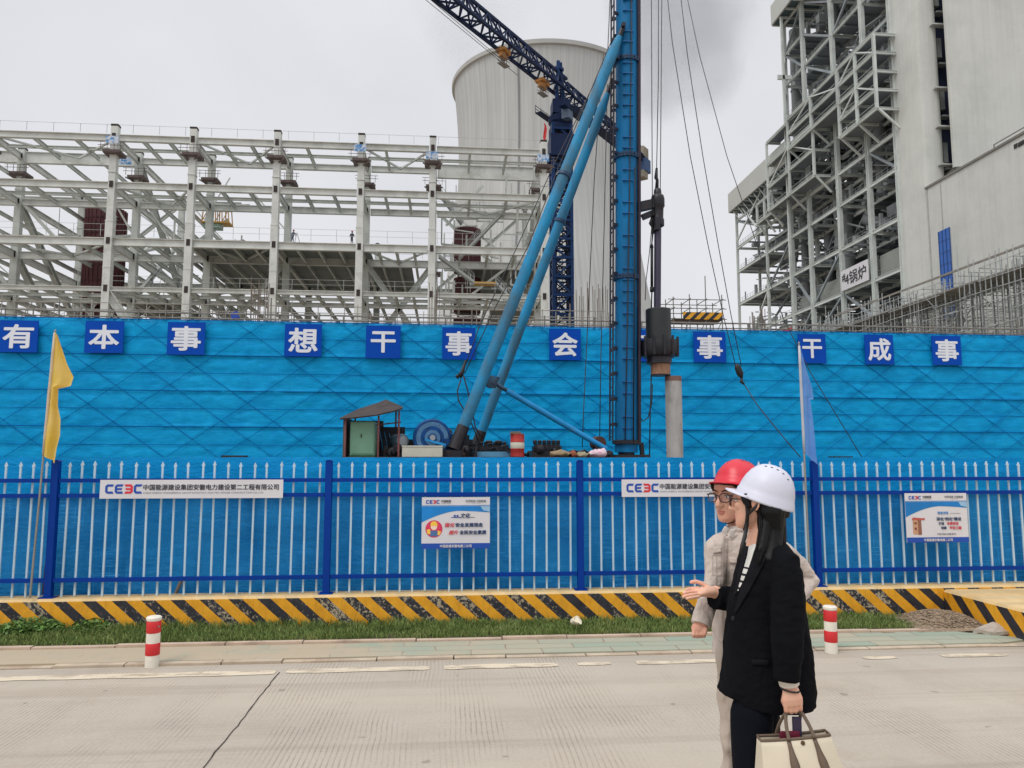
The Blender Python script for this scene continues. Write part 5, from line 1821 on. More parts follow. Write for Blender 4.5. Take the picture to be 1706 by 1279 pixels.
def small_person(p, col, label, lean):
    t = thing('person', label, 'person', p)
    p = Vector(p)
    b = MB()
    b.tube([p + Vector((-0.1, 0, 0.02)), p + Vector((-0.09, 0.02, 0.45)), p + Vector((-0.07, 0, 0.88))], [0.05, 0.06, 0.09], 8)
    b.tube([p + Vector((0.14, 0.05, 0.02)), p + Vector((0.1, 0.0, 0.45)), p + Vector((0.06, 0, 0.88))], [0.05, 0.06, 0.09], 8)
    b.tube([p + Vector((0, 0, 0.84)), p + Vector((lean * 0.5, 0, 1.15)), p + Vector((lean, 0, 1.42)), p + Vector((lean, 0, 1.5))], [0.15, 0.16, 0.19, 0.07], 10, ell=0.7)
    b.tube([p + Vector((lean - 0.19, 0, 1.4)), p + Vector((lean - 0.27, -0.05, 1.12)), p + Vector((lean - 0.2, -0.2, 0.92))], [0.06, 0.05, 0.04], 8)
    b.tube([p + Vector((lean + 0.19, 0, 1.4)), p + Vector((lean + 0.25, -0.05, 1.12)), p + Vector((lean + 0.3, -0.16, 0.95))], [0.06, 0.05, 0.04], 8)
    b.tube([p + Vector((lean, 0, 1.45)), p + Vector((lean, 0, 1.56))], 0.055, 8)
    b.ball(p + Vector((lean, 0, 1.62)), (0.085, 0.1, 0.12), 12)
    body = remesh(b, 0.03, 1)
    part('body', body, mat('far work clothes ' + label[:6], col, 0.8), t, True)
    part('hard_hat', MB().lathe([(0.15, 0), (0.13, 0.02), (0.115, 0.08), (0.06, 0.13), (0, 0.14)], p + Vector((lean, 0, 1.67)), 12), mat('far helmet', lin(170, 60, 60) if lean > 0.05 else lin(190, 160, 60), 0.5), t, 40)


small_person(PY(487, 406, 92) , lin(96, 104, 118), 'grey clothed worker leaning on the frame deck, tripod beside', 0.12)
small_person(PY(586, 408, 92), lin(66, 70, 84), 'dark clothed worker standing on the frame deck beside a column', 0.02)
tr = MB()
c = PY(494, 406, 92)
for a in (0.3, 2.4, 4.4):
    tr.bar((c.x, 92, c.z + 1.4), (c.x + math.cos(a) * 0.45, 92 + math.sin(a) * 0.45, c.z), 0.05)
solo('tripod', tr, DARKP, 'survey tripod standing beside the leaning worker on the frame', 'tripod')

# starter bars sticking out of unfinished concrete columns
def rebar(px0, px1, pyt, pyb, Y, label, n):
    a, b_ = PY(px0, pyt, Y), PY(px1, pyb, Y)
    t = thing('rebar_column', label, 'rebar', ((a.x + b_.x) / 2, Y, 0), 'bundles of starter bars above the netted wall')
    rr_ = random.Random(px0)
    bs = []
    for k in range(n):
        x = a.x + (b_.x - a.x) * (k + rr_.uniform(0.1, 0.9)) / n
        yy = Y + rr_.uniform(-0.5, 0.5)
        bs.append(MB().bar((x, yy, b_.z - 6), (x + rr_.uniform(-.1, .1), yy, a.z + rr_.uniform(-1.0, 0.4)), 0.05))
    many('bar', bs, mat('rebar rust', lin(112, 100, 92), 0.8, var=0.25), t)
    part('concrete', MB().box((a.x - 0.1, Y - 0.6, 0), (b_.x + 0.1, Y + 0.6, b_.z - 2)), mat('raw concrete', lin(150, 148, 142), 0.9), t)


rebar(419, 446, 464, 534, 62, 'tall bundle of rusty starter bars left of the blue board 想', 12)
rebar(716, 732, 474, 536, 62, 'narrow bundle of starter bars in front of a pale column', 8)
rebar(957, 1016, 478, 540, 62, 'wide bundle of starter bars between crane mast and piling leader', 18)
rebar(1250, 1276, 516, 548, 62, 'short starter bars at the foot of the boiler house', 8)

# light scaffold clutter in front of the frame foot
sc = []
rnd = random.Random(41)
Y = 58.0
for x in [PY(p, 520, Y).x for p in range(-20, 1015, 22)]:
    z = PY(500, 506, Y).z + rnd.uniform(-1.2, 0.5)
    sc.append(MB().bar((x, Y, 0), (x, Y, z), 0.055))
    if rnd.random() < 0.35:
        sc.append(MB().bar((x, Y, z - 2.5), (x + rnd.choice((-1, 1)) * 1.2, Y, z - 0.6), 0.05))
x0, x1 = PY(-20, 520, Y).x, PY(1010, 520, Y).x
for z in (PY(500, 532, Y).z, PY(500, 521, Y).z, PY(500, 510, Y).z):
    sc.append(MB().bar((x0, Y - 0.05, z), (x1, Y - 0.05, z), 0.05))
ss = thing('site_scaffold', 'thin line of scaffold tubes in front of the steel frame foot', 'scaffold', ((x0 + x1) / 2, Y, 0))
many('tube', sorted(sc, key=lambda b: -max(v.z for v in b.v)), mat('far tube', lin(150, 148, 140), 0.5, 0.2), ss)
solo('blue_sheet', MB().bar(PY(386, 527, 57.5), PY(397, 524, 57.5), 0.4, 0.5), mat('blue sheet', lin(30, 70, 170), 0.6), 'small bright blue sheet on the scaffold below the second blue board gap', 'sheet')

# ------------------------------------------------------------------ tower crane
NAVY = mat('crane navy', lin(16, 50, 96), 0.55, spec=0.2, var=0.15, scale=0.6)
NAVYD = mat('crane dark navy', lin(18, 36, 72), 0.55, spec=0.2, var=0.15, scale=0.6)
ORANGE = mat('crane orange', lin(178, 122, 62), 0.6, var=0.35, scale=1.5, c2=lin(90, 74, 62), amount=(0.5, 0.7))
cr_ = thing('tower_crane', 'dark navy tower crane with lattice jib in front of the cooling tower', 'crane', (17.3, 111, 0))
chs, lc = lattice((17.3, 111, 0), (17.3, 111, 53.5), 2.8, 2.8, 2.4, 0.46, 0.28, up=(0, 1, 0))
for c in chs:
    part('mast_chord', c, NAVY, cr_)
part('mast_lacing', lc, NAVY, cr_)
chs, lc = lattice((17.3, 111, 2), (17.3, 111, 53.0), 1.9, 1.9, 1.6, 0.2, 0.16, up=(0, 1, 0))
for c in chs:
    part('inner_mast_chord', c, NAVYD, cr_)
part('inner_mast_lacing', lc, NAVYD, cr_)
part('climbing_cage', MB().box((15.5, 109.1, 48.4), (19.1, 109.25, 51.6)).box((15.5, 109.25, 48.4), (15.65, 112.9, 51.6)).box((18.95, 109.25, 48.4), (19.1, 112.9, 51.6)).box((15.2, 108.9, 48.1), (19.4, 113.1, 48.35)), NAVYD, cr_)
z = 6.0
while z < 53:
    part('mast_frame', MB().box((15.7, 109.3, z), (18.9, 109.42, z + 0.35)).box((15.7, 109.42, z), (15.82, 112.7, z + 0.35)).box((18.78, 109.42, z), (18.9, 112.7, z + 0.35)), NAVY, cr_)
    z += 2.9
lad2 = MB()
for x in (16.9, 17.4):
    lad2.bar((x, 110.6, 2), (x, 110.6, 53), 0.07)
z = 2.3
while z < 53:
    lad2.bar((16.9, 110.6, z), (17.4, 110.6, z), 0.05)
    z += 0.6
part('mast_ladder', lad2, NAVYD, cr_)
part('slewing_unit', MB().box((15.7, 109.4, 52.6), (18.9, 112.6, 53.6)).lathe([(1.5, 53.6), (1.9, 54.0), (1.9, 54.9), (1.4, 55.2), (1.4, 56.6)], (17.3, 111, 0), 20).box((15.9, 109.6, 55.2), (18.7, 112.4, 57.4)), NAVYD, cr_)
jd = Vector((0.633, 0.774, 0)).normalized()
jc = Vector((17.3, 111, 0))
jl = lambda t, z: jc + jd * t + Vector((0, 0, z))
chs, lc = lattice(jl(-55, 59.3), jl(2, 59.3), 2.2, 2.9, 2.4, 0.4, 0.22, tri=True)
for c in chs:
    part('jib_chord', c, NAVYD, cr_)
part('jib_lacing', lc, NAVYD, cr_)
chs, lc = lattice(jl(2, 59.0), jl(30, 58.4), 2.4, 2.6, 2.4, 0.34, 0.2, tri=True)
for c in chs:
    part('counter_jib_chord', c, NAVYD, cr_)
part('counter_jib_lacing', lc, NAVYD, cr_)
part('counter_deck', MB().bar(jl(3, 57.95), jl(31, 57.7), 1.8, 0.18), NAVYD, cr_)
part('tower_head', MB().bar(jl(-1.2, 57), jl(-0.6, 64), 0.5).bar(jl(1.2, 57), jl(0, 64), 0.5).bar(jl(-0.9, 62.9), jl(0.4, 62.9), 0.9, 0.5), NAVY, cr_)
sn = jd.cross(Vector((0, 0, 1)))
cabp = jl(-1.0, 0) - sn * 2.4
k = MB()
o = jl(-2.2, 54.6) + sn * 1.9
k.bar(o + jd * 0.3, o + jd * 1.7, 1.2, 1.7)
part('operator_cab', k, mat('cab grey', lin(92, 108, 130), 0.4), cr_)
k = MB()
for q in (-1, 1):
    for h in (0.1, 0.6, 1.1):
        k.bar(jl(-3.2, 55.3 + h) + sn * (2.6 * q), jl(3, 55.3 + h) + sn * (2.6 * q), 0.07)
    for tt in (-3.2, -1.6, 0, 1.6, 3):
        k.bar(jl(tt, 55.3) + sn * (2.6 * q), jl(tt, 56.5) + sn * (2.6 * q), 0.07)
    k.bar(jl(-3.2, 55.2) + sn * (2.1 * q), jl(3, 55.2) + sn * (2.1 * q), 1.1, 0.1)
part('walkway', k, NAVYD, cr_)
cwt = jl(29.2, 57.6)
part('counterweight', MB().bar(cwt + Vector((0, 0, 1.7)) - jd * 1.2, cwt + Vector((0, 0, 1.7)) + jd * 1.0, 2.8, 1.9), mat('counterweight grey', lin(150, 142, 126), 0.7, var=0.15, scale=0.6), cr_)
b = MB().bar(cwt + Vector((0, 0, -2.6)) - jd * 1.2, cwt + Vector((0, 0, -2.6)) + jd * 0.8, 2.6, 1.3)
part('counterweight', b, mat('counterweight grey', lin(150, 142, 126), 0.7, var=0.15, scale=0.6), cr_)
part('counterweight', MB().bar(cwt - jd * 0.6 + Vector((0, 0, -0.6)), cwt + jd * 1.8 + Vector((0, 0, -0.6)), 2.9, 2.5), mat('winch box blue', lin(70, 96, 136), 0.6, var=0.15, scale=0.6), cr_)
sn = jd.cross(Vector((0, 0, 1)))
for tt, s in ((-15.5, 1.0), (-5.2, 1.2)):
    c = jl(tt, 58.5)
    tq = MB().bar(c - jd * 0.9 * s, c - jd * 0.2 * s, 1.5, 0.4).bar(c + jd * 0.3 * s, c + jd * 0.9 * s, 1.2, 0.7).bar(c - jd * 0.8 * s + Vector((0, 0, -0.5)), c + jd * 0.6 * s + Vector((0, 0, -0.6)), 0.5, 0.9).bar(c - jd * 1.0 + Vector((0, 0, 0.3)), c + jd * 0.8 + Vector((0, 0, -0.9)), 0.2)
    tr_ = part('trolley', tq, ORANGE, cr_)
    k = MB()
    for q in (-0.7, 0.7):
        k.bar(c + jd * q, c + jd * q + Vector((0, 0, -1.9)), 0.08)
    k.bar(c - jd * 0.9 + Vector((0, 0, -1.9)), c + jd * 0.9 + Vector((0, 0, -1.9)), 0.9, 0.12)
    for h in (-1.4, -0.9):
        for qq in (-0.42, 0.42):
            k.bar(c - jd * 0.9 + sn * qq + Vector((0, 0, h)), c + jd * 0.9 + sn * qq + Vector((0, 0, h)), 0.07)
    k.bar(c - jd * 0.8 + Vector((0, 0, -1.85)), c + jd * 0.5 + Vector((0, 0, -0.3)), 0.1)
    part('trolley_basket', k, mat('basket grey', lin(130, 126, 122), 0.6, var=0.2), tr_)
part('pendant_rope', MB().tube([jl(-55, 59.0), jl(-14, 57.0)], 0.04, 5).tube([jl(-55, 58.2), jl(-12, 56.6)], 0.04, 5), ROPE, cr_)
fl_ = MB()
c = PY(908, 222, 109.3)
rows = []
for i in range(9):
    z = c.z + 1.7 - 3.0 * i / 8
    rows.append([(c.x + 0.35 * (k / 6 - 0.5) + 0.12 * math.sin(i * 0.8 + k), 109.3 + 0.12 * math.sin(k * 1.4 + i), z - 0.25 * (k / 6)) for k in range(7)])
fl_.grid(rows)
o = solo('red_flag', fl_, mat('red flag', lin(220, 60, 56), 0.6, var=0.15), 'small red flag hanging on the crane mast beside the frame', 'flag', smooth=True)

# ------------------------------------------------------------------ cooling tower
def tower_mat():
    m, n, b = node_mat('cooling tower concrete')
    t = coord(n)
    s = N(n, 'SeparateXYZ')
    L(n, t, s.inputs[0])
    ang = math_(n, 'ARCTAN2', s.outputs['Y'], s.outputs['X'])
    cx = N(n, 'CombineXYZ')
    L(n, math_(n, 'MULTIPLY', ang, 36.0), cx.inputs['X'])
    L(n, math_(n, 'MULTIPLY', s.outputs['Z'], 0.012), cx.inputs['Y'])
    st = noise_tex(n, cx.outputs[0], 1.0, 5, 0.65)
    c = ramp(n, st, [(0.25, lin(164, 165, 163)), (0.5, lin(190, 191, 189)), (0.75, lin(202, 203, 201))])
    fr_ = math_(n, 'FRACT', math_(n, 'MULTIPLY', ang, 36 / 6.28318 * 2))
    seam = ramp(n, fr_, [(0.0, 1.0), (0.06, 0.0), (0.94, 0.0), (1.0, 1.0)])
    c = mixc(n, math_(n, 'MULTIPLY', seam, 0.22), c, lin(128, 126, 120))
    c = mixc(n, math_(n, 'MULTIPLY', ramp(n, noise_tex(n, t, 0.03, 4), [(0.4, 0.0), (0.65, 1.0)]), 0.3), c, lin(158, 160, 158))
    L(n, c, b.inputs['Base Color'])
    b.inputs['Roughness'].default_value = 0.95
    b.inputs['Specular IOR Level'].default_value = 0.1
    return m


CTC = PD(907, 120, 305)
ctr = lambda z: 36.2 * math.sqrt(1 + ((z - 125) / 93.6) ** 2)
ct = thing('cooling_tower', 'huge pale concrete cooling tower with vertical streaks behind the crane', 'cooling tower', (CTC.x, CTC.y, 0))
b = MB()
prof = [(ctr(z), z) for z in [9 + i * 4.15 for i in range(37)]]
b.lathe(prof + [(prof[-1][0] - 1.0, prof[-1][1])] + [(r - 1.0, z) for r, z in reversed(prof)], (CTC.x, CTC.y, 0), 144)
b.f = b.f[:-2]
part('shell', b, tower_mat(), ct, 50)
zt = prof[-1][1]
b = MB().lathe([(ctr(zt) - 0.2, zt - 1.3), (ctr(zt) + 0.8, zt - 1.0), (ctr(zt) + 0.9, zt + 0.6), (ctr(zt) - 1.2, zt + 0.9), (ctr(zt) - 1.2, zt - 0.3)], (CTC.x, CTC.y, 0), 144)
b.f = b.f[:-2]
part('rim', b, mat('rim concrete', lin(176, 176, 172), 0.95, var=0.08, scale=0.1), ct, 30)
lg2 = MB()
for k in range(48):
    a, a2, a3 = [6.2832 * (k + f) / 48 for f in (0, 0.5, 1.0)]
    q = CTC.copy()
    q.z = 0
    top = q + Vector((math.cos(a2) * ctr(9), math.sin(a2) * ctr(9), 9.2))
    for aa in (a, a3):
        lg2.bar(q + Vector((math.cos(aa) * (ctr(9) + 3), math.sin(aa) * (ctr(9) + 3), 0)), top, 1.0)
part('support_leg', lg2, MATS['rim concrete'], ct)
k = MB()
# the ladder up the shell, seen on the left half
ang = math.atan2(-1, -0.42)
for da in (-0.004, 0.004):
    k.tube([Vector((CTC.x, CTC.y, 0)) + Vector((math.cos(ang + da) * (ctr(z) + 0.5), math.sin(ang + da) * (ctr(z) + 0.5), z)) for z in range(12, 158, 6)], 0.16, 4)
part('ladder', k, mat('ladder grey', lin(140, 142, 142), 0.6), ct)

# ------------------------------------------------------------------ boiler house (right)
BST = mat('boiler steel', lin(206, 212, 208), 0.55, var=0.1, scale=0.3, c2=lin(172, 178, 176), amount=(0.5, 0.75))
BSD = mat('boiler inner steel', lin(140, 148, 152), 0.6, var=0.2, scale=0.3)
BDK = mat('boiler decking', lin(126, 133, 140), 0.75, var=0.25, scale=0.2)
CLAD = mat('pale cladding', lin(204, 205, 199), 0.55, var=0.03, scale=0.15, c2=lin(188, 190, 184), amount=(0.45, 0.7), spec=0.3)
_n = CLAD.node_tree
_b = _n.nodes['Principled BSDF']
_src = _b.inputs['Base Color'].links[0].from_socket
_s = N(_n, 'SeparateXYZ')
L(_n, geo_pos(_n), _s.inputs[0])
_h = ramp(_n, math_(_n, 'FRACT', math_(_n, 'MULTIPLY', math_(_n, 'ADD', _s.outputs['X'], _s.outputs['Y']), 1 / 1.02)), [(0.0, 1.0), (0.07, 0.0), (0.93, 0.0), (1.0, 1.0)])
_v = ramp(_n, math_(_n, 'FRACT', math_(_n, 'MULTIPLY', _s.outputs['Z'], 1 / 9.0)), [(0.0, 1.0), (0.012, 0.0), (1.0, 0.0)])
_st = ramp(_n, noise_tex(_n, geo_pos(_n), 0.9, 4, 0.6, (1, 1, 0.06)), [(0.5, 0.0), (0.75, 0.16)])
_c = mixc(_n, math_(_n, 'MULTIPLY', math_(_n, 'MAXIMUM', _h, _v), 0.10), _src, lin(120, 122, 118))
L(_n, mixc(_n, _st, _c, lin(150, 150, 142)), _b.inputs['Base Color'])
bh = thing('boiler_house', 'tall open steel boiler house with many dark floors, pale fascias and a numbered banner', 'building', (95, 140, 0))
BY = [192.0, 173.5, 160.4, 151.6, 139.4, 128.6, 119.8]
BX = [78.0, 84.0, 93.0, 104.0]
FZ = [12.0, 20.0, 27.5, 34.7, 43.6, 52.5, 59.0, 66.5, 73.3, 80.5, 88.5, 96.0, 103.5]
HI = {0: 70.0, 1: 70.5, 2: 104.5, 3: 104.5, 4: 118, 5: 118, 6: 118}
bc, bb, bj, bd, brs, rails = [], [], [], [], [], []
rnd = random.Random(101)
for j, x in enumerate(BX):
    for i, y in enumerate(BY):
        top = HI[i]
        w = (0.62 if i < 2 else 0.85)
        bc.append((j, MB().ibeam((x, y, 0), (x, y, top), w, w * 0.9, 0.12)))
    for i in range(6):
        for z in FZ + [111.0]:
            if z > min(HI[i], HI[i + 1]):
                continue
            if rnd.random() < 0.08 and j == 0 and z not in (34.7, 43.6, 52.5):
                continue
            bb.append((j, MB().ibeam((x, BY[i] - 0.4, z), (x, BY[i + 1] + 0.4, z), 0.72 if z in (34.7, 43.6, 52.5, 59.0) else 0.5, 0.35, 0.07)))
for i, y in enumerate(BY):
    for j in range(3):
        for z in FZ + [111.0]:
            if z > HI[i]:
                continue
            bb.append((j + 0.5, MB().ibeam((BX[j] + 0.4, y, z), (BX[j + 1] - 0.4, y, z), 0.6, 0.35, 0.07)))
bb.sort(key=lambda q: q[0])
bc.sort(key=lambda q: q[0])
many('column', [b for _, b in bc], BST, bh)
many('beam', [b for _, b in bb], BST, bh)
for z in FZ:
    for i in range(6):
        if z > min(HI[i], HI[i + 1]) or z < 20:
            continue
        for j in range(3):
            if rnd.random() < (0.5 if i > 1 else 0.3):
                x0, x1 = BX[j] + (0.5 if j else rnd.choice((0.6, 0.8, 3.0))), BX[j + 1] - 0.2
                bd.append(MB().box((x0, BY[i + 1] + 0.3, z + 0.3), (x1, BY[i] - 0.3, z + 0.42)))
        n = 3
        for k in range(1, n):
            y = BY[i] + (BY[i + 1] - BY[i]) * k / n
            bj.append(MB().bar((BX[0] + 0.4, y, z), (BX[1] - 0.4, y, z), 0.25, 0.4))
            bj.append(MB().bar((BX[1] + 0.4, y, z), (BX[2] - 0.4, y, z), 0.25, 0.4))
        # railing along the open edge
        k = MB()
        for h in (0.6, 1.2):
            k.bar((BX[0] + 0.3, BY[i] - 0.4, z + 0.4 + h), (BX[0] + 0.3, BY[i + 1] + 0.4, z + 0.4 + h), 0.05)
        m_n = int((BY[i] - BY[i + 1]) / 1.6)
        for q in range(m_n + 1):
            y = BY[i] - (BY[i] - BY[i + 1]) * q / m_n
            k.bar((BX[0] + 0.3, y, z + 0.4), (BX[0] + 0.3, y, z + 1.6), 0.05)
        rails.append(k)
many('deck', bd, BDK, bh, cap=80)
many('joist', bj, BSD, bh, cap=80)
many('railing', rails, mat('boiler rail', lin(150, 156, 158), 0.5), bh)
for i in range(6):
    for a in range(len(FZ) - 1):
        if FZ[a + 1] > min(HI[i], HI[i + 1]):
            continue
        for j in (0, 1, 2):
            if rnd.random() < (0.3 if j == 0 else 0.5):
                y0, y1 = (BY[i], BY[i + 1]) if rnd.random() < 0.5 else (BY[i + 1], BY[i])
                brs.append(MB().bar((BX[j] + 0.1, y0, FZ[a]), (BX[j] + 0.1, y1, FZ[a + 1]), 0.4))
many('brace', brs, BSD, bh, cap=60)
# furnace body, ducts and pipework inside
GREYD = mat('duct grey', lin(128, 132, 132), 0.6, var=0.2, scale=0.2, c2=lin(92, 98, 104), amount=(0.45, 0.7))
GREYB = mat('furnace casing', lin(96, 106, 116), 0.7, var=0.2, scale=0.15)
part('furnace', MB().box((94, 121, 40), (111, 156, 112)).prism([(126, 40), (154, 40), (144, 26), (136, 26)], ((95, 0, 0), (0, 1, 0), (0, 0, 1)), (1, 0, 0), 15), GREYB, bh)
part('rear_wall', MB().box((113, 119, 8), (114, 193, 68)).box((113, 119, 68), (114, 161, 116)), BDK, bh)
duct = [((83, 146, 36), (83, 146, 58), 1.5), ((84, 134, 53), (84, 134, 80), 1.2), ((85, 157, 12), (85, 157, 100), 1.1), ((82, 125, 44), (82, 137, 49), 1.0), ((84, 166, 15), (84, 166, 64), 1.0), ((81, 128, 36), (86, 150, 36.5), 0.9), ((82, 155, 62), (86, 130, 62), 1.2), ((84, 150, 75), (84, 128, 78), 1.1), ((80.5, 143, 88), (80.5, 143, 110), 1.0), ((82, 163, 74), (82, 163, 104), 1.35), ((83, 131, 84), (83, 150, 92), 0.8)]
for p, q, r in duct:
    k = MB().tube([p, q], r, 16)
    d = Vector(q) - Vector(p)
    for f in (0.2, 0.5, 0.8):
        c = Vector(p) + d * f
        k.lathe([(r, -0.12), (r * 1.12, -0.1), (r * 1.12, 0.1), (r, 0.12)], c, 16, d)
    part('duct', k, GREYD, bh, 40)
for (x, y, z, s) in ((83, 126, 44.5, 2.2), (84, 146, 44.4, 2.5), (83, 133, 35.6, 2.0), (82.5, 155, 35.5, 2.2), (84, 124, 60, 2)):
    hp = MB().rings([[(x - s, y - s, z + 4), (x + s, y - s, z + 4), (x + s, y + s, z + 4), (x - s, y + s, z + 4)], [(x - s, y - s, z + 2.2), (x + s, y - s, z + 2.2), (x + s, y + s, z + 2.2), (x - s, y + s, z + 2.2)], [(x - .5, y - .5, z), (x + .5, y - .5, z), (x + .5, y + .5, z), (x - .5, y + .5, z)]])
    part('hopper', hp, GREYD, bh)
sm = MB()
for _ in range(1500):
    z = rnd.choice(FZ[2:]) + 0.45
    y = rnd.uniform(120, 191)
    if z > (70 if y > 161 else 108):
        continue
    x = rnd.uniform(79, 90)
    if rnd.random() < 0.45:
        sm.bar((x, y, z), (x, y, z + rnd.uniform(1, 4)), rnd.uniform(0.15, 0.7))
    elif rnd.random() < 0.5:
        sm.bar((x, y, z + rnd.uniform(2, 5)), (x + rnd.uniform(-2, 4), y + rnd.uniform(-6, 6), z + rnd.uniform(2, 5)), rnd.uniform(0.12, 0.35))
    else:
        s = rnd.uniform(0.5, 1.6)
        sm.box((x, y, z), (x + s, y + s, z + rnd.uniform(0.8, 2.2)))
part('equipment', sm, mat('equipment grey', lin(146, 150, 150), 0.6, var=0.35, scale=0.25), bh, kind='stuff')
lampm = bpy.data.materials.new('small floor lamp')
lampm.use_nodes = True
lampm.node_tree.nodes['Principled BSDF'].inputs['Base Color'].default_value = (0.8, 0.8, 0.78, 1)
lampm.node_tree.nodes['Principled BSDF'].inputs['Emission Color'].default_value = (1, 1, 0.95, 1)
lampm.node_tree.nodes['Principled BSDF'].inputs['Emission Strength'].default_value = 0.8
lampmb = MB()
for _ in range(26):
    z = rnd.choice(FZ[3:10])
    y = rnd.uniform(121, 158)
    lampmb.box((80.2, y, z - 0.8), (80.3, y + 0.6, z - 0.66))
part('floor_lamp', lampmb, lampm, bh, kind='stuff')
# grey parapet band behind the banner
PAN = mat('grey panel', lin(136, 140, 134), 0.6, var=0.12, scale=0.2)
part('parapet', MB().box((79.0, 120, 34.9), (79.3, 128.2, 39.2)).box((79.0, 129, 34.9), (79.3, 139, 39.6)).box((79.2, 139.9, 34.9), (79.4, 151, 38.8)).box((79.2, 152.2, 34.9), (79.4, 160, 38)), PAN, bh)
# projecting balconies (boxes carried outside the column line)


def balcony(x0, y0, y1, z0, z1, nf):
    ms = MB()
    dkm = MB()
    zs = [z0 + (z1 - z0) * k / nf for k in range(nf + 1)]
    for z in zs:
        ms.ibeam((x0, y0, z), (x0, y1, z), 0.55, 0.35, 0.07)
        for y in (y0, y1, (y0 + y1) / 2):
            ms.ibeam((x0, y, z), (78, y, z), 0.5, 0.3, 0.06)
        dkm.box((x0 + 0.3, y0 + 0.2, z + 0.2), (77.8, y1 - 0.2, z + 0.28))
        for h in (0.6, 1.2):
            if z < z1 - 0.1:
                ms.bar((x0, y0, z + h), (x0, y1, z + h), 0.06)
    for y in (y0, (y0 + y1) / 2, y1):
        ms.ibeam((x0, y, z0), (x0, y, z1), 0.5, 0.45, 0.08)
        ms.bar((x0 + 0.2, y, z0), (78, y, z0 - 3.4), 0.35)
    for k in range(nf):
        if k % 2:
            ms.bar((x0, y0, zs[k]), (x0, (y0 + y1) / 2, zs[k + 1]), 0.25)
            ms.bar((x0, y1, zs[k]), (x0, (y0 + y1) / 2, zs[k + 1]), 0.25)
    b = part('balcony', ms, BST, bh)
    part('balcony_deck', dkm, BDK, b)


a = PX(1461, 180, 74)
c = PX(1400, 230, 74)
balcony(74, a.y, c.y, a.z, PX(1453, 58, 74).z, 4)
za_, zb_ = a.z, PX(1453, 58, 74).z
balcony(74, c.y + 0.3, PX(1312, 215, 74).y, za_ + (zb_ - za_) * 0.5, zb_, 2)
a = PX(1357, 292, 74.5)
c = PX(1281, 352, 74.5)
balcony(74.5, a.y, c.y, a.z, PX(1351, 165, 74.5).z, 3)
balcony(75.5, c.y + 0.3, PX(1262, 372, 75.5).y, a.z - 0.2, a.z + 4.5, 1)
# fascia canopies
FAS = mat('fascia cladding', lin(184, 186, 180), 0.5, var=0.04, scale=0.2)
a, b_ = PX(1215, 345, 76.5), PX(1311, 273, 76.5)
part('fascia', MB().box((76.2, b_.y, 69.2), (76.6, a.y, 74.4)).box((76.62, a.y, 69.2), (113, a.y + 0.4, 74.4)), FAS, bh)
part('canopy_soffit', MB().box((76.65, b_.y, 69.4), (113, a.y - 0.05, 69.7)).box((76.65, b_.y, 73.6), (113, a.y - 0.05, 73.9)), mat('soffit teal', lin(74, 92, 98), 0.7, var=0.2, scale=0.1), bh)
k = MB()
y = b_.y + 1
while y < a.y - 1:
    k.bar((76.7, y, 69.2), (82, y, 69.2), 0.25, 0.4)
    k.bar((78.2, y, 66), (76.8, y + 1.5, 69.2), 0.2)
    y += 3.4
part('canopy_rib', k, BST, bh)
a, b_ = PX(1287, 48, 75.5), PX(1340, 2, 75.5)
part('fascia', MB().box((75.2, 118, 103.6), (75.6, a.y, 108.4)).box((75.62, a.y, 103.6), (113, a.y + 0.4, 108.4)), FAS, bh)
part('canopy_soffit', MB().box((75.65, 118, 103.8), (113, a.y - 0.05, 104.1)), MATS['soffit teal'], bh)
k = MB()
y = 120
while y < a.y - 1:
    k.bar((75.7, y, 103.55), (84, y, 103.55), 0.3, 0.45)
    y += 3.4
part('canopy_rib', k, BST, bh)
pa, pb_ = PX(1300, 66, 76), PX(1313, 258, 76)
oy = (pa.y + pb_.y) / 2
k = MB().bar((76.0, oy, pb_.z - 30), (76.0, oy, 103.5), 0.5).bar((74.6, oy, PX(1306, 128, 76).z), (78, oy, PX(1306, 128, 76).z), 0.5, 1.0)
z = 72.0
while z < 100:
    k.bar((76, oy, z), (78, 160.4, z), 0.35)
    z += 7
k.bar((76, oy, 74), (78, 160.4, 82), 0.3).bar((76, oy, 88), (78, 160.4, 96), 0.3)
part('outrigger', k, BST, bh)
# crossed bracing at the left end
for (p, q) in (((76.5, 176, 60), (78, 188, 69)), ((76.5, 188, 60), (78, 176, 69)), ((76.5, 162, 60), (78, 172, 69)), ((76.5, 172, 60), (78, 162, 69)), ((78, 191.5, 27), (78, 174, 43)), ((78, 191.5, 20), (78, 174, 27))):
    part('brace', MB().bar(p, q, 0.35), BST, bh)
# numbered banner
sgn = thing('boiler_banner', 'white banner with black number 4 and two characters on the boiler house', 'banner', PX(1428, 463, 77.3))
y0, y1 = 129.2, 138.7
part('panel', MB().box((77.2, y0, 34.95), (77.35, y1, 38.9)), SIGN_WHITE, sgn)
s1 = text_mb('4锅炉', 1, (77.2, (y0 + y1) / 2 - 0.4, 36.9), (0, -1, 0), (0, 0, 1), 0.018, 0.03, height=2.5, width=7.4)
part('lettering', s1, mat('sign black', lin(34, 34, 38), 0.6), sgn)
s2 = text_mb('#', 1, (77.2, y1 - 1.05, 37.4), (0, -1, 0), (0, 0, 1), 0.03, 0.03, height=1.4)
part('lettering', s2, MATS['sign black'], sgn)

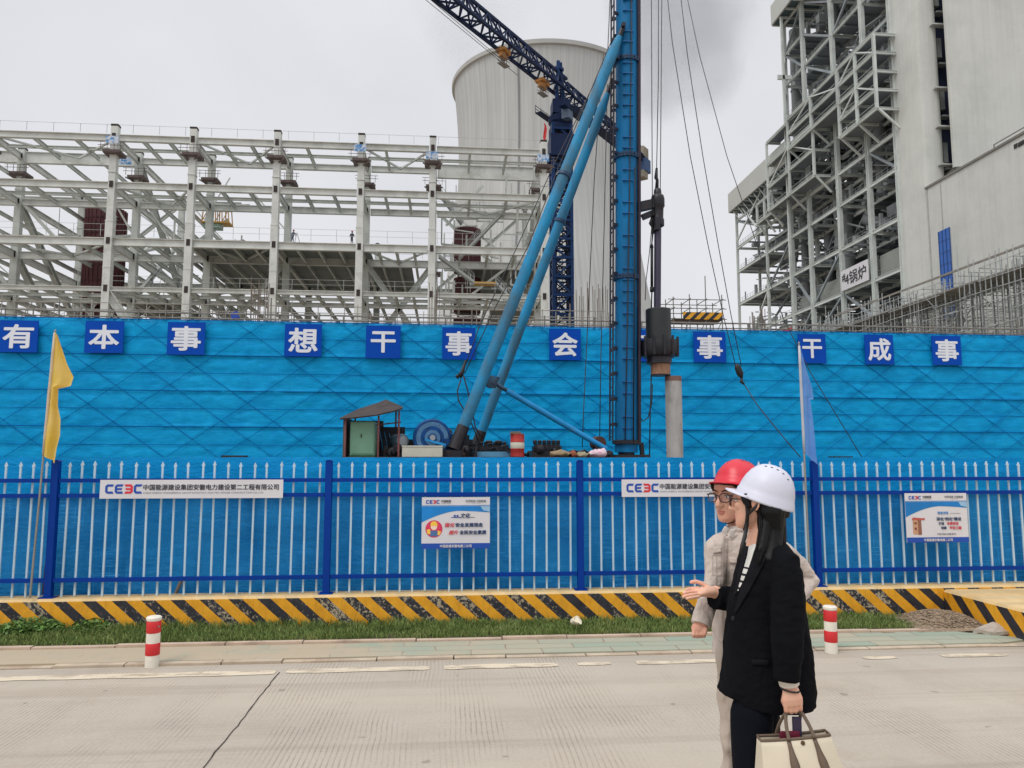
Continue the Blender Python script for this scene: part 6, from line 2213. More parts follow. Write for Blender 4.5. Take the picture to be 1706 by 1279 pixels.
# clad stair shaft beside the boiler
sh_ = thing('clad_shaft', 'tall smooth pale clad shaft with small side ledges beside the boiler house', 'building', (79.8, 116, 0))
xs_r = PY(1580, 300, 112.7).x
rings_ = []
for z in (0, 40, 80, 125):
    rings_.append([(78.0, 119.5, z), (78.0, 113.1, z), (78.15, 112.8, z), (78.5, 112.7, z)] + [(78.5 + (xs_r - 78.5 - 1.2) * f, 112.7, z) for f in (0.5, 1)] + [(xs_r - 0.5, 112.95, z), (xs_r - 0.1, 113.5, z), (xs_r, 114.4, z), (xs_r, 119.5, z)])
part('shell', MB().rings(rings_), CLAD, sh_, 50)
for py in (43, 148, 212, 275):
    z = PY(1570, py, 112.5).z
    part('ledge', MB().box((xs_r - 1.7, 111.9, z - 0.12), (xs_r + 2.4, 113.0, z + 0.12)), mat('ledge grey', lin(176, 178, 174), 0.6), sh_)
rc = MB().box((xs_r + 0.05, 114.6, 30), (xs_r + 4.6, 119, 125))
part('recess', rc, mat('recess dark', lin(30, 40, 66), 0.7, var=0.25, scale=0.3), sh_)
rp = []
z = 42
while z < 124:
    rp.append(MB().box((xs_r + 0.1, 113.6, z), (xs_r + 0.9, 114.55, z + 3.4)).box((xs_r + 0.1, 113.2, z - 1.4), (xs_r + 1.6, 114.55, z - 1.1)))
    z += 9.2
many('recess_panel', rp, mat('recess panel', lin(128, 132, 132), 0.7, var=0.15), sh_)
# right hand pale block above the annex
ub = thing('clad_block', 'large plain pale clad wall in the upper right corner', 'building', (105, 118, 0))
x0 = PY(1590, 200, 110).x
zb = PY(1594, 275, 110).z
part('wall', MB().box((x0, 110.6, zb), (150, 111.1, 128)).box((x0 + 5, 111.1, zb), (149.8, 117, 127.8)), CLAD, ub)
part('base_frame', MB().box((x0 + 0.3, 110.4, zb - 1.6), (149, 116.5, zb - 0.02)), mat('under frame', lin(112, 112, 104), 0.7), ub)
part('column', MB().box((x0 + 1, 112, 0), (x0 + 2, 113, zb - 1.62)), BST, ub)
# annex
an = thing('annex_building', 'low pale clad annex with a tall blue window strip, right edge', 'building', (100, 85, 0))
AZ = 46.0
part('wall', MB().box((77.9, 62, 0), (150, 112.5, AZ)), CLAD, an)
part('parapet_cap', MB().box((77.7, 61.8, AZ + 0.002), (150.2, 112.68, AZ + 0.35)), mat('cap grey', lin(120, 118, 112), 0.6), an)
part('roof_rail', MB().bar((78.6, 70, AZ + 1.3), (78.6, 98, AZ + 1.3), 0.12).bar((78.6, 98, AZ + 0.35), (78.6, 98, AZ + 1.3), 0.12).bar((78.6, 84, AZ + 0.35), (78.6, 84, AZ + 1.3), 0.12), mat('cap grey', lin(120, 118, 112), 0.6), an)
part('corner_trim', MB().box((77.84, 108.9, 0), (77.898, 109.1, AZ)).box((77.84, 112.2, 0), (77.898, 112.5, AZ)), mat('trim grey', lin(168, 170, 164), 0.6), an)
a, b_ = PX(1563, 380, 77.8), PX(1587, 470, 77.8)
wz0, wz1 = PX(1575, 468, 77.8).z, PX(1575, 381, 77.8).z
w_ = part('window_strip', MB().box((77.78, b_.y, wz0 - 6), (77.89, a.y, wz1)), mat('window blue', lin(24, 92, 176), 0.3, var=0.12, scale=0.6), an)
k = MB()
for f in (0.0, 0.33, 0.66, 1.0):
    y = a.y + (b_.y - a.y) * f
    k.box((77.72, y - 0.06, wz0 - 6), (77.775, y + 0.06, wz1))
z = wz0 - 5
while z < wz1:
    k.box((77.735, b_.y + 0.07, z), (77.77, a.y - 0.07, z + 0.1))
    z += 1.9
part('frame', k, mat('frame blue', lin(30, 70, 130), 0.5), w_)
vt = MB()
for p, y in ((1692, 243), (1699, 240), (1704, 237)):
    c = PX(p, y, 77.85)
    vt.box((77.8, c.y - 0.3, c.z - 0.3), (77.89, c.y + 0.3, c.z + 0.3))
part('vent', vt, mat('vent dark', lin(50, 50, 50), 0.8), an)

# dense falsework scaffold in front of the boiler house and annex
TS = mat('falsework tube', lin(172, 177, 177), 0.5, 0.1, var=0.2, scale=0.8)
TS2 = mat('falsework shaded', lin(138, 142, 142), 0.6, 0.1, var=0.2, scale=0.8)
fs = thing('falsework_scaffold', 'dense grey falsework scaffold in front of the boiler house foot', 'scaffold', (68, 110, 0))
ub_, lb_ = [], MB()
rnd = random.Random(55)
y = 70.0
FT = lambda y: 26.6 - max(0, (y - 128)) * 0.07
while y < 172:
    for x in (66.0, 68.2, 70.4, 72.6):
        if rnd.random() < 0.3:
            continue
        z = FT(y) + rnd.uniform(-1.6, 1.2)
        if rnd.random() < 0.08:
            z += rnd.uniform(0.8, 2.4)
        ub_.append((x, MB().bar((x + rnd.uniform(-.1, .1), y, 4), (x, y, z), 0.085)))
    for _ in range(2):
        x = rnd.uniform(66, 72)
        lb_.bar((x, y + rnd.uniform(-.5, .5), 6), (x, y, FT(y) - rnd.uniform(0.5, 4)), 0.09)
    y += 0.95
z = 11.0
while z < 27:
    for x in (65.9, 68.1, 70.5, 72.7):
        yy = 70.0
        while yy < 170:
            ln2 = rnd.uniform(5, 12)
            if rnd.random() < 0.72 and z < FT(yy + ln2 / 2) - 0.2:
                zz = z + rnd.uniform(-0.2, 0.2)
                ub_.append((x - 0.5, MB().bar((x, yy, zz), (x, yy + ln2, zz + rnd.uniform(-0.08, 0.08)), 0.075)))
            yy += ln2 * rnd.uniform(0.7, 1.0)
    y = 70.5
    while y < 172:
        if z < FT(y) - 0.2 and rnd.random() < 0.6:
            lb_.bar((65.6, y, z), (73, y, z), 0.07)
        y += 1.9
    z += 1.45
for k in range(190):
    y, z = rnd.uniform(71, 168), rnd.uniform(12, 23)
    d = rnd.uniform(2, 5)
    if z + d > FT(y):
        continue
    lb_.bar((rnd.choice((65.8, 68, 70.2)), y, z), (rnd.choice((65.8, 68, 70.2)), y + rnd.choice((-1, 1)) * d, z + d), 0.075)
ub_.sort(key=lambda q: q[0])
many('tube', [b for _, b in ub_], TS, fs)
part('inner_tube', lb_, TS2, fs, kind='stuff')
part('planking', MB().box((66.2, 70, 24.2), (72.4, 128, 24.4)).box((66.2, 128, 22), (72.4, 165, 22.15)).box((66.4, 70, 26.5), (66.6, 122, 26.75)), mat('plank grey', lin(138, 134, 126), 0.8, var=0.25), fs)
part('safety_sheet', MB().box((74.0, 113, 4), (74.1, 150, 19)), mat('rear sheet', lin(110, 112, 106), 0.8, var=0.3, scale=0.25, c2=lin(70, 74, 72), amount=(0.4, 0.65)), fs)
solo('red_sheet', MB().bar(PY(1305, 552, 30), PY(1317, 548, 30), 0.25, 0.12), mat('red sheet', lin(196, 40, 50), 0.6), 'scrap of red cloth on top of the netted wall left of 干', 'cloth')

# ------------------------------------------------------------------ steam from the cooling tower
def steam(name, blobs, density, colour, seed, label):
    m = bpy.data.materials.new('steam ' + name)
    m.use_nodes = True
    n = m.node_tree
    n.nodes.remove(n.nodes['Principled BSDF'])
    v = N(n, 'VolumePrincipled')
    v.inputs['Color'].default_value = colour + (1,)  # grey tint puts the shading of pale steam into its colour
    v.inputs['Anisotropy'].default_value = 0.2
    p = geo_pos(n)
    acc = None
    for c, r in blobs:            # each puff thins out towards its rim
        a_ = N(n, 'VectorMath', operation='SUBTRACT')
        L(n, p, a_.inputs[0])
        a_.inputs[1].default_value = c
        d_ = N(n, 'VectorMath', operation='DIVIDE')
        L(n, a_.outputs[0], d_.inputs[0])
        d_.inputs[1].default_value = r
        l_ = N(n, 'VectorMath', operation='LENGTH')
        L(n, d_.outputs[0], l_.inputs[0])
        q_ = math_(n, 'MAXIMUM', math_(n, 'SUBTRACT', 1.0, l_.outputs['Value']), 0.0)
        acc = q_ if acc is None else math_(n, 'ADD', acc, q_)
    t = noise_tex(n, p, 0.028, 6, 0.65)
    d = math_(n, 'MAXIMUM', math_(n, 'SUBTRACT', math_(n, 'ADD', math_(n, 'MINIMUM', acc, 0.75), math_(n, 'MULTIPLY', math_(n, 'SUBTRACT', t, 0.5), 2.6)), 0.12), 0.0)
    d = math_(n, 'MULTIPLY', math_(n, 'MINIMUM', d, 1.0), math_(n, 'MINIMUM', math_(n, 'MULTIPLY', acc, 4.0), 1.0))
    L(n, math_(n, 'MULTIPLY', d, density), v.inputs['Density'])
    L(n, v.outputs[0], n.nodes['Material Output'].inputs['Volume'])
    b = MB()
    for c, r in blobs:
        b.merge(MB().ball(c, r, 20))
    b = remesh(b, 4.0, 2)
    return tag(solo('steam_plume', b, m, label, 'steam', smooth=True), None, None, None, 'stuff')


ST = lambda px, py, dd: PD(px, py, dd)[:]
steam('right', [(ST(1105, 70, 340), (34, 32, 44)), (ST(1170, 40, 345), (34, 30, 40)), (ST(1090, -10, 335), (34, 30, 34)), (ST(1172, 120, 342), (22, 20, 26)), (ST(1092, 150, 340), (18, 16, 26)), (ST(1130, -80, 345), (44, 32, 34))], 0.034, (0.62, 0.64, 0.68), 3.0, 'drifting grey steam right of and above the cooling tower')
steam('left', [(ST(765, 80, 325), (20, 16, 30)), (ST(790, 10, 325), (34, 22, 30))], 0.016, (0.62, 0.64, 0.67), 9.0, 'faint steam wisp at the upper left of the cooling tower')
cy.volume_step_rate = 2.0
cy.volume_max_steps = 64
# ------------------------------------------------------------------ people
def skin_mat(name, c, red):
    m, n, b = node_mat(name)
    p = geo_pos(n)
    f = noise_tex(n, p, 16, 3)
    col = ramp(n, f, [(0.3, c), (0.7, red)])
    L(n, col, b.inputs['Base Color'])
    b.inputs['Roughness'].default_value = 0.5
    b.inputs['Subsurface Weight'].default_value = 0.12
    b.inputs['Subsurface Radius'].default_value = (0.012, 0.005, 0.003)
    bump(n, b, noise_tex(n, p, 220, 3), 0.08, 0.002)
    return m


def fabric(name, c, var=0.1, fold=0.4, weave=True, rough=0.85, fdist=0.02, fscale=9):
    m, n, b = node_mat(name)
    p = geo_pos(n)
    f = noise_tex(n, p, 5, 4)
    col = ramp(n, f, [(0.3, tuple(x * (1 - var) for x in c)), (0.7, tuple(min(1, x * (1 + var)) for x in c))])
    L(n, col, b.inputs['Base Color'])
    b.inputs['Roughness'].default_value = rough
    b.inputs['Specular IOR Level'].default_value = 0.08
    h = noise_tex(n, p, fscale, 3, 0.5, (1.5, 1.5, 0.7))
    w = noise_tex(n, p, 260, 2)
    bump(n, b, math_(n, 'ADD', h, math_(n, 'MULTIPLY', w, 0.05)), fold, fdist)
    return m


SKIN1 = skin_mat('skin light', lin(222, 178, 152), lin(228, 168, 142))
SKIN2 = skin_mat('skin warm', lin(214, 168, 142), lin(218, 152, 128))
SUIT = fabric('black suiting', (0.0045, 0.0048, 0.0065), 0.12, 0.35, fdist=0.02, fscale=6)
TROU = fabric('black trouser cloth', (0.0045, 0.0055, 0.009), 0.15, 0.4, fdist=0.02, fscale=5)
WORK = fabric('pale grey work cloth', lin(200, 187, 177), 0.08, 0.7, fdist=0.035, fscale=14)
WORKD = fabric('grey seam cloth', lin(178, 166, 158), 0.06, 0.2)
HAIR = mat('black hair', (0.005, 0.0045, 0.0045), 0.5, var=0.3, scale=60, stretch=(6, 6, 0.4), bmp=0.5, bscale=90, bdist=0.004, spec=0.2)
HATW = mat('white helmet shell', lin(204, 205, 218), 0.42, var=0.02, scale=5, c2=lin(188, 188, 196), amount=(0.58, 0.85))
HATR = mat('red helmet shell', lin(206, 28, 50), 0.34, var=0.05, scale=5)
STRAP = mat('black strap', (0.012, 0.011, 0.011), 0.6)
FRAME = mat('glasses frame', lin(58, 32, 28), 0.35)
LIPS = mat('lips', lin(196, 120, 110), 0.45, var=0.05, scale=40)
EYEW = mat('eye white', lin(206, 200, 196), 0.3, var=0.02)
EYED = mat('dark iris', (0.012, 0.008, 0.006), 0.2)


def lens_mat():
    m = bpy.data.materials.new('spectacle lens')
    m.use_nodes = True
    n = m.node_tree
    n.nodes.remove(n.nodes['Principled BSDF'])
    g, t, x = N(n, 'BsdfGlossy'), N(n, 'BsdfTransparent'), N(n, 'MixShader')
    g.inputs['Roughness'].default_value = 0.05
    x.inputs[0].default_value = 0.06
    L(n, t.outputs[0], x.inputs[1])
    L(n, g.outputs[0], x.inputs[2])
    L(n, x.outputs[0], n.nodes['Material Output'].inputs['Surface'])
    return m


LENS = lens_mat()


def frame_of(o, theta, tilt=0.0):
    """local axes: x facing, y to the figure's left, z up; theta turns the face from camera-left away from the camera"""
    f = -R_ * math.cos(theta) + F_ * math.sin(theta)
    u = U_.copy()
    l = u.cross(f)
    if tilt:
        r = Matrix.Rotation(-tilt, 3, l)
        f, u = r @ f, r @ u
    M = Matrix.Identity(4)
    for i, v in enumerate((f, l, u)):
        for k in range(3):
            M[k][i] = v[k]
    M.translation = Vector(o)
    return M


def head_pieces():
    """closed pieces (local coordinates, eye level at z = 0) to be fused into a head with a face"""
    out = MB()
    lv = [(-0.118, 0.052, 0.014, 0.016, 0.014), (-0.112, 0.05, 0.034, 0.04, 0.030), (-0.098, 0.043, 0.047, 0.055, 0.041), (-0.078, 0.03, 0.059, 0.062, 0.051), (-0.055, 0.016, 0.073, 0.07, 0.058), (-0.03, 0.004, 0.085, 0.082, 0.0655), (-0.008, 0.0, 0.085, 0.092, 0.069), (0.012, -0.002, 0.086, 0.098, 0.071), (0.03, -0.003, 0.093, 0.1, 0.073), (0.055, -0.004, 0.091, 0.1, 0.073), (0.08, -0.006, 0.077, 0.09, 0.065), (0.1, -0.008, 0.05, 0.062, 0.046), (0.111, -0.008, 0.02, 0.025, 0.02)]
    rings = []
    for z, cx, df, db, w in lv:
        rg = []
        for k in range(32):
            t = 6.28318 * k / 32
            c, s = math.cos(t), math.sin(t)
            r = df if c > 0 else db
            p = 0.92
            rg.append((cx + r * math.copysign(abs(c) ** p, c), w * math.copysign(abs(s) ** p, s), z))
        rings.append(rg)
    out.rings(rings)
    out.tube([(0.080, 0, 0.016), (0.092, 0, -0.004), (0.105, 0, -0.026), (0.108, 0, -0.036), (0.096, 0, -0.044)], [0.008, 0.009, 0.0115, 0.0125, 0.008], 12)
    for s in (-1, 1):
        out.ball((0.094, s * 0.0115, -0.037), (0.011, 0.008, 0.008), 10)
        out.ball((0.066, s * 0.034, -0.022), (0.021, 0.019, 0.017), 12)
        out.ball((0.080, s * 0.03, 0.021), (0.012, 0.02, 0.007), 10)
        # ear
        out.ball((-0.004, s * 0.073, -0.008), (0.017, 0.008, 0.031), 12)
        out.tube([(0.004, s * 0.08, 0.016), (-0.012, s * 0.086, 0.02), (-0.022, s * 0.086, 0.006), (-0.018, s * 0.083, -0.02), (-0.006, s * 0.078, -0.036)], [0.004, 0.005, 0.005, 0.005, 0.006], 8)
    out.ball((0.0855, 0, -0.0625), (0.012, 0.021, 0.0055), 12)
    out.ball((0.083, 0, -0.0735), (0.012, 0.018, 0.006), 12)
    out.ball((0.072, 0, -0.102), (0.018, 0.02, 0.014), 12)
    return out


def face_parts(body, M):
    """eyes, brows and lips as sub-parts of the body"""
    for s in (-1, 1):
        k = MB().ball((0.0775, s * 0.031, -0.001), (0.009, 0.0135, 0.0058), 14)
        e = part('eye', k.xform(M), EYEW, body, True)
        k = MB().ball((0.0835, s * 0.031, -0.001), (0.0036, 0.0058, 0.0056), 12)
        part('iris', k.xform(M), EYED, body, True)
        k = MB().tube([(0.084, s * 0.017, 0.0045), (0.0865, s * 0.031, 0.0075), (0.078, s * 0.045, 0.0035)], [0.0012, 0.002, 0.0014], 6)
        part('eyelash', k.xform(M), EYED, body, True)
        k = MB().tube([(0.0925, s * 0.012, 0.022), (0.094, s * 0.028, 0.0285), (0.0815, s * 0.05, 0.0235)], [(0.0022, 0.0022), (0.0032, 0.0022), 0.0014], 8)
        part('eyebrow', k.xform(M), HAIR, body, True)
    k = MB().ball((0.0895, 0, -0.063), (0.0095, 0.0205, 0.0046), 14).ball((0.0875, 0, -0.0725), (0.0095, 0.0175, 0.0055), 14)
    part('lips', k.xform(M), LIPS, body, True)


def tuck(mb, HM):
    """keep head and hair inside the helmet dome"""
    inv = HM.inverted()
    out = []
    for v in mb.v:
        l = inv @ v
        if l.z > -0.008 and l.length < 0.2:
            prof = ((0.89, -0.02), (0.89, 0.0), (0.87, 0.022), (0.83, 0.044), (0.75, 0.074), (0.65, 0.1), (0.5, 0.117), (0.3, 0.128), (0.0, 0.134))
            r = math.sqrt((l.x / 0.122) ** 2 + (l.y / 0.11) ** 2)
            z = min(l.z, 0.133)
            lim = 0.93
            for (r0, z0), (r1, z1) in zip(prof, prof[1:]):
                if z0 <= z <= z1:
                    lim = r0 + (r1 - r0) * (z - z0) / (z1 - z0)
            f = min(1.0, lim / r) if r > 1e-5 else 1.0
            l = Vector((l.x * f, l.y * f, z))
            v = HM @ l
        out.append(v)
    mb.v = out
    return mb


def glasses(t, M, m):
    k = MB()
    for s in (-1, 1):
        pts = [(0.106 - 0.012 * (abs(math.cos(a) * 0.5 + 0.5)) * 0.6, s * (0.034 + 0.0255 * math.copysign(abs(math.cos(a)) ** 0.75, math.cos(a))), -0.004 + 0.0195 * math.copysign(abs(math.sin(a)) ** 0.8, math.sin(a))) for a in [6.28318 * i / 28 for i in range(28)]]
        k.tube(pts, 0.0024, 8, closed=True)
        k.tube([(0.0985, s * 0.06, 0.008), (0.092, s * 0.071, 0.008), (0.05, s * 0.077, 0.006), (-0.005, s * 0.079, 0.002), (-0.018, s * 0.078, -0.012)], [0.003, 0.003, 0.0022, 0.0022, 0.002], 8)
    k.tube([(0.104, -0.009, 0.002), (0.109, 0, 0.005), (0.104, 0.009, 0.002)], 0.0022, 8)
    g = part('glasses', k.xform(M), m, t, True)
    for s in (-1, 1):
        k = MB().prism([(s * (0.034 + 0.0245 * math.copysign(abs(math.cos(a)) ** 0.75, math.cos(a))), -0.004 + 0.0185 * math.copysign(abs(math.sin(a)) ** 0.8, math.sin(a))) for a in [6.28318 * i / 24 for i in range(24)]], ((0.1025, 0, 0), (0, 1, 0), (0, 0, 1)), (1, 0, 0), 0.001)
        part('lens', k.xform(M), LENS, g)


def hard_hat(t, M, m, slots):
    """ridged safety helmet: dome, lower band, peak; local axes as for the head, origin in the middle of the rim"""
    n = 48
    prof = [(1.055, -0.012), (1.06, -0.004), (1.03, 0.0), (1.015, 0.018), (0.985, 0.022), (0.945, 0.044), (0.865, 0.074), (0.745, 0.1), (0.6, 0.12), (0.42, 0.1345), (0.22, 0.142), (0.03, 0.1445)]
    rings = []
    for r, z in prof:
        rg = []
        for k in range(n):
            a = 6.28318 * k / n
            rx = 0.124 if math.cos(a) > 0 else 0.13
            x, y = rx * r * math.cos(a), 0.112 * r * math.sin(a)
            ridge = 0.007 * math.exp(-((abs(y) / 0.03) ** 2)) * (1 if 0.03 < z else 0)
            side = 0.004 * math.exp(-(((abs(y) - 0.062) / 0.008) ** 2)) * (1 if z > 0.07 else 0)
            rg.append((x, y, z + ridge - side))
        rings.append(rg)
    k = MB().rings(rings, cap=False)
    k.f.append(tuple(len(k.v) - n + i for i in range(n)))
    h = part('hard_hat', k.xform(M), m, t, 50)
    so_ = h.modifiers.new('shell', 'SOLIDIFY')
    so_.thickness = 0.003
    # peak
    rows = []
    for i in range(25):
        a = math.radians(-68 + 136 * i / 24)
        w = math.cos(a * 0.5 / math.radians(68) * math.pi * 0.98) ** 0.6 if abs(a) < math.radians(67.9) else 0.02
        rows.append([(0.124 * 1.04 * math.cos(a) + 0.047 * w * f, 0.112 * 1.05 * math.sin(a) * (1 - 0.04 * f * w), -0.002 - 0.010 * f * w - 0.008 * (math.sin(a) ** 2) * f) for f in (0, 0.3, 0.6, 0.85, 1.0)])
    pk = part('peak', MB().grid(rows).xform(M), m, h, True)
    sp_ = pk.modifiers.new('thick', 'SOLIDIFY')
    sp_.thickness = 0.005
    sp_.offset = 0
    if slots:
        k = MB()
        for i in range(5):
            for s in ((1, -1) if slots else ()):
                x = 0.03 - 0.026 * i
                y = s * 0.034
                rr2 = math.sqrt((x / 0.127) ** 2 + (y / 0.112) ** 2)
                z = 0.1445
                for (r0, z0), (r1, z1) in zip(prof, prof[1:]):
                    if r1 <= rr2 <= r0:
                        z = z0 + (z1 - z0) * (r0 - rr2) / (r0 - r1)
                k.ball((x, y, z + 0.002), (0.0075, 0.004, 0.003), 8)
        part('vent_slot', k.xform(M), mat('slot grey', lin(84, 86, 96), 0.7), h, True)
    # cradle strip and rear adjuster below the shell
    k = MB()
    pts = [(0.105 * math.cos(a), 0.092 * math.sin(a), -0.006) for a in [math.radians(40 + 280 * i / 20) for i in range(21)]]
    k.tube(pts, [(0.011, 0.002)] * 21, 8, ref=(0, 0, 1))
    k.ball((-0.112, 0, -0.03), (0.014, 0.02, 0.016), 12)
    k.tube([(-0.1, 0.03, -0.005), (-0.112, 0.015, -0.028)], 0.007, 8).tube([(-0.1, -0.03, -0.005), (-0.112, -0.015, -0.028)], 0.007, 8)
    part('cradle', k.xform(M), STRAP, h, True)
    return h


def torso_rings(data, d, n=36, yaw=0.0, p=0.9):
    """loft from silhouette rows (row, left, right, half depth)"""
    out = []
    ca, sa = math.cos(yaw), math.sin(yaw)
    for row in data:
        py, l, r, b = row[:4]
        dd = d + (row[4] if len(row) > 4 else 0)
        c = PD((l + r) / 2, py, dd)
        a = (r - l) / 2 * dd / F
        rg = []
        for k in range(n):
            t = 6.28318 * k / n
            x, y = a * math.copysign(abs(math.cos(t)) ** p, math.cos(t)), b * math.copysign(abs(math.sin(t)) ** p, math.sin(t))
            rg.append(c + R_ * x + F_ * y)
        out.append(rg)
    return out


def wrinkle(mb, amp, sc, seed, stretch=(1, 1, 1)):
    res = []
    for v in mb.v:
        q = Vector((v.x * stretch[0], v.y * stretch[1], v.z * stretch[2])) * sc + Vector((seed, seed * 2, 0))
        n1 = noise.noise(q)
        n2 = noise.noise(q * 2.3 + Vector((7, 1, 3)))
        res.append(v + Vector((noise.noise(q + Vector((3, 0, 0))), noise.noise(q + Vector((0, 5, 0))), 0)) * amp * 0.6 + (R_ * n1 - F_ * n2) * amp * 0.5)
    mb.v = res
    return mb


def drape(bvh, rows, off=0.004):
    """sheet laid on a garment: rows of photo points dropped on to its surface, standing a few mm proud"""
    top = []
    for r in rows:
        row = []
        for px, py in r:
            d = ray(px, py).normalized()
            hit = bvh.ray_cast(O_, d)
            if hit[0] is None:
                hit = bvh.find_nearest(PD(px, py, 3.1))
            row.append(hit[0] - d * off)
        top.append(row)
    k = MB().grid(top)
    return k


def dense(poly_l, poly_r, n, m=4):
    """fill between a left and a right polyline (same count) with n rows, m columns"""
    def at(pl, t):
        s = t * (len(pl) - 1)
        i = min(int(s), len(pl) - 2)
        f = s - i
        return (pl[i][0] + (pl[i + 1][0] - pl[i][0]) * f, pl[i][1] + (pl[i + 1][1] - pl[i][1]) * f)
    rows = []
    for i in range(n + 1):
        a, b = at(poly_l, i / n), at(poly_r, i / n)
        rows.append([(a[0] + (b[0] - a[0]) * k / m, a[1] + (b[1] - a[1]) * k / m) for k in range(m + 1)])
    return rows


def bvh_of(mb):
    return BVHTree.FromPolygons([v[:] for v in mb.v], mb.f)


def finger(mb, pts, r):
    mb.tube(pts, [r, r * 1.02, r * 0.95, r * 0.9, r * 0.72][:len(pts)] if len(pts) <= 5 else [r] * len(pts), 10)
    mb.ball(pts[-1], r * 0.74, 8)
    mb.ball(pts[0], r * 1.05, 8)


# ---------------------------------------------------------------- woman in the black suit
D1 = 3.1
g1 = PD(1275, 1400, D1)
p1 = thing('person', 'woman in black trouser suit and white helmet holding a pale tote bag', 'person', (g1.x, g1.y, 0))
H1 = frame_of(PD(1262, 833, D1), math.radians(28))
HM = frame_of(PD(1273, 831, D1), math.radians(28), math.radians(19)) @ Matrix.Diagonal((0.90, 0.92, 0.95, 1))
h1p = lambda x, y, z: H1 @ Vector((x, y, z))
body = MB().merge(head_pieces().xform(H1))
body.tube([h1p(-0.03, 0, -0.03), h1p(-0.034, 0, -0.10), PD(1268, 895, D1), PD(1272, 925, D1)], [0.056, 0.052, 0.054, 0.075], 18)
tor = torso_rings([(906, 1250, 1310, .09), (925, 1248, 1308, .11), (970, 1246, 1312, .11), (1050, 1240, 1315, .09), (1120, 1242, 1318, .08), (1160, 1244, 1310, .07)], D1)
body.rings(tor)
# arms under the sleeves
LSH, LEL, LWR = PD(1298, 942, 2.98), PD(1311, 1030, 2.9), PD(1316, 1142, 2.87)
RSH, REL, RWR = PD(1258, 925, 3.24), PD(1262, 1000, 3.32), PD(1190, 986, 3.22)
body.tube([LSH, LEL, LWR], [0.036, 0.036, 0.028], 14)
body.tube([RSH, REL, RWR], [0.05, 0.042, 0.027], 14)
for a, b_, o in ((1245, 1252, -0.09), (1262, 1268, 0.09)):
    body.tube([PD(a + 10, 1150, D1 + o * 0.5), PD(a + 8, 1270, D1 + o), PD(b_ + 4, 1400, D1 + o), PD(b_ + 6, 1438, D1 + o)], [0.045, 0.045, 0.04, 0.033], 14)
# right hand, open, palm up
q = lambda px, py, d: PD(px, py, d)
body.tube([q(1189, 986, 3.22), q(1180, 986, 3.21), q(1170, 986, 3.2), q(1160, 988, 3.19)], [(0.024, 0.027), (0.022, 0.031), (0.019, 0.036), (0.014, 0.036)], 16, ref=(0, 0, 1))
for pts, r in (([q(1163, 980, 3.235), q(1155, 980.5, 3.23), q(1148, 981.5, 3.225), q(1143, 983, 3.22)], 0.0082), ([q(1162, 985, 3.2), q(1152, 986, 3.19), q(1144, 987, 3.18), q(1138.5, 988.5, 3.175)], 0.0085), ([q(1162, 990, 3.17), q(1152, 991, 3.155), q(1144, 992.5, 3.145), q(1138, 994, 3.14)], 0.0082), ([q(1164, 994, 3.145), q(1156, 995, 3.13), q(1149, 996, 3.12), q(1144, 997, 3.115)], 0.0072), ([q(1181, 979, 3.235), q(1170, 972, 3.245), q(1159, 968.5, 3.25), q(1151, 970, 3.25)], 0.0095)):
    finger(body, pts, r)
# left hand, closed round the bag handles, back of the hand to the camera
body.tube([LWR, q(1318, 1153, 2.865), q(1320, 1164, 2.862), q(1321, 1174, 2.865)], [(0.026, 0.02), (0.033, 0.019), (0.039, 0.018), (0.038, 0.015)], 16, ref=R_)
for k in range(4):
    x = 1309.5 + 8.0 * k
    y = 1174 + (1.5, 2.5, 1.5, -1.5)[k]
    finger(body, [q(x, y, 2.862), q(x + 0.3, y + 7.5, 2.866), q(x + 0.4, y + 10, 2.884), q(x, y + 5, 2.9), q(x, y - 3, 2.9)], 0.0088 if k < 3 else 0.0078)
finger(body, [q(1307, 1158, 2.875), q(1305, 1168, 2.89), q(1309, 1178, 2.905), q(1316, 1181, 2.912)], 0.0095)
body = tuck(remesh(body, 0.0032, 2, 0.5), HM)
bo1 = part('body', body, SKIN1, p1, True)
face_parts(bo1, H1)
glasses(p1, H1, FRAME)
hard_hat(p1, HM, HATW, True)
# hair: cap under the helmet, long lengths down the back and over the shoulder
hr = MB()
hr.ball(h1p(-0.022, 0, 0.02), (0.087, 0.083, 0.1), 20, H1.to_3x3())
hr.tube([h1p(0.036, 0.064, 0.025), h1p(0.032, 0.073, 0.006), h1p(0.024, 0.077, -0.02), h1p(0.02, 0.074, -0.045)], [(0.02, 0.009), (0.019, 0.01), (0.012, 0.007), (0.005, 0.004)], 12, ref=H1.to_3x3() @ Vector((1, 0, 0)))
hr.tube([h1p(-0.05, 0.03, 0.02), h1p(-0.058, 0.036, -0.04), PD(1283, 884, 3.06), PD(1284, 915, 3.02), PD(1280, 940, 2.96)], [(0.052, 0.05), (0.055, 0.06), (0.05, 0.06), (0.044, 0.05), (0.02, 0.028)], 16, ref=R_)
hr.tube([h1p(-0.03, 0.05, 0.01), PD(1277, 862, 3.03), PD(1273, 890, 3.0), PD(1268, 915, 2.97), PD(1264, 938, 2.95)], [(0.026, 0.02), (0.024, 0.02), (0.022, 0.018), (0.02, 0.014), (0.006, 0.005)], 12, ref=R_)
hr.tube([h1p(-0.07, -0.02, 0.0), PD(1294, 870, 3.14), PD(1296, 900, 3.16), PD(1292, 930, 3.14)], [(0.035, 0.05), (0.034, 0.06), (0.03, 0.07), (0.015, 0.03)], 14, ref=R_)
hr = tuck(remesh(hr, 0.005, 2), HM)
hr.v = [v + (R_ * noise.noise(Vector((v.x * 90, v.y * 90, v.z * 5))) * 0.0035) for v in hr.v]
hr = tuck(hr, HM)
part('hair', hr, HAIR, p1, True)
sd_ = random.Random(12)
lk = MB()
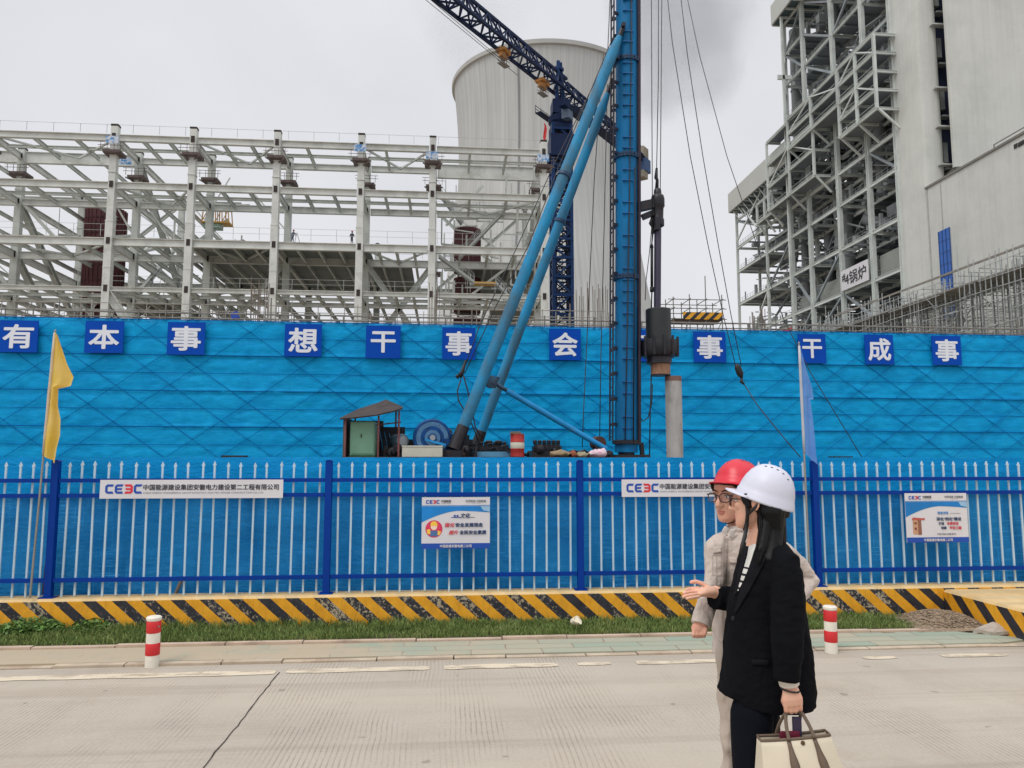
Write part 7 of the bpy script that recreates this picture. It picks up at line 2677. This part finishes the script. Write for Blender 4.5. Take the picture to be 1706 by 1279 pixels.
for k in range(34):      # loose strands along the lengths and at the nape
    x0 = sd_.uniform(1266, 1300)
    dx = sd_.uniform(-9, 7)
    dd = 3.0 + (x0 - 1266) * 0.0035
    lk.tube([PD(x0, 848, dd + 0.02), PD(x0 + dx * 0.3, 875 + sd_.uniform(-3, 3), dd - 0.008), PD(x0 + dx * 0.7 - 3, 902, dd - 0.03), PD(x0 + dx - 7, 918 + sd_.uniform(0, 24), dd - 0.06)], [0.0022, 0.003, 0.0024, 0.0008], 5)
part('hair_strand', lk, HAIR, p1, True)
st = MB()
st.tube([h1p(0.03, 0.079, 0.03), h1p(0.027, 0.08, -0.02), h1p(0.026, 0.078, -0.05), h1p(0.034, 0.062, -0.09), h1p(0.05, 0.03, -0.122)], [(0.0075, 0.002)] * 5, 8, ref=H1.to_3x3() @ Vector((1, 0, 0)))
st.tube([h1p(-0.03, 0.083, 0.0), h1p(0.0, 0.085, -0.03), h1p(0.026, 0.079, -0.055)], [(0.006, 0.002)] * 3, 8, ref=H1.to_3x3() @ Vector((1, 0, 0)))
st.tube([h1p(0.03, 0.066, -0.085), PD(1241, 893, 3.02), PD(1237, 908, 3.01), PD(1233, 922, 3.0)], [(0.007, 0.002), (0.008, 0.003), (0.008, 0.003), (0.006, 0.002)], 8, ref=R_)
part('chin_strap', st, STRAP, p1, True)
# trousers
tr1 = MB()
for (x0, x1, x2, o) in ((1252, 1251, 1258, -0.075), (1266, 1268, 1272, 0.085)):
    tr1.tube([PD(x0 + 12, 1120, D1 + o * 0.6), PD(x0, 1190, D1 + o), PD(x1, 1250, D1 + o), PD(x1 + 2, 1330, D1 + o), PD(x2, 1432, D1 + o)], [(0.065, 0.07), (0.08, 0.088), (0.074, 0.085), (0.07, 0.078), (0.068, 0.075)], 22, ref=R_)
tr1.rings(torso_rings([(1080, 1232, 1325, .10), (1120, 1230, 1326, .11), (1150, 1229, 1318, .11), (1172, 1228, 1312, .11)], D1))
tr1 = wrinkle(remesh(tr1, 0.009, 3), 0.012, 7, 4, (1, 1, 0.6))
part('trousers', tr1, TROU, p1, True)
for o, x in ((-0.075, 1258), (0.085, 1272)):
    c = PD(x, 1446, D1 + o)
    k = MB().tube([Vector((c.x, c.y, 0.035)) + R_ * 0.06, Vector((c.x, c.y, 0.045)), Vector((c.x, c.y, 0.035)) - R_ * 0.09, Vector((c.x, c.y, 0.024)) - R_ * 0.15], [(0.032, 0.035), (0.042, 0.038), (0.032, 0.042), (0.014, 0.025)], 14, ref=U_)
    part('shoe', k, mat('black shoe', (0.012, 0.012, 0.012), 0.3), p1, True)
# jacket: torso, collar and both sleeves fused
jk = MB()
N_ = 40
jr = torso_rings([(899, 1258, 1300, .075), (904, 1250, 1304, .10), (912, 1243, 1311, .13), (925, 1238, 1322, .16), (950, 1231, 1331, .172), (980, 1224, 1335, .168), (1010, 1217, 1336, .155), (1050, 1213, 1341, .158), (1100, 1209, 1347, .17), (1140, 1205, 1353, .18)], D1, N_)
jk.rings(jr)
last = jr[-1]
hem = []
for v in last:
    lx = (v - O_).dot(R_) / (v - O_).dot(F_) * F + 853
    zt_ = PD(lx, 1152 if lx < 1219 else 1166 + 3 * math.sin(lx * 0.05), D1).z
    hem.append(Vector((v.x, v.y, zt_)) - R_ * (0.010 if lx < 1214 else 0))
jk.rings([last, hem])
jk.tube([PD(1295, 922, 3.0), PD(1306, 936, 2.96), PD(1309, 966, 2.93), PD(1310, 1012, 2.90), PD(1311, 1060, 2.88), PD(1312, 1100, 2.87), PD(1312, 1134, 2.865)], [0.045, 0.058, 0.062, 0.062, 0.06, 0.055, 0.05], 24)
jk.tube([PD(1262, 915, 3.2), PD(1254, 935, 3.27), PD(1258, 985, 3.33), PD(1246, 1004, 3.33), PD(1218, 997, 3.26), PD(1189, 996, 3.22)], [0.055, 0.066, 0.064, 0.058, 0.052, 0.047], 22)
jk = remesh(jk, 0.0058, 2, 0.4)
jk = wrinkle(wrinkle(jk, 0.014, 6.5, 2, (1, 1, 0.55)), 0.006, 20, 9, (1, 1, 1.4))
ja = part('jacket', jk, SUIT, p1, True)
bv = bvh_of(jk)
LAP = fabric('black lapel', (0.009, 0.0094, 0.012), 0.1, 0.15)
lp = drape(bv, dense([(1262, 903), (1256, 918), (1250, 938), (1241, 962), (1233, 985), (1224, 1016)], [(1284, 905), (1280, 918), (1272, 938), (1262, 958), (1247, 985), (1224.5, 1022)], 40, 8), 0.010)
o = part('lapel', lp, LAP, ja, True)
m_ = o.modifiers.new('thick', 'SOLIDIFY')
m_.thickness = 0.006
lp = drape(bv, dense([(1239, 908), (1235, 925), (1232, 945), (1227, 968), (1222, 992)], [(1247, 909), (1243, 928), (1238, 946), (1232, 968), (1226, 990)], 26, 5), 0.008)
o = part('lapel', lp, LAP, ja, True)
m_ = o.modifiers.new('thick', 'SOLIDIFY')
m_.thickness = 0.005
sl = drape(bv, dense([(1248, 905), (1245, 925), (1239, 946), (1233, 966), (1228, 984)], [(1260, 906), (1254, 925), (1247, 946), (1239, 966), (1230, 984)], 40, 5), 0.004)
msh, n, b = node_mat('striped shirt')
s_ = N(n, 'SeparateXYZ')
L(n, geo_pos(n), s_.inputs[0])
fr_ = math_(n, 'FRACT', math_(n, 'MULTIPLY', s_.outputs['Z'], 36.0))
is_b = math_(n, 'MULTIPLY', math_(n, 'LESS_THAN', fr_, 0.34), math_(n, 'LESS_THAN', s_.outputs['Z'], 1.285))
L(n, mixc(n, is_b, lin(214, 212, 204), (0.012, 0.012, 0.014)), b.inputs['Base Color'])
b.inputs['Roughness'].default_value = 0.8
part('shirt', sl, msh, p1, True)
pk = drape(bv, dense([(1252, 1098), (1252, 1107)], [(1282, 1100), (1281, 1109)], 3, 8), 0.006)
o = part('pocket_flap', pk, LAP, ja, True)
m_ = o.modifiers.new('thick', 'SOLIDIFY')
m_.thickness = 0.004
bt = MB().lathe([(0.0, 0), (0.009, 0.0), (0.009, 0.003), (0.0, 0.004)], drape(bv, [[(1222, 1030), (1223, 1030)]], 0.003).v[0], 12, -F_)
part('button', bt, STRAP, ja)
part('shirt_cuff', MB().tube([PD(1313, 1130, 2.866), PD(1315, 1140, 2.868)], [0.037, 0.036], 18), mat('cuff white', lin(214, 206, 192), 0.8), p1, 50)
part('bracelet', MB().tube([PD(1316, 1148, 2.866) + R_ * (0.033 * math.cos(a)) + F_ * (0.025 * math.sin(a)) + U_ * (-0.006 * math.sin(a + 2.2)) for a in [6.28318 * i / 20 for i in range(20)]], 0.0032, 8, closed=True), STRAP, p1, True)

# ---------------------------------------------------------------- tote bag in her left hand
BD = 2.87
bt0 = PD(1318, 1225, BD)
tb = thing('tote_bag', 'pale canvas tote bag with brown leather straps in the woman\'s left hand', 'bag', PD(1318, 1330, BD))
CANV = fabric('natural canvas', lin(210, 199, 178), 0.06, 0.25, fdist=0.01)
LEA = mat('brown leather', lin(100, 84, 68), 0.5, var=0.12, scale=14)
INS = mat('canvas inside', lin(176, 160, 132), 0.9)
bx = bt0.dot(R_)


def bag_pt(u, w, v):
    """u -1..1 along the bag, w -1..1 across, v 0 (rim) .. 1 (base)"""
    hw = 0.126 + 0.04 * v
    dp_ = 0.024 + 0.05 * v
    bulge = 0.012 * math.sin(math.pi * min(1, v * 1.2)) * (1 - u * u)
    c = bt0 + R_ * (hw * u + 0.008 + 0.035 * v) + F_ * (dp_ * w + (bulge if w > 0 else -bulge))
    return c + U_ * (-0.235 * v + 0.010 * u * (1 - v) - 0.004 * (1 - u * u) * (1 - v))


rg = []
outline = [(-1 + 2 * i / 14, -1) for i in range(15)] + [(1, -0.4), (1, 0.4)] + [(1 - 2 * i / 14, 1) for i in range(15)] + [(-1, 0.4), (-1, -0.4)]
for k in range(11):
    v = k / 10
    rg.append([bag_pt(u, w, v) for u, w in outline])
k = MB().rings(rg, cap=False)
k.f.append(tuple(len(k.v) - len(outline) + i for i in range(len(outline))))
o = part('canvas_body', k, CANV, tb, 40)
m_ = o.modifiers.new('thick', 'SOLIDIFY')
m_.thickness = 0.003
k = MB().tube(rg[0], [(0.006, 0.0035)] * len(rg[0]), 8, closed=True, ref=U_)
part('rim_trim', k, LEA, tb, True)
part('lining', MB().grid([[bag_pt(u * 0.96, w * 0.9, 0.25) for u in (-1, 0, 1)] for w in (-1, 1)]), INS, tb)
for w, dd in ((-1, -0.004), (1, 0.004)):
    pts = []
    for u in (-0.27, ):
        pass
    a0, a1 = bag_pt(-0.22, w, 0.0) + F_ * dd * 2, bag_pt(0.52, w, 0.0) + F_ * dd * 2
    top1, top2 = PD(1309, 1187, BD + 0.008) + F_ * dd, PD(1337 - 4, 1183, BD + 0.012) + F_ * dd
    if w > 0:
        a0, a1 = bag_pt(-0.42, w, 0.0) + F_ * dd * 2, bag_pt(0.22, w, 0.0) + F_ * dd * 2
    h = [a0, a0.lerp(top1, 0.5) + R_ * -0.004, top1 - U_ * 0.004, top1.lerp(top2, 0.5) + U_ * 0.006, top2 - U_ * 0.004, top2.lerp(a1, 0.5) + R_ * 0.004, a1]
    sm_ = []
    for i in range(len(h) - 1):
        for s in range(5):
            t = s / 5
            p0, p1_, p2, p3 = h[max(0, i - 1)], h[i], h[i + 1], h[min(len(h) - 1, i + 2)]
            sm_.append(0.5 * ((2 * p1_) + (p2 - p0) * t + (2 * p0 - 5 * p1_ + 4 * p2 - p3) * t * t + (3 * p1_ - p0 - 3 * p2 + p3) * t ** 3))
    sm_.append(h[-1])
    part('handle', MB().tube(sm_, [(0.0068, 0.0042)] * len(sm_), 10, ref=R_), LEA, tb, True)
    for u in ((-0.22, 0.52) if w < 0 else (-0.42, 0.22)):
        k = MB()
        rows = []
        for i in range(13):
            v = i / 12 * 0.95
            hw = 0.0075 + 0.0085 * min(1, max(0, (v - 0.12) / 0.2))
            c = bag_pt(u + 0.05 * v, w, v) + F_ * dd
            rows.append([c - R_ * hw, c + R_ * hw])
        k.grid(rows)
        o = part('strap', k, LEA, tb, True)
        m_ = o.modifiers.new('thick', 'SOLIDIFY')
        m_.thickness = 0.004
part('snap', MB().lathe([(0, 0), (0.008, 0), (0.007, 0.004), (0, 0.005)], bag_pt(0.16, -1, 0.055) - F_ * 0.002, 12, -F_), mat('snap brown', lin(96, 74, 52), 0.4, 0.4), tb)
wl = thing('wallet', 'dark red wallet poking out of the tote bag', 'wallet', bt0 - U_ * 0.02)
part('cover', MB().box((-0.042, -0.006, -0.03), (0.03, 0.006, 0.014)).xform(Matrix.Translation(bt0) @ Matrix.Rotation(-YAW + 0.05, 4, 'Z')), mat('wallet red', lin(108, 22, 50), 0.5), wl)
bk_ = thing('notebook', 'dark purple notebook standing in the tote bag behind the wallet', 'notebook', bt0 - U_ * 0.02)
part('cover', MB().box((0.01, 0.008, -0.05), (0.042, 0.016, 0.062)).xform(Matrix.Translation(bt0) @ Matrix.Rotation(-YAW - 0.05, 4, 'Z')), mat('notebook purple', lin(52, 44, 70), 0.6), bk_)

# ---------------------------------------------------------------- woman in pale work clothes
D2 = 3.45
g2 = PD(1245, 1390, D2)
p2 = thing('person', 'person in pale grey work clothes, red helmet and glasses beside the woman in black', 'person', (g2.x, g2.y, 0))
H2 = frame_of(PD(1221, 825, D2), math.radians(-36), math.radians(-2))
HM2 = frame_of(PD(1231, 808, D2), math.radians(-36), math.radians(9))
HM2 = HM2 @ Matrix.Diagonal((0.93, 0.94, 0.78, 1))
h2p = lambda x, y, z: H2 @ Vector((x, y, z))
body = MB().merge(head_pieces().xform(H2))
body.tube([h2p(-0.03, 0, -0.03), h2p(-0.03, 0, -0.10), PD(1233, 882, D2), PD(1238, 905, D2)], [0.055, 0.05, 0.055, 0.08], 18)
body.rings(torso_rings([(892, 1210, 1262, .09), (925, 1198, 1285, .11), (980, 1200, 1280, .1), (1060, 1200, 1280, .1), (1120, 1204, 1275, .1)], D2))
S1, E1, W1 = PD(1197, 908, 3.40), PD(1188, 978, 3.36), PD(1167, 1040, 3.26)
S2, E2, W2 = PD(1290, 912, 3.52), PD(1344, 968, 3.6), PD(1300, 1004, 3.44)
body.tube([S1, E1, W1], [0.045, 0.038, 0.026], 12)
body.tube([S2, E2, W2], [0.045, 0.038, 0.026], 12)
for x, o in ((1223, -0.05), (1262, 0.07)):
    body.tube([PD(x, 1080, D2 + o), PD(x - 2, 1200, D2 + o), PD(x - 1, 1330, D2 + o), PD(x, 1372, D2 + o)], [0.06, 0.042, 0.034, 0.03], 12)
# relaxed right hand, fingers curled
body.tube([W1, PD(1165.5, 1046, 3.255), PD(1164, 1052, 3.25)], [(0.025, 0.019), (0.034, 0.02), (0.034, 0.018)], 14, ref=R_)
for k in range(4):
    x = 1155.5 + 5.6 * k
    finger(body, [PD(x, 1051, 3.245), PD(x + 0.3, 1057, 3.235), PD(x + 0.6, 1061 - 0.6 * abs(k - 1.3), 3.25), PD(x + 0.6, 1057, 3.27)], 0.0085)
finger(body, [PD(1173, 1043, 3.25), PD(1176, 1049, 3.235), PD(1174, 1056, 3.225)], 0.009)
# left hand on the hip
body.tube([W2, PD(1294, 1008, 3.4), PD(1286, 1012, 3.38)], [(0.026, 0.02), (0.03, 0.016), (0.03, 0.012)], 12, ref=U_)
for k in range(4):
    finger(body, [PD(1288, 1008 + 4 * k, 3.37), PD(1279, 1010 + 4 * k, 3.345), PD(1272, 1012 + 4 * k, 3.335)], 0.008)
finger(body, [PD(1296, 1003, 3.4), PD(1290, 998, 3.4), PD(1284, 997, 3.4)], 0.009)
body = tuck(remesh(body, 0.0034, 2, 0.5), HM2)
bo2 = part('body', body, SKIN2, p2, True)
face_parts(bo2, H2)
glasses(p2, H2, mat('dark glasses frame', lin(44, 26, 30), 0.35))
hard_hat(p2, HM2, HATR, True)
hr = MB()
hr.ball(h2p(-0.02, 0, 0.03), (0.085, 0.081, 0.094), 18, H2.to_3x3())
hr.ball(h2p(-0.045, 0, -0.02), (0.06, 0.076, 0.075), 16, H2.to_3x3())
for s in (-1, 1):
    hr.tube([h2p(0.055, s * 0.058, 0.062), h2p(0.04, s * 0.07, 0.035), h2p(0.022, s * 0.075, 0.005), h2p(0.015, s * 0.074, -0.025)], [(0.026, 0.01), (0.018, 0.008), (0.011, 0.006), (0.005, 0.004)], 10, ref=H2.to_3x3() @ Vector((1, 0, 0)))
hr.tube([h2p(0.064, -0.05, 0.058), h2p(0.08, -0.02, 0.06), h2p(0.082, 0.02, 0.06), h2p(0.068, 0.05, 0.058)], 0.010, 10)
hr = tuck(remesh(hr, 0.005, 2), HM2)
part('hair', hr, HAIR, p2, True)
st = MB()
for s in (-1, 1):
    st.tube([h2p(0.03, s * 0.074, 0.05), h2p(0.022, s * 0.079, 0.0), h2p(0.028, s * 0.072, -0.06), h2p(0.045, s * 0.04, -0.112), h2p(0.05, 0, -0.124)], [(0.006, 0.0018)] * 5, 8, ref=H2.to_3x3() @ Vector((1, 0, 0)))
part('chin_strap', st, STRAP, p2, True)
# trousers
tr2 = MB()
for x, o in ((1223, -0.05), (1262, 0.07)):
    tr2.tube([PD(x + 4, 1070, D2 + o), PD(x, 1120, D2 + o), PD(x - 2, 1180, D2 + o), PD(x - 1, 1240, D2 + o), PD(x + 1, 1300, D2 + o), PD(x + 1, 1366, D2 + o)], [(0.088, 0.095), (0.074, 0.085), (0.062, 0.075), (0.056, 0.068), (0.055, 0.066), (0.058, 0.068)], 20, ref=R_)
tr2 = wrinkle(remesh(tr2, 0.008, 2), 0.026, 11, 6, (1, 1, 0.8))
TRW = fabric('grey work trousers', lin(190, 176, 163), 0.07, 0.55, fdist=0.03, fscale=12)
part('trousers', tr2, TRW, p2, True)
for x, o in ((1224, -0.05), (1263, 0.07)):
    c = PD(x, 1376, D2 + o)
    k = MB().tube([Vector((c.x, c.y, 0.04)) + R_ * 0.05, Vector((c.x, c.y, 0.05)), Vector((c.x, c.y, 0.04)) - R_ * 0.08 - F_ * 0.05, Vector((c.x, c.y, 0.028)) - R_ * 0.14 - F_ * 0.08], [(0.036, 0.038), (0.046, 0.042), (0.038, 0.046), (0.018, 0.03)], 14, ref=U_)
    part('shoe', k, mat('work shoe', lin(60, 54, 50), 0.6), p2, True)
# jacket
jk = MB()
jk.rings(torso_rings([(884, 1212, 1260, .075), (890, 1200, 1276, .10), (899, 1191, 1290, .125), (915, 1187, 1297, .14), (945, 1188, 1296, .14), (985, 1190, 1292, .13), (1025, 1191, 1288, .13), (1060, 1191, 1287, .14), (1092, 1194, 1285, .145)], D2))
jk.tube([PD(1203, 902, 3.42), PD(1195, 914, 3.39), PD(1191, 945, 3.37), PD(1189, 972, 3.35), PD(1182, 996, 3.32), PD(1174, 1020, 3.28), PD(1167, 1041, 3.26)], [0.045, 0.052, 0.05, 0.047, 0.046, 0.043, 0.037], 20)
jk.tube([PD(1284, 902, 3.5), PD(1296, 914, 3.53), PD(1322, 942, 3.57), PD(1345, 968, 3.59), PD(1328, 992, 3.52), PD(1302, 1003, 3.45)], [0.045, 0.056, 0.058, 0.060, 0.045, 0.036], 20)
jk = wrinkle(wrinkle(remesh(jk, 0.0055, 2), 0.018, 10, 8), 0.0045, 26, 5, (1, 1, 1.5))
j2 = part('work_jacket', jk, WORK, p2, True)
bv2 = bvh_of(jk)


def seam(pts, w, off=0.004, m=WORKD, name='seam'):
    l = [(a - w / 2, b) for a, b in pts]
    r = [(a + w / 2, b) for a, b in pts]
    part(name, drape(bv2, dense(l, r, 24, 2), off), m, j2, True)


o = part('pocket_flap', drape(bv2, dense([(1188, 911), (1188, 921.5)], [(1202, 911), (1202, 919)], 4, 5), 0.009), WORK, j2, True)
m_ = o.modifiers.new('thick', 'SOLIDIFY')
m_.thickness = 0.006
o = part('pocket_flap', drape(bv2, dense([(1214, 928), (1215, 937)], [(1232, 930), (1232, 939)], 4, 5), 0.009), WORK, j2, True)
m_ = o.modifiers.new('thick', 'SOLIDIFY')
m_.thickness = 0.006
seam([(1207, 896), (1205, 950), (1204, 1010), (1204, 1080)], 1.2)
seam([(1212, 896), (1211, 950), (1210, 1010), (1210, 1080)], 0.9)
o = part('collar', MB().rings([[PD(1233 + 27 * math.cos(a), 889 + 3 * math.sin(a), D2) + F_ * (0.075 * math.sin(a)) for a in [6.28318 * i / 24 for i in range(24)]], [PD(1231 + 23 * math.cos(a), 876 + 2 * math.sin(a), D2) + F_ * (0.064 * math.sin(a)) for a in [6.28318 * i / 24 for i in range(24)]]], cap=False), WORK, j2, True)
m_ = o.modifiers.new('thick', 'SOLIDIFY')
m_.thickness = 0.006
for pl_, pr_ in (([(1208, 876), (1203, 884), (1210, 893)], [(1214, 880), (1212, 886), (1212, 892)]), ([(1217, 882), (1215, 889), (1216, 896)], [(1228, 880), (1225, 887), (1218, 896)])):
    k = MB().grid([[PD(x, y, D2 - 0.10) for x, y in r] for r in dense(pl_, pr_, 6, 4)])
    o = part('collar', k, mat('collar cloth', lin(206, 198, 192), 0.85), j2, True)
    m_ = o.modifiers.new('thick', 'SOLIDIFY')
    m_.thickness = 0.004
seam([(1190, 900), (1193, 925), (1194, 955), (1192, 985)], 1.0)
seam([(1216, 1000), (1230, 1002), (1240, 1004)], 1.0)
for a_, b__ in (((1187, 924), (1202, 924)), ((1187, 925), (1187, 958)), ((1202, 922), (1202, 957)), ((1187, 958), (1202, 957)), ((1214, 938), (1214, 972)), ((1214, 972), (1231, 972))):
    n_ = 6
    pts_ = [(a_[0] + (b__[0] - a_[0]) * i / n_, a_[1] + (b__[1] - a_[1]) * i / n_) for i in range(n_ + 1)]
    vert = abs(b__[1] - a_[1]) > abs(b__[0] - a_[0])
    part('seam', drape(bv2, [[(x - (0.45 if vert else 0), y - (0 if vert else 0.45)), (x + (0.45 if vert else 0), y + (0 if vert else 0.45))] for x, y in pts_], 0.004), WORKD, j2, True)
k = MB().tube([PD(1170, 1030, 3.27), PD(1167.3, 1040.5, 3.26)], [0.0425, 0.0405], 20)
part('cuff', k, WORK, j2, 50)
part('badge', drape(bv2, dense([(1233, 907), (1233, 913)], [(1238, 907), (1238, 913)], 2, 2), 0.012), mat('badge red', lin(200, 40, 54), 0.6), j2)
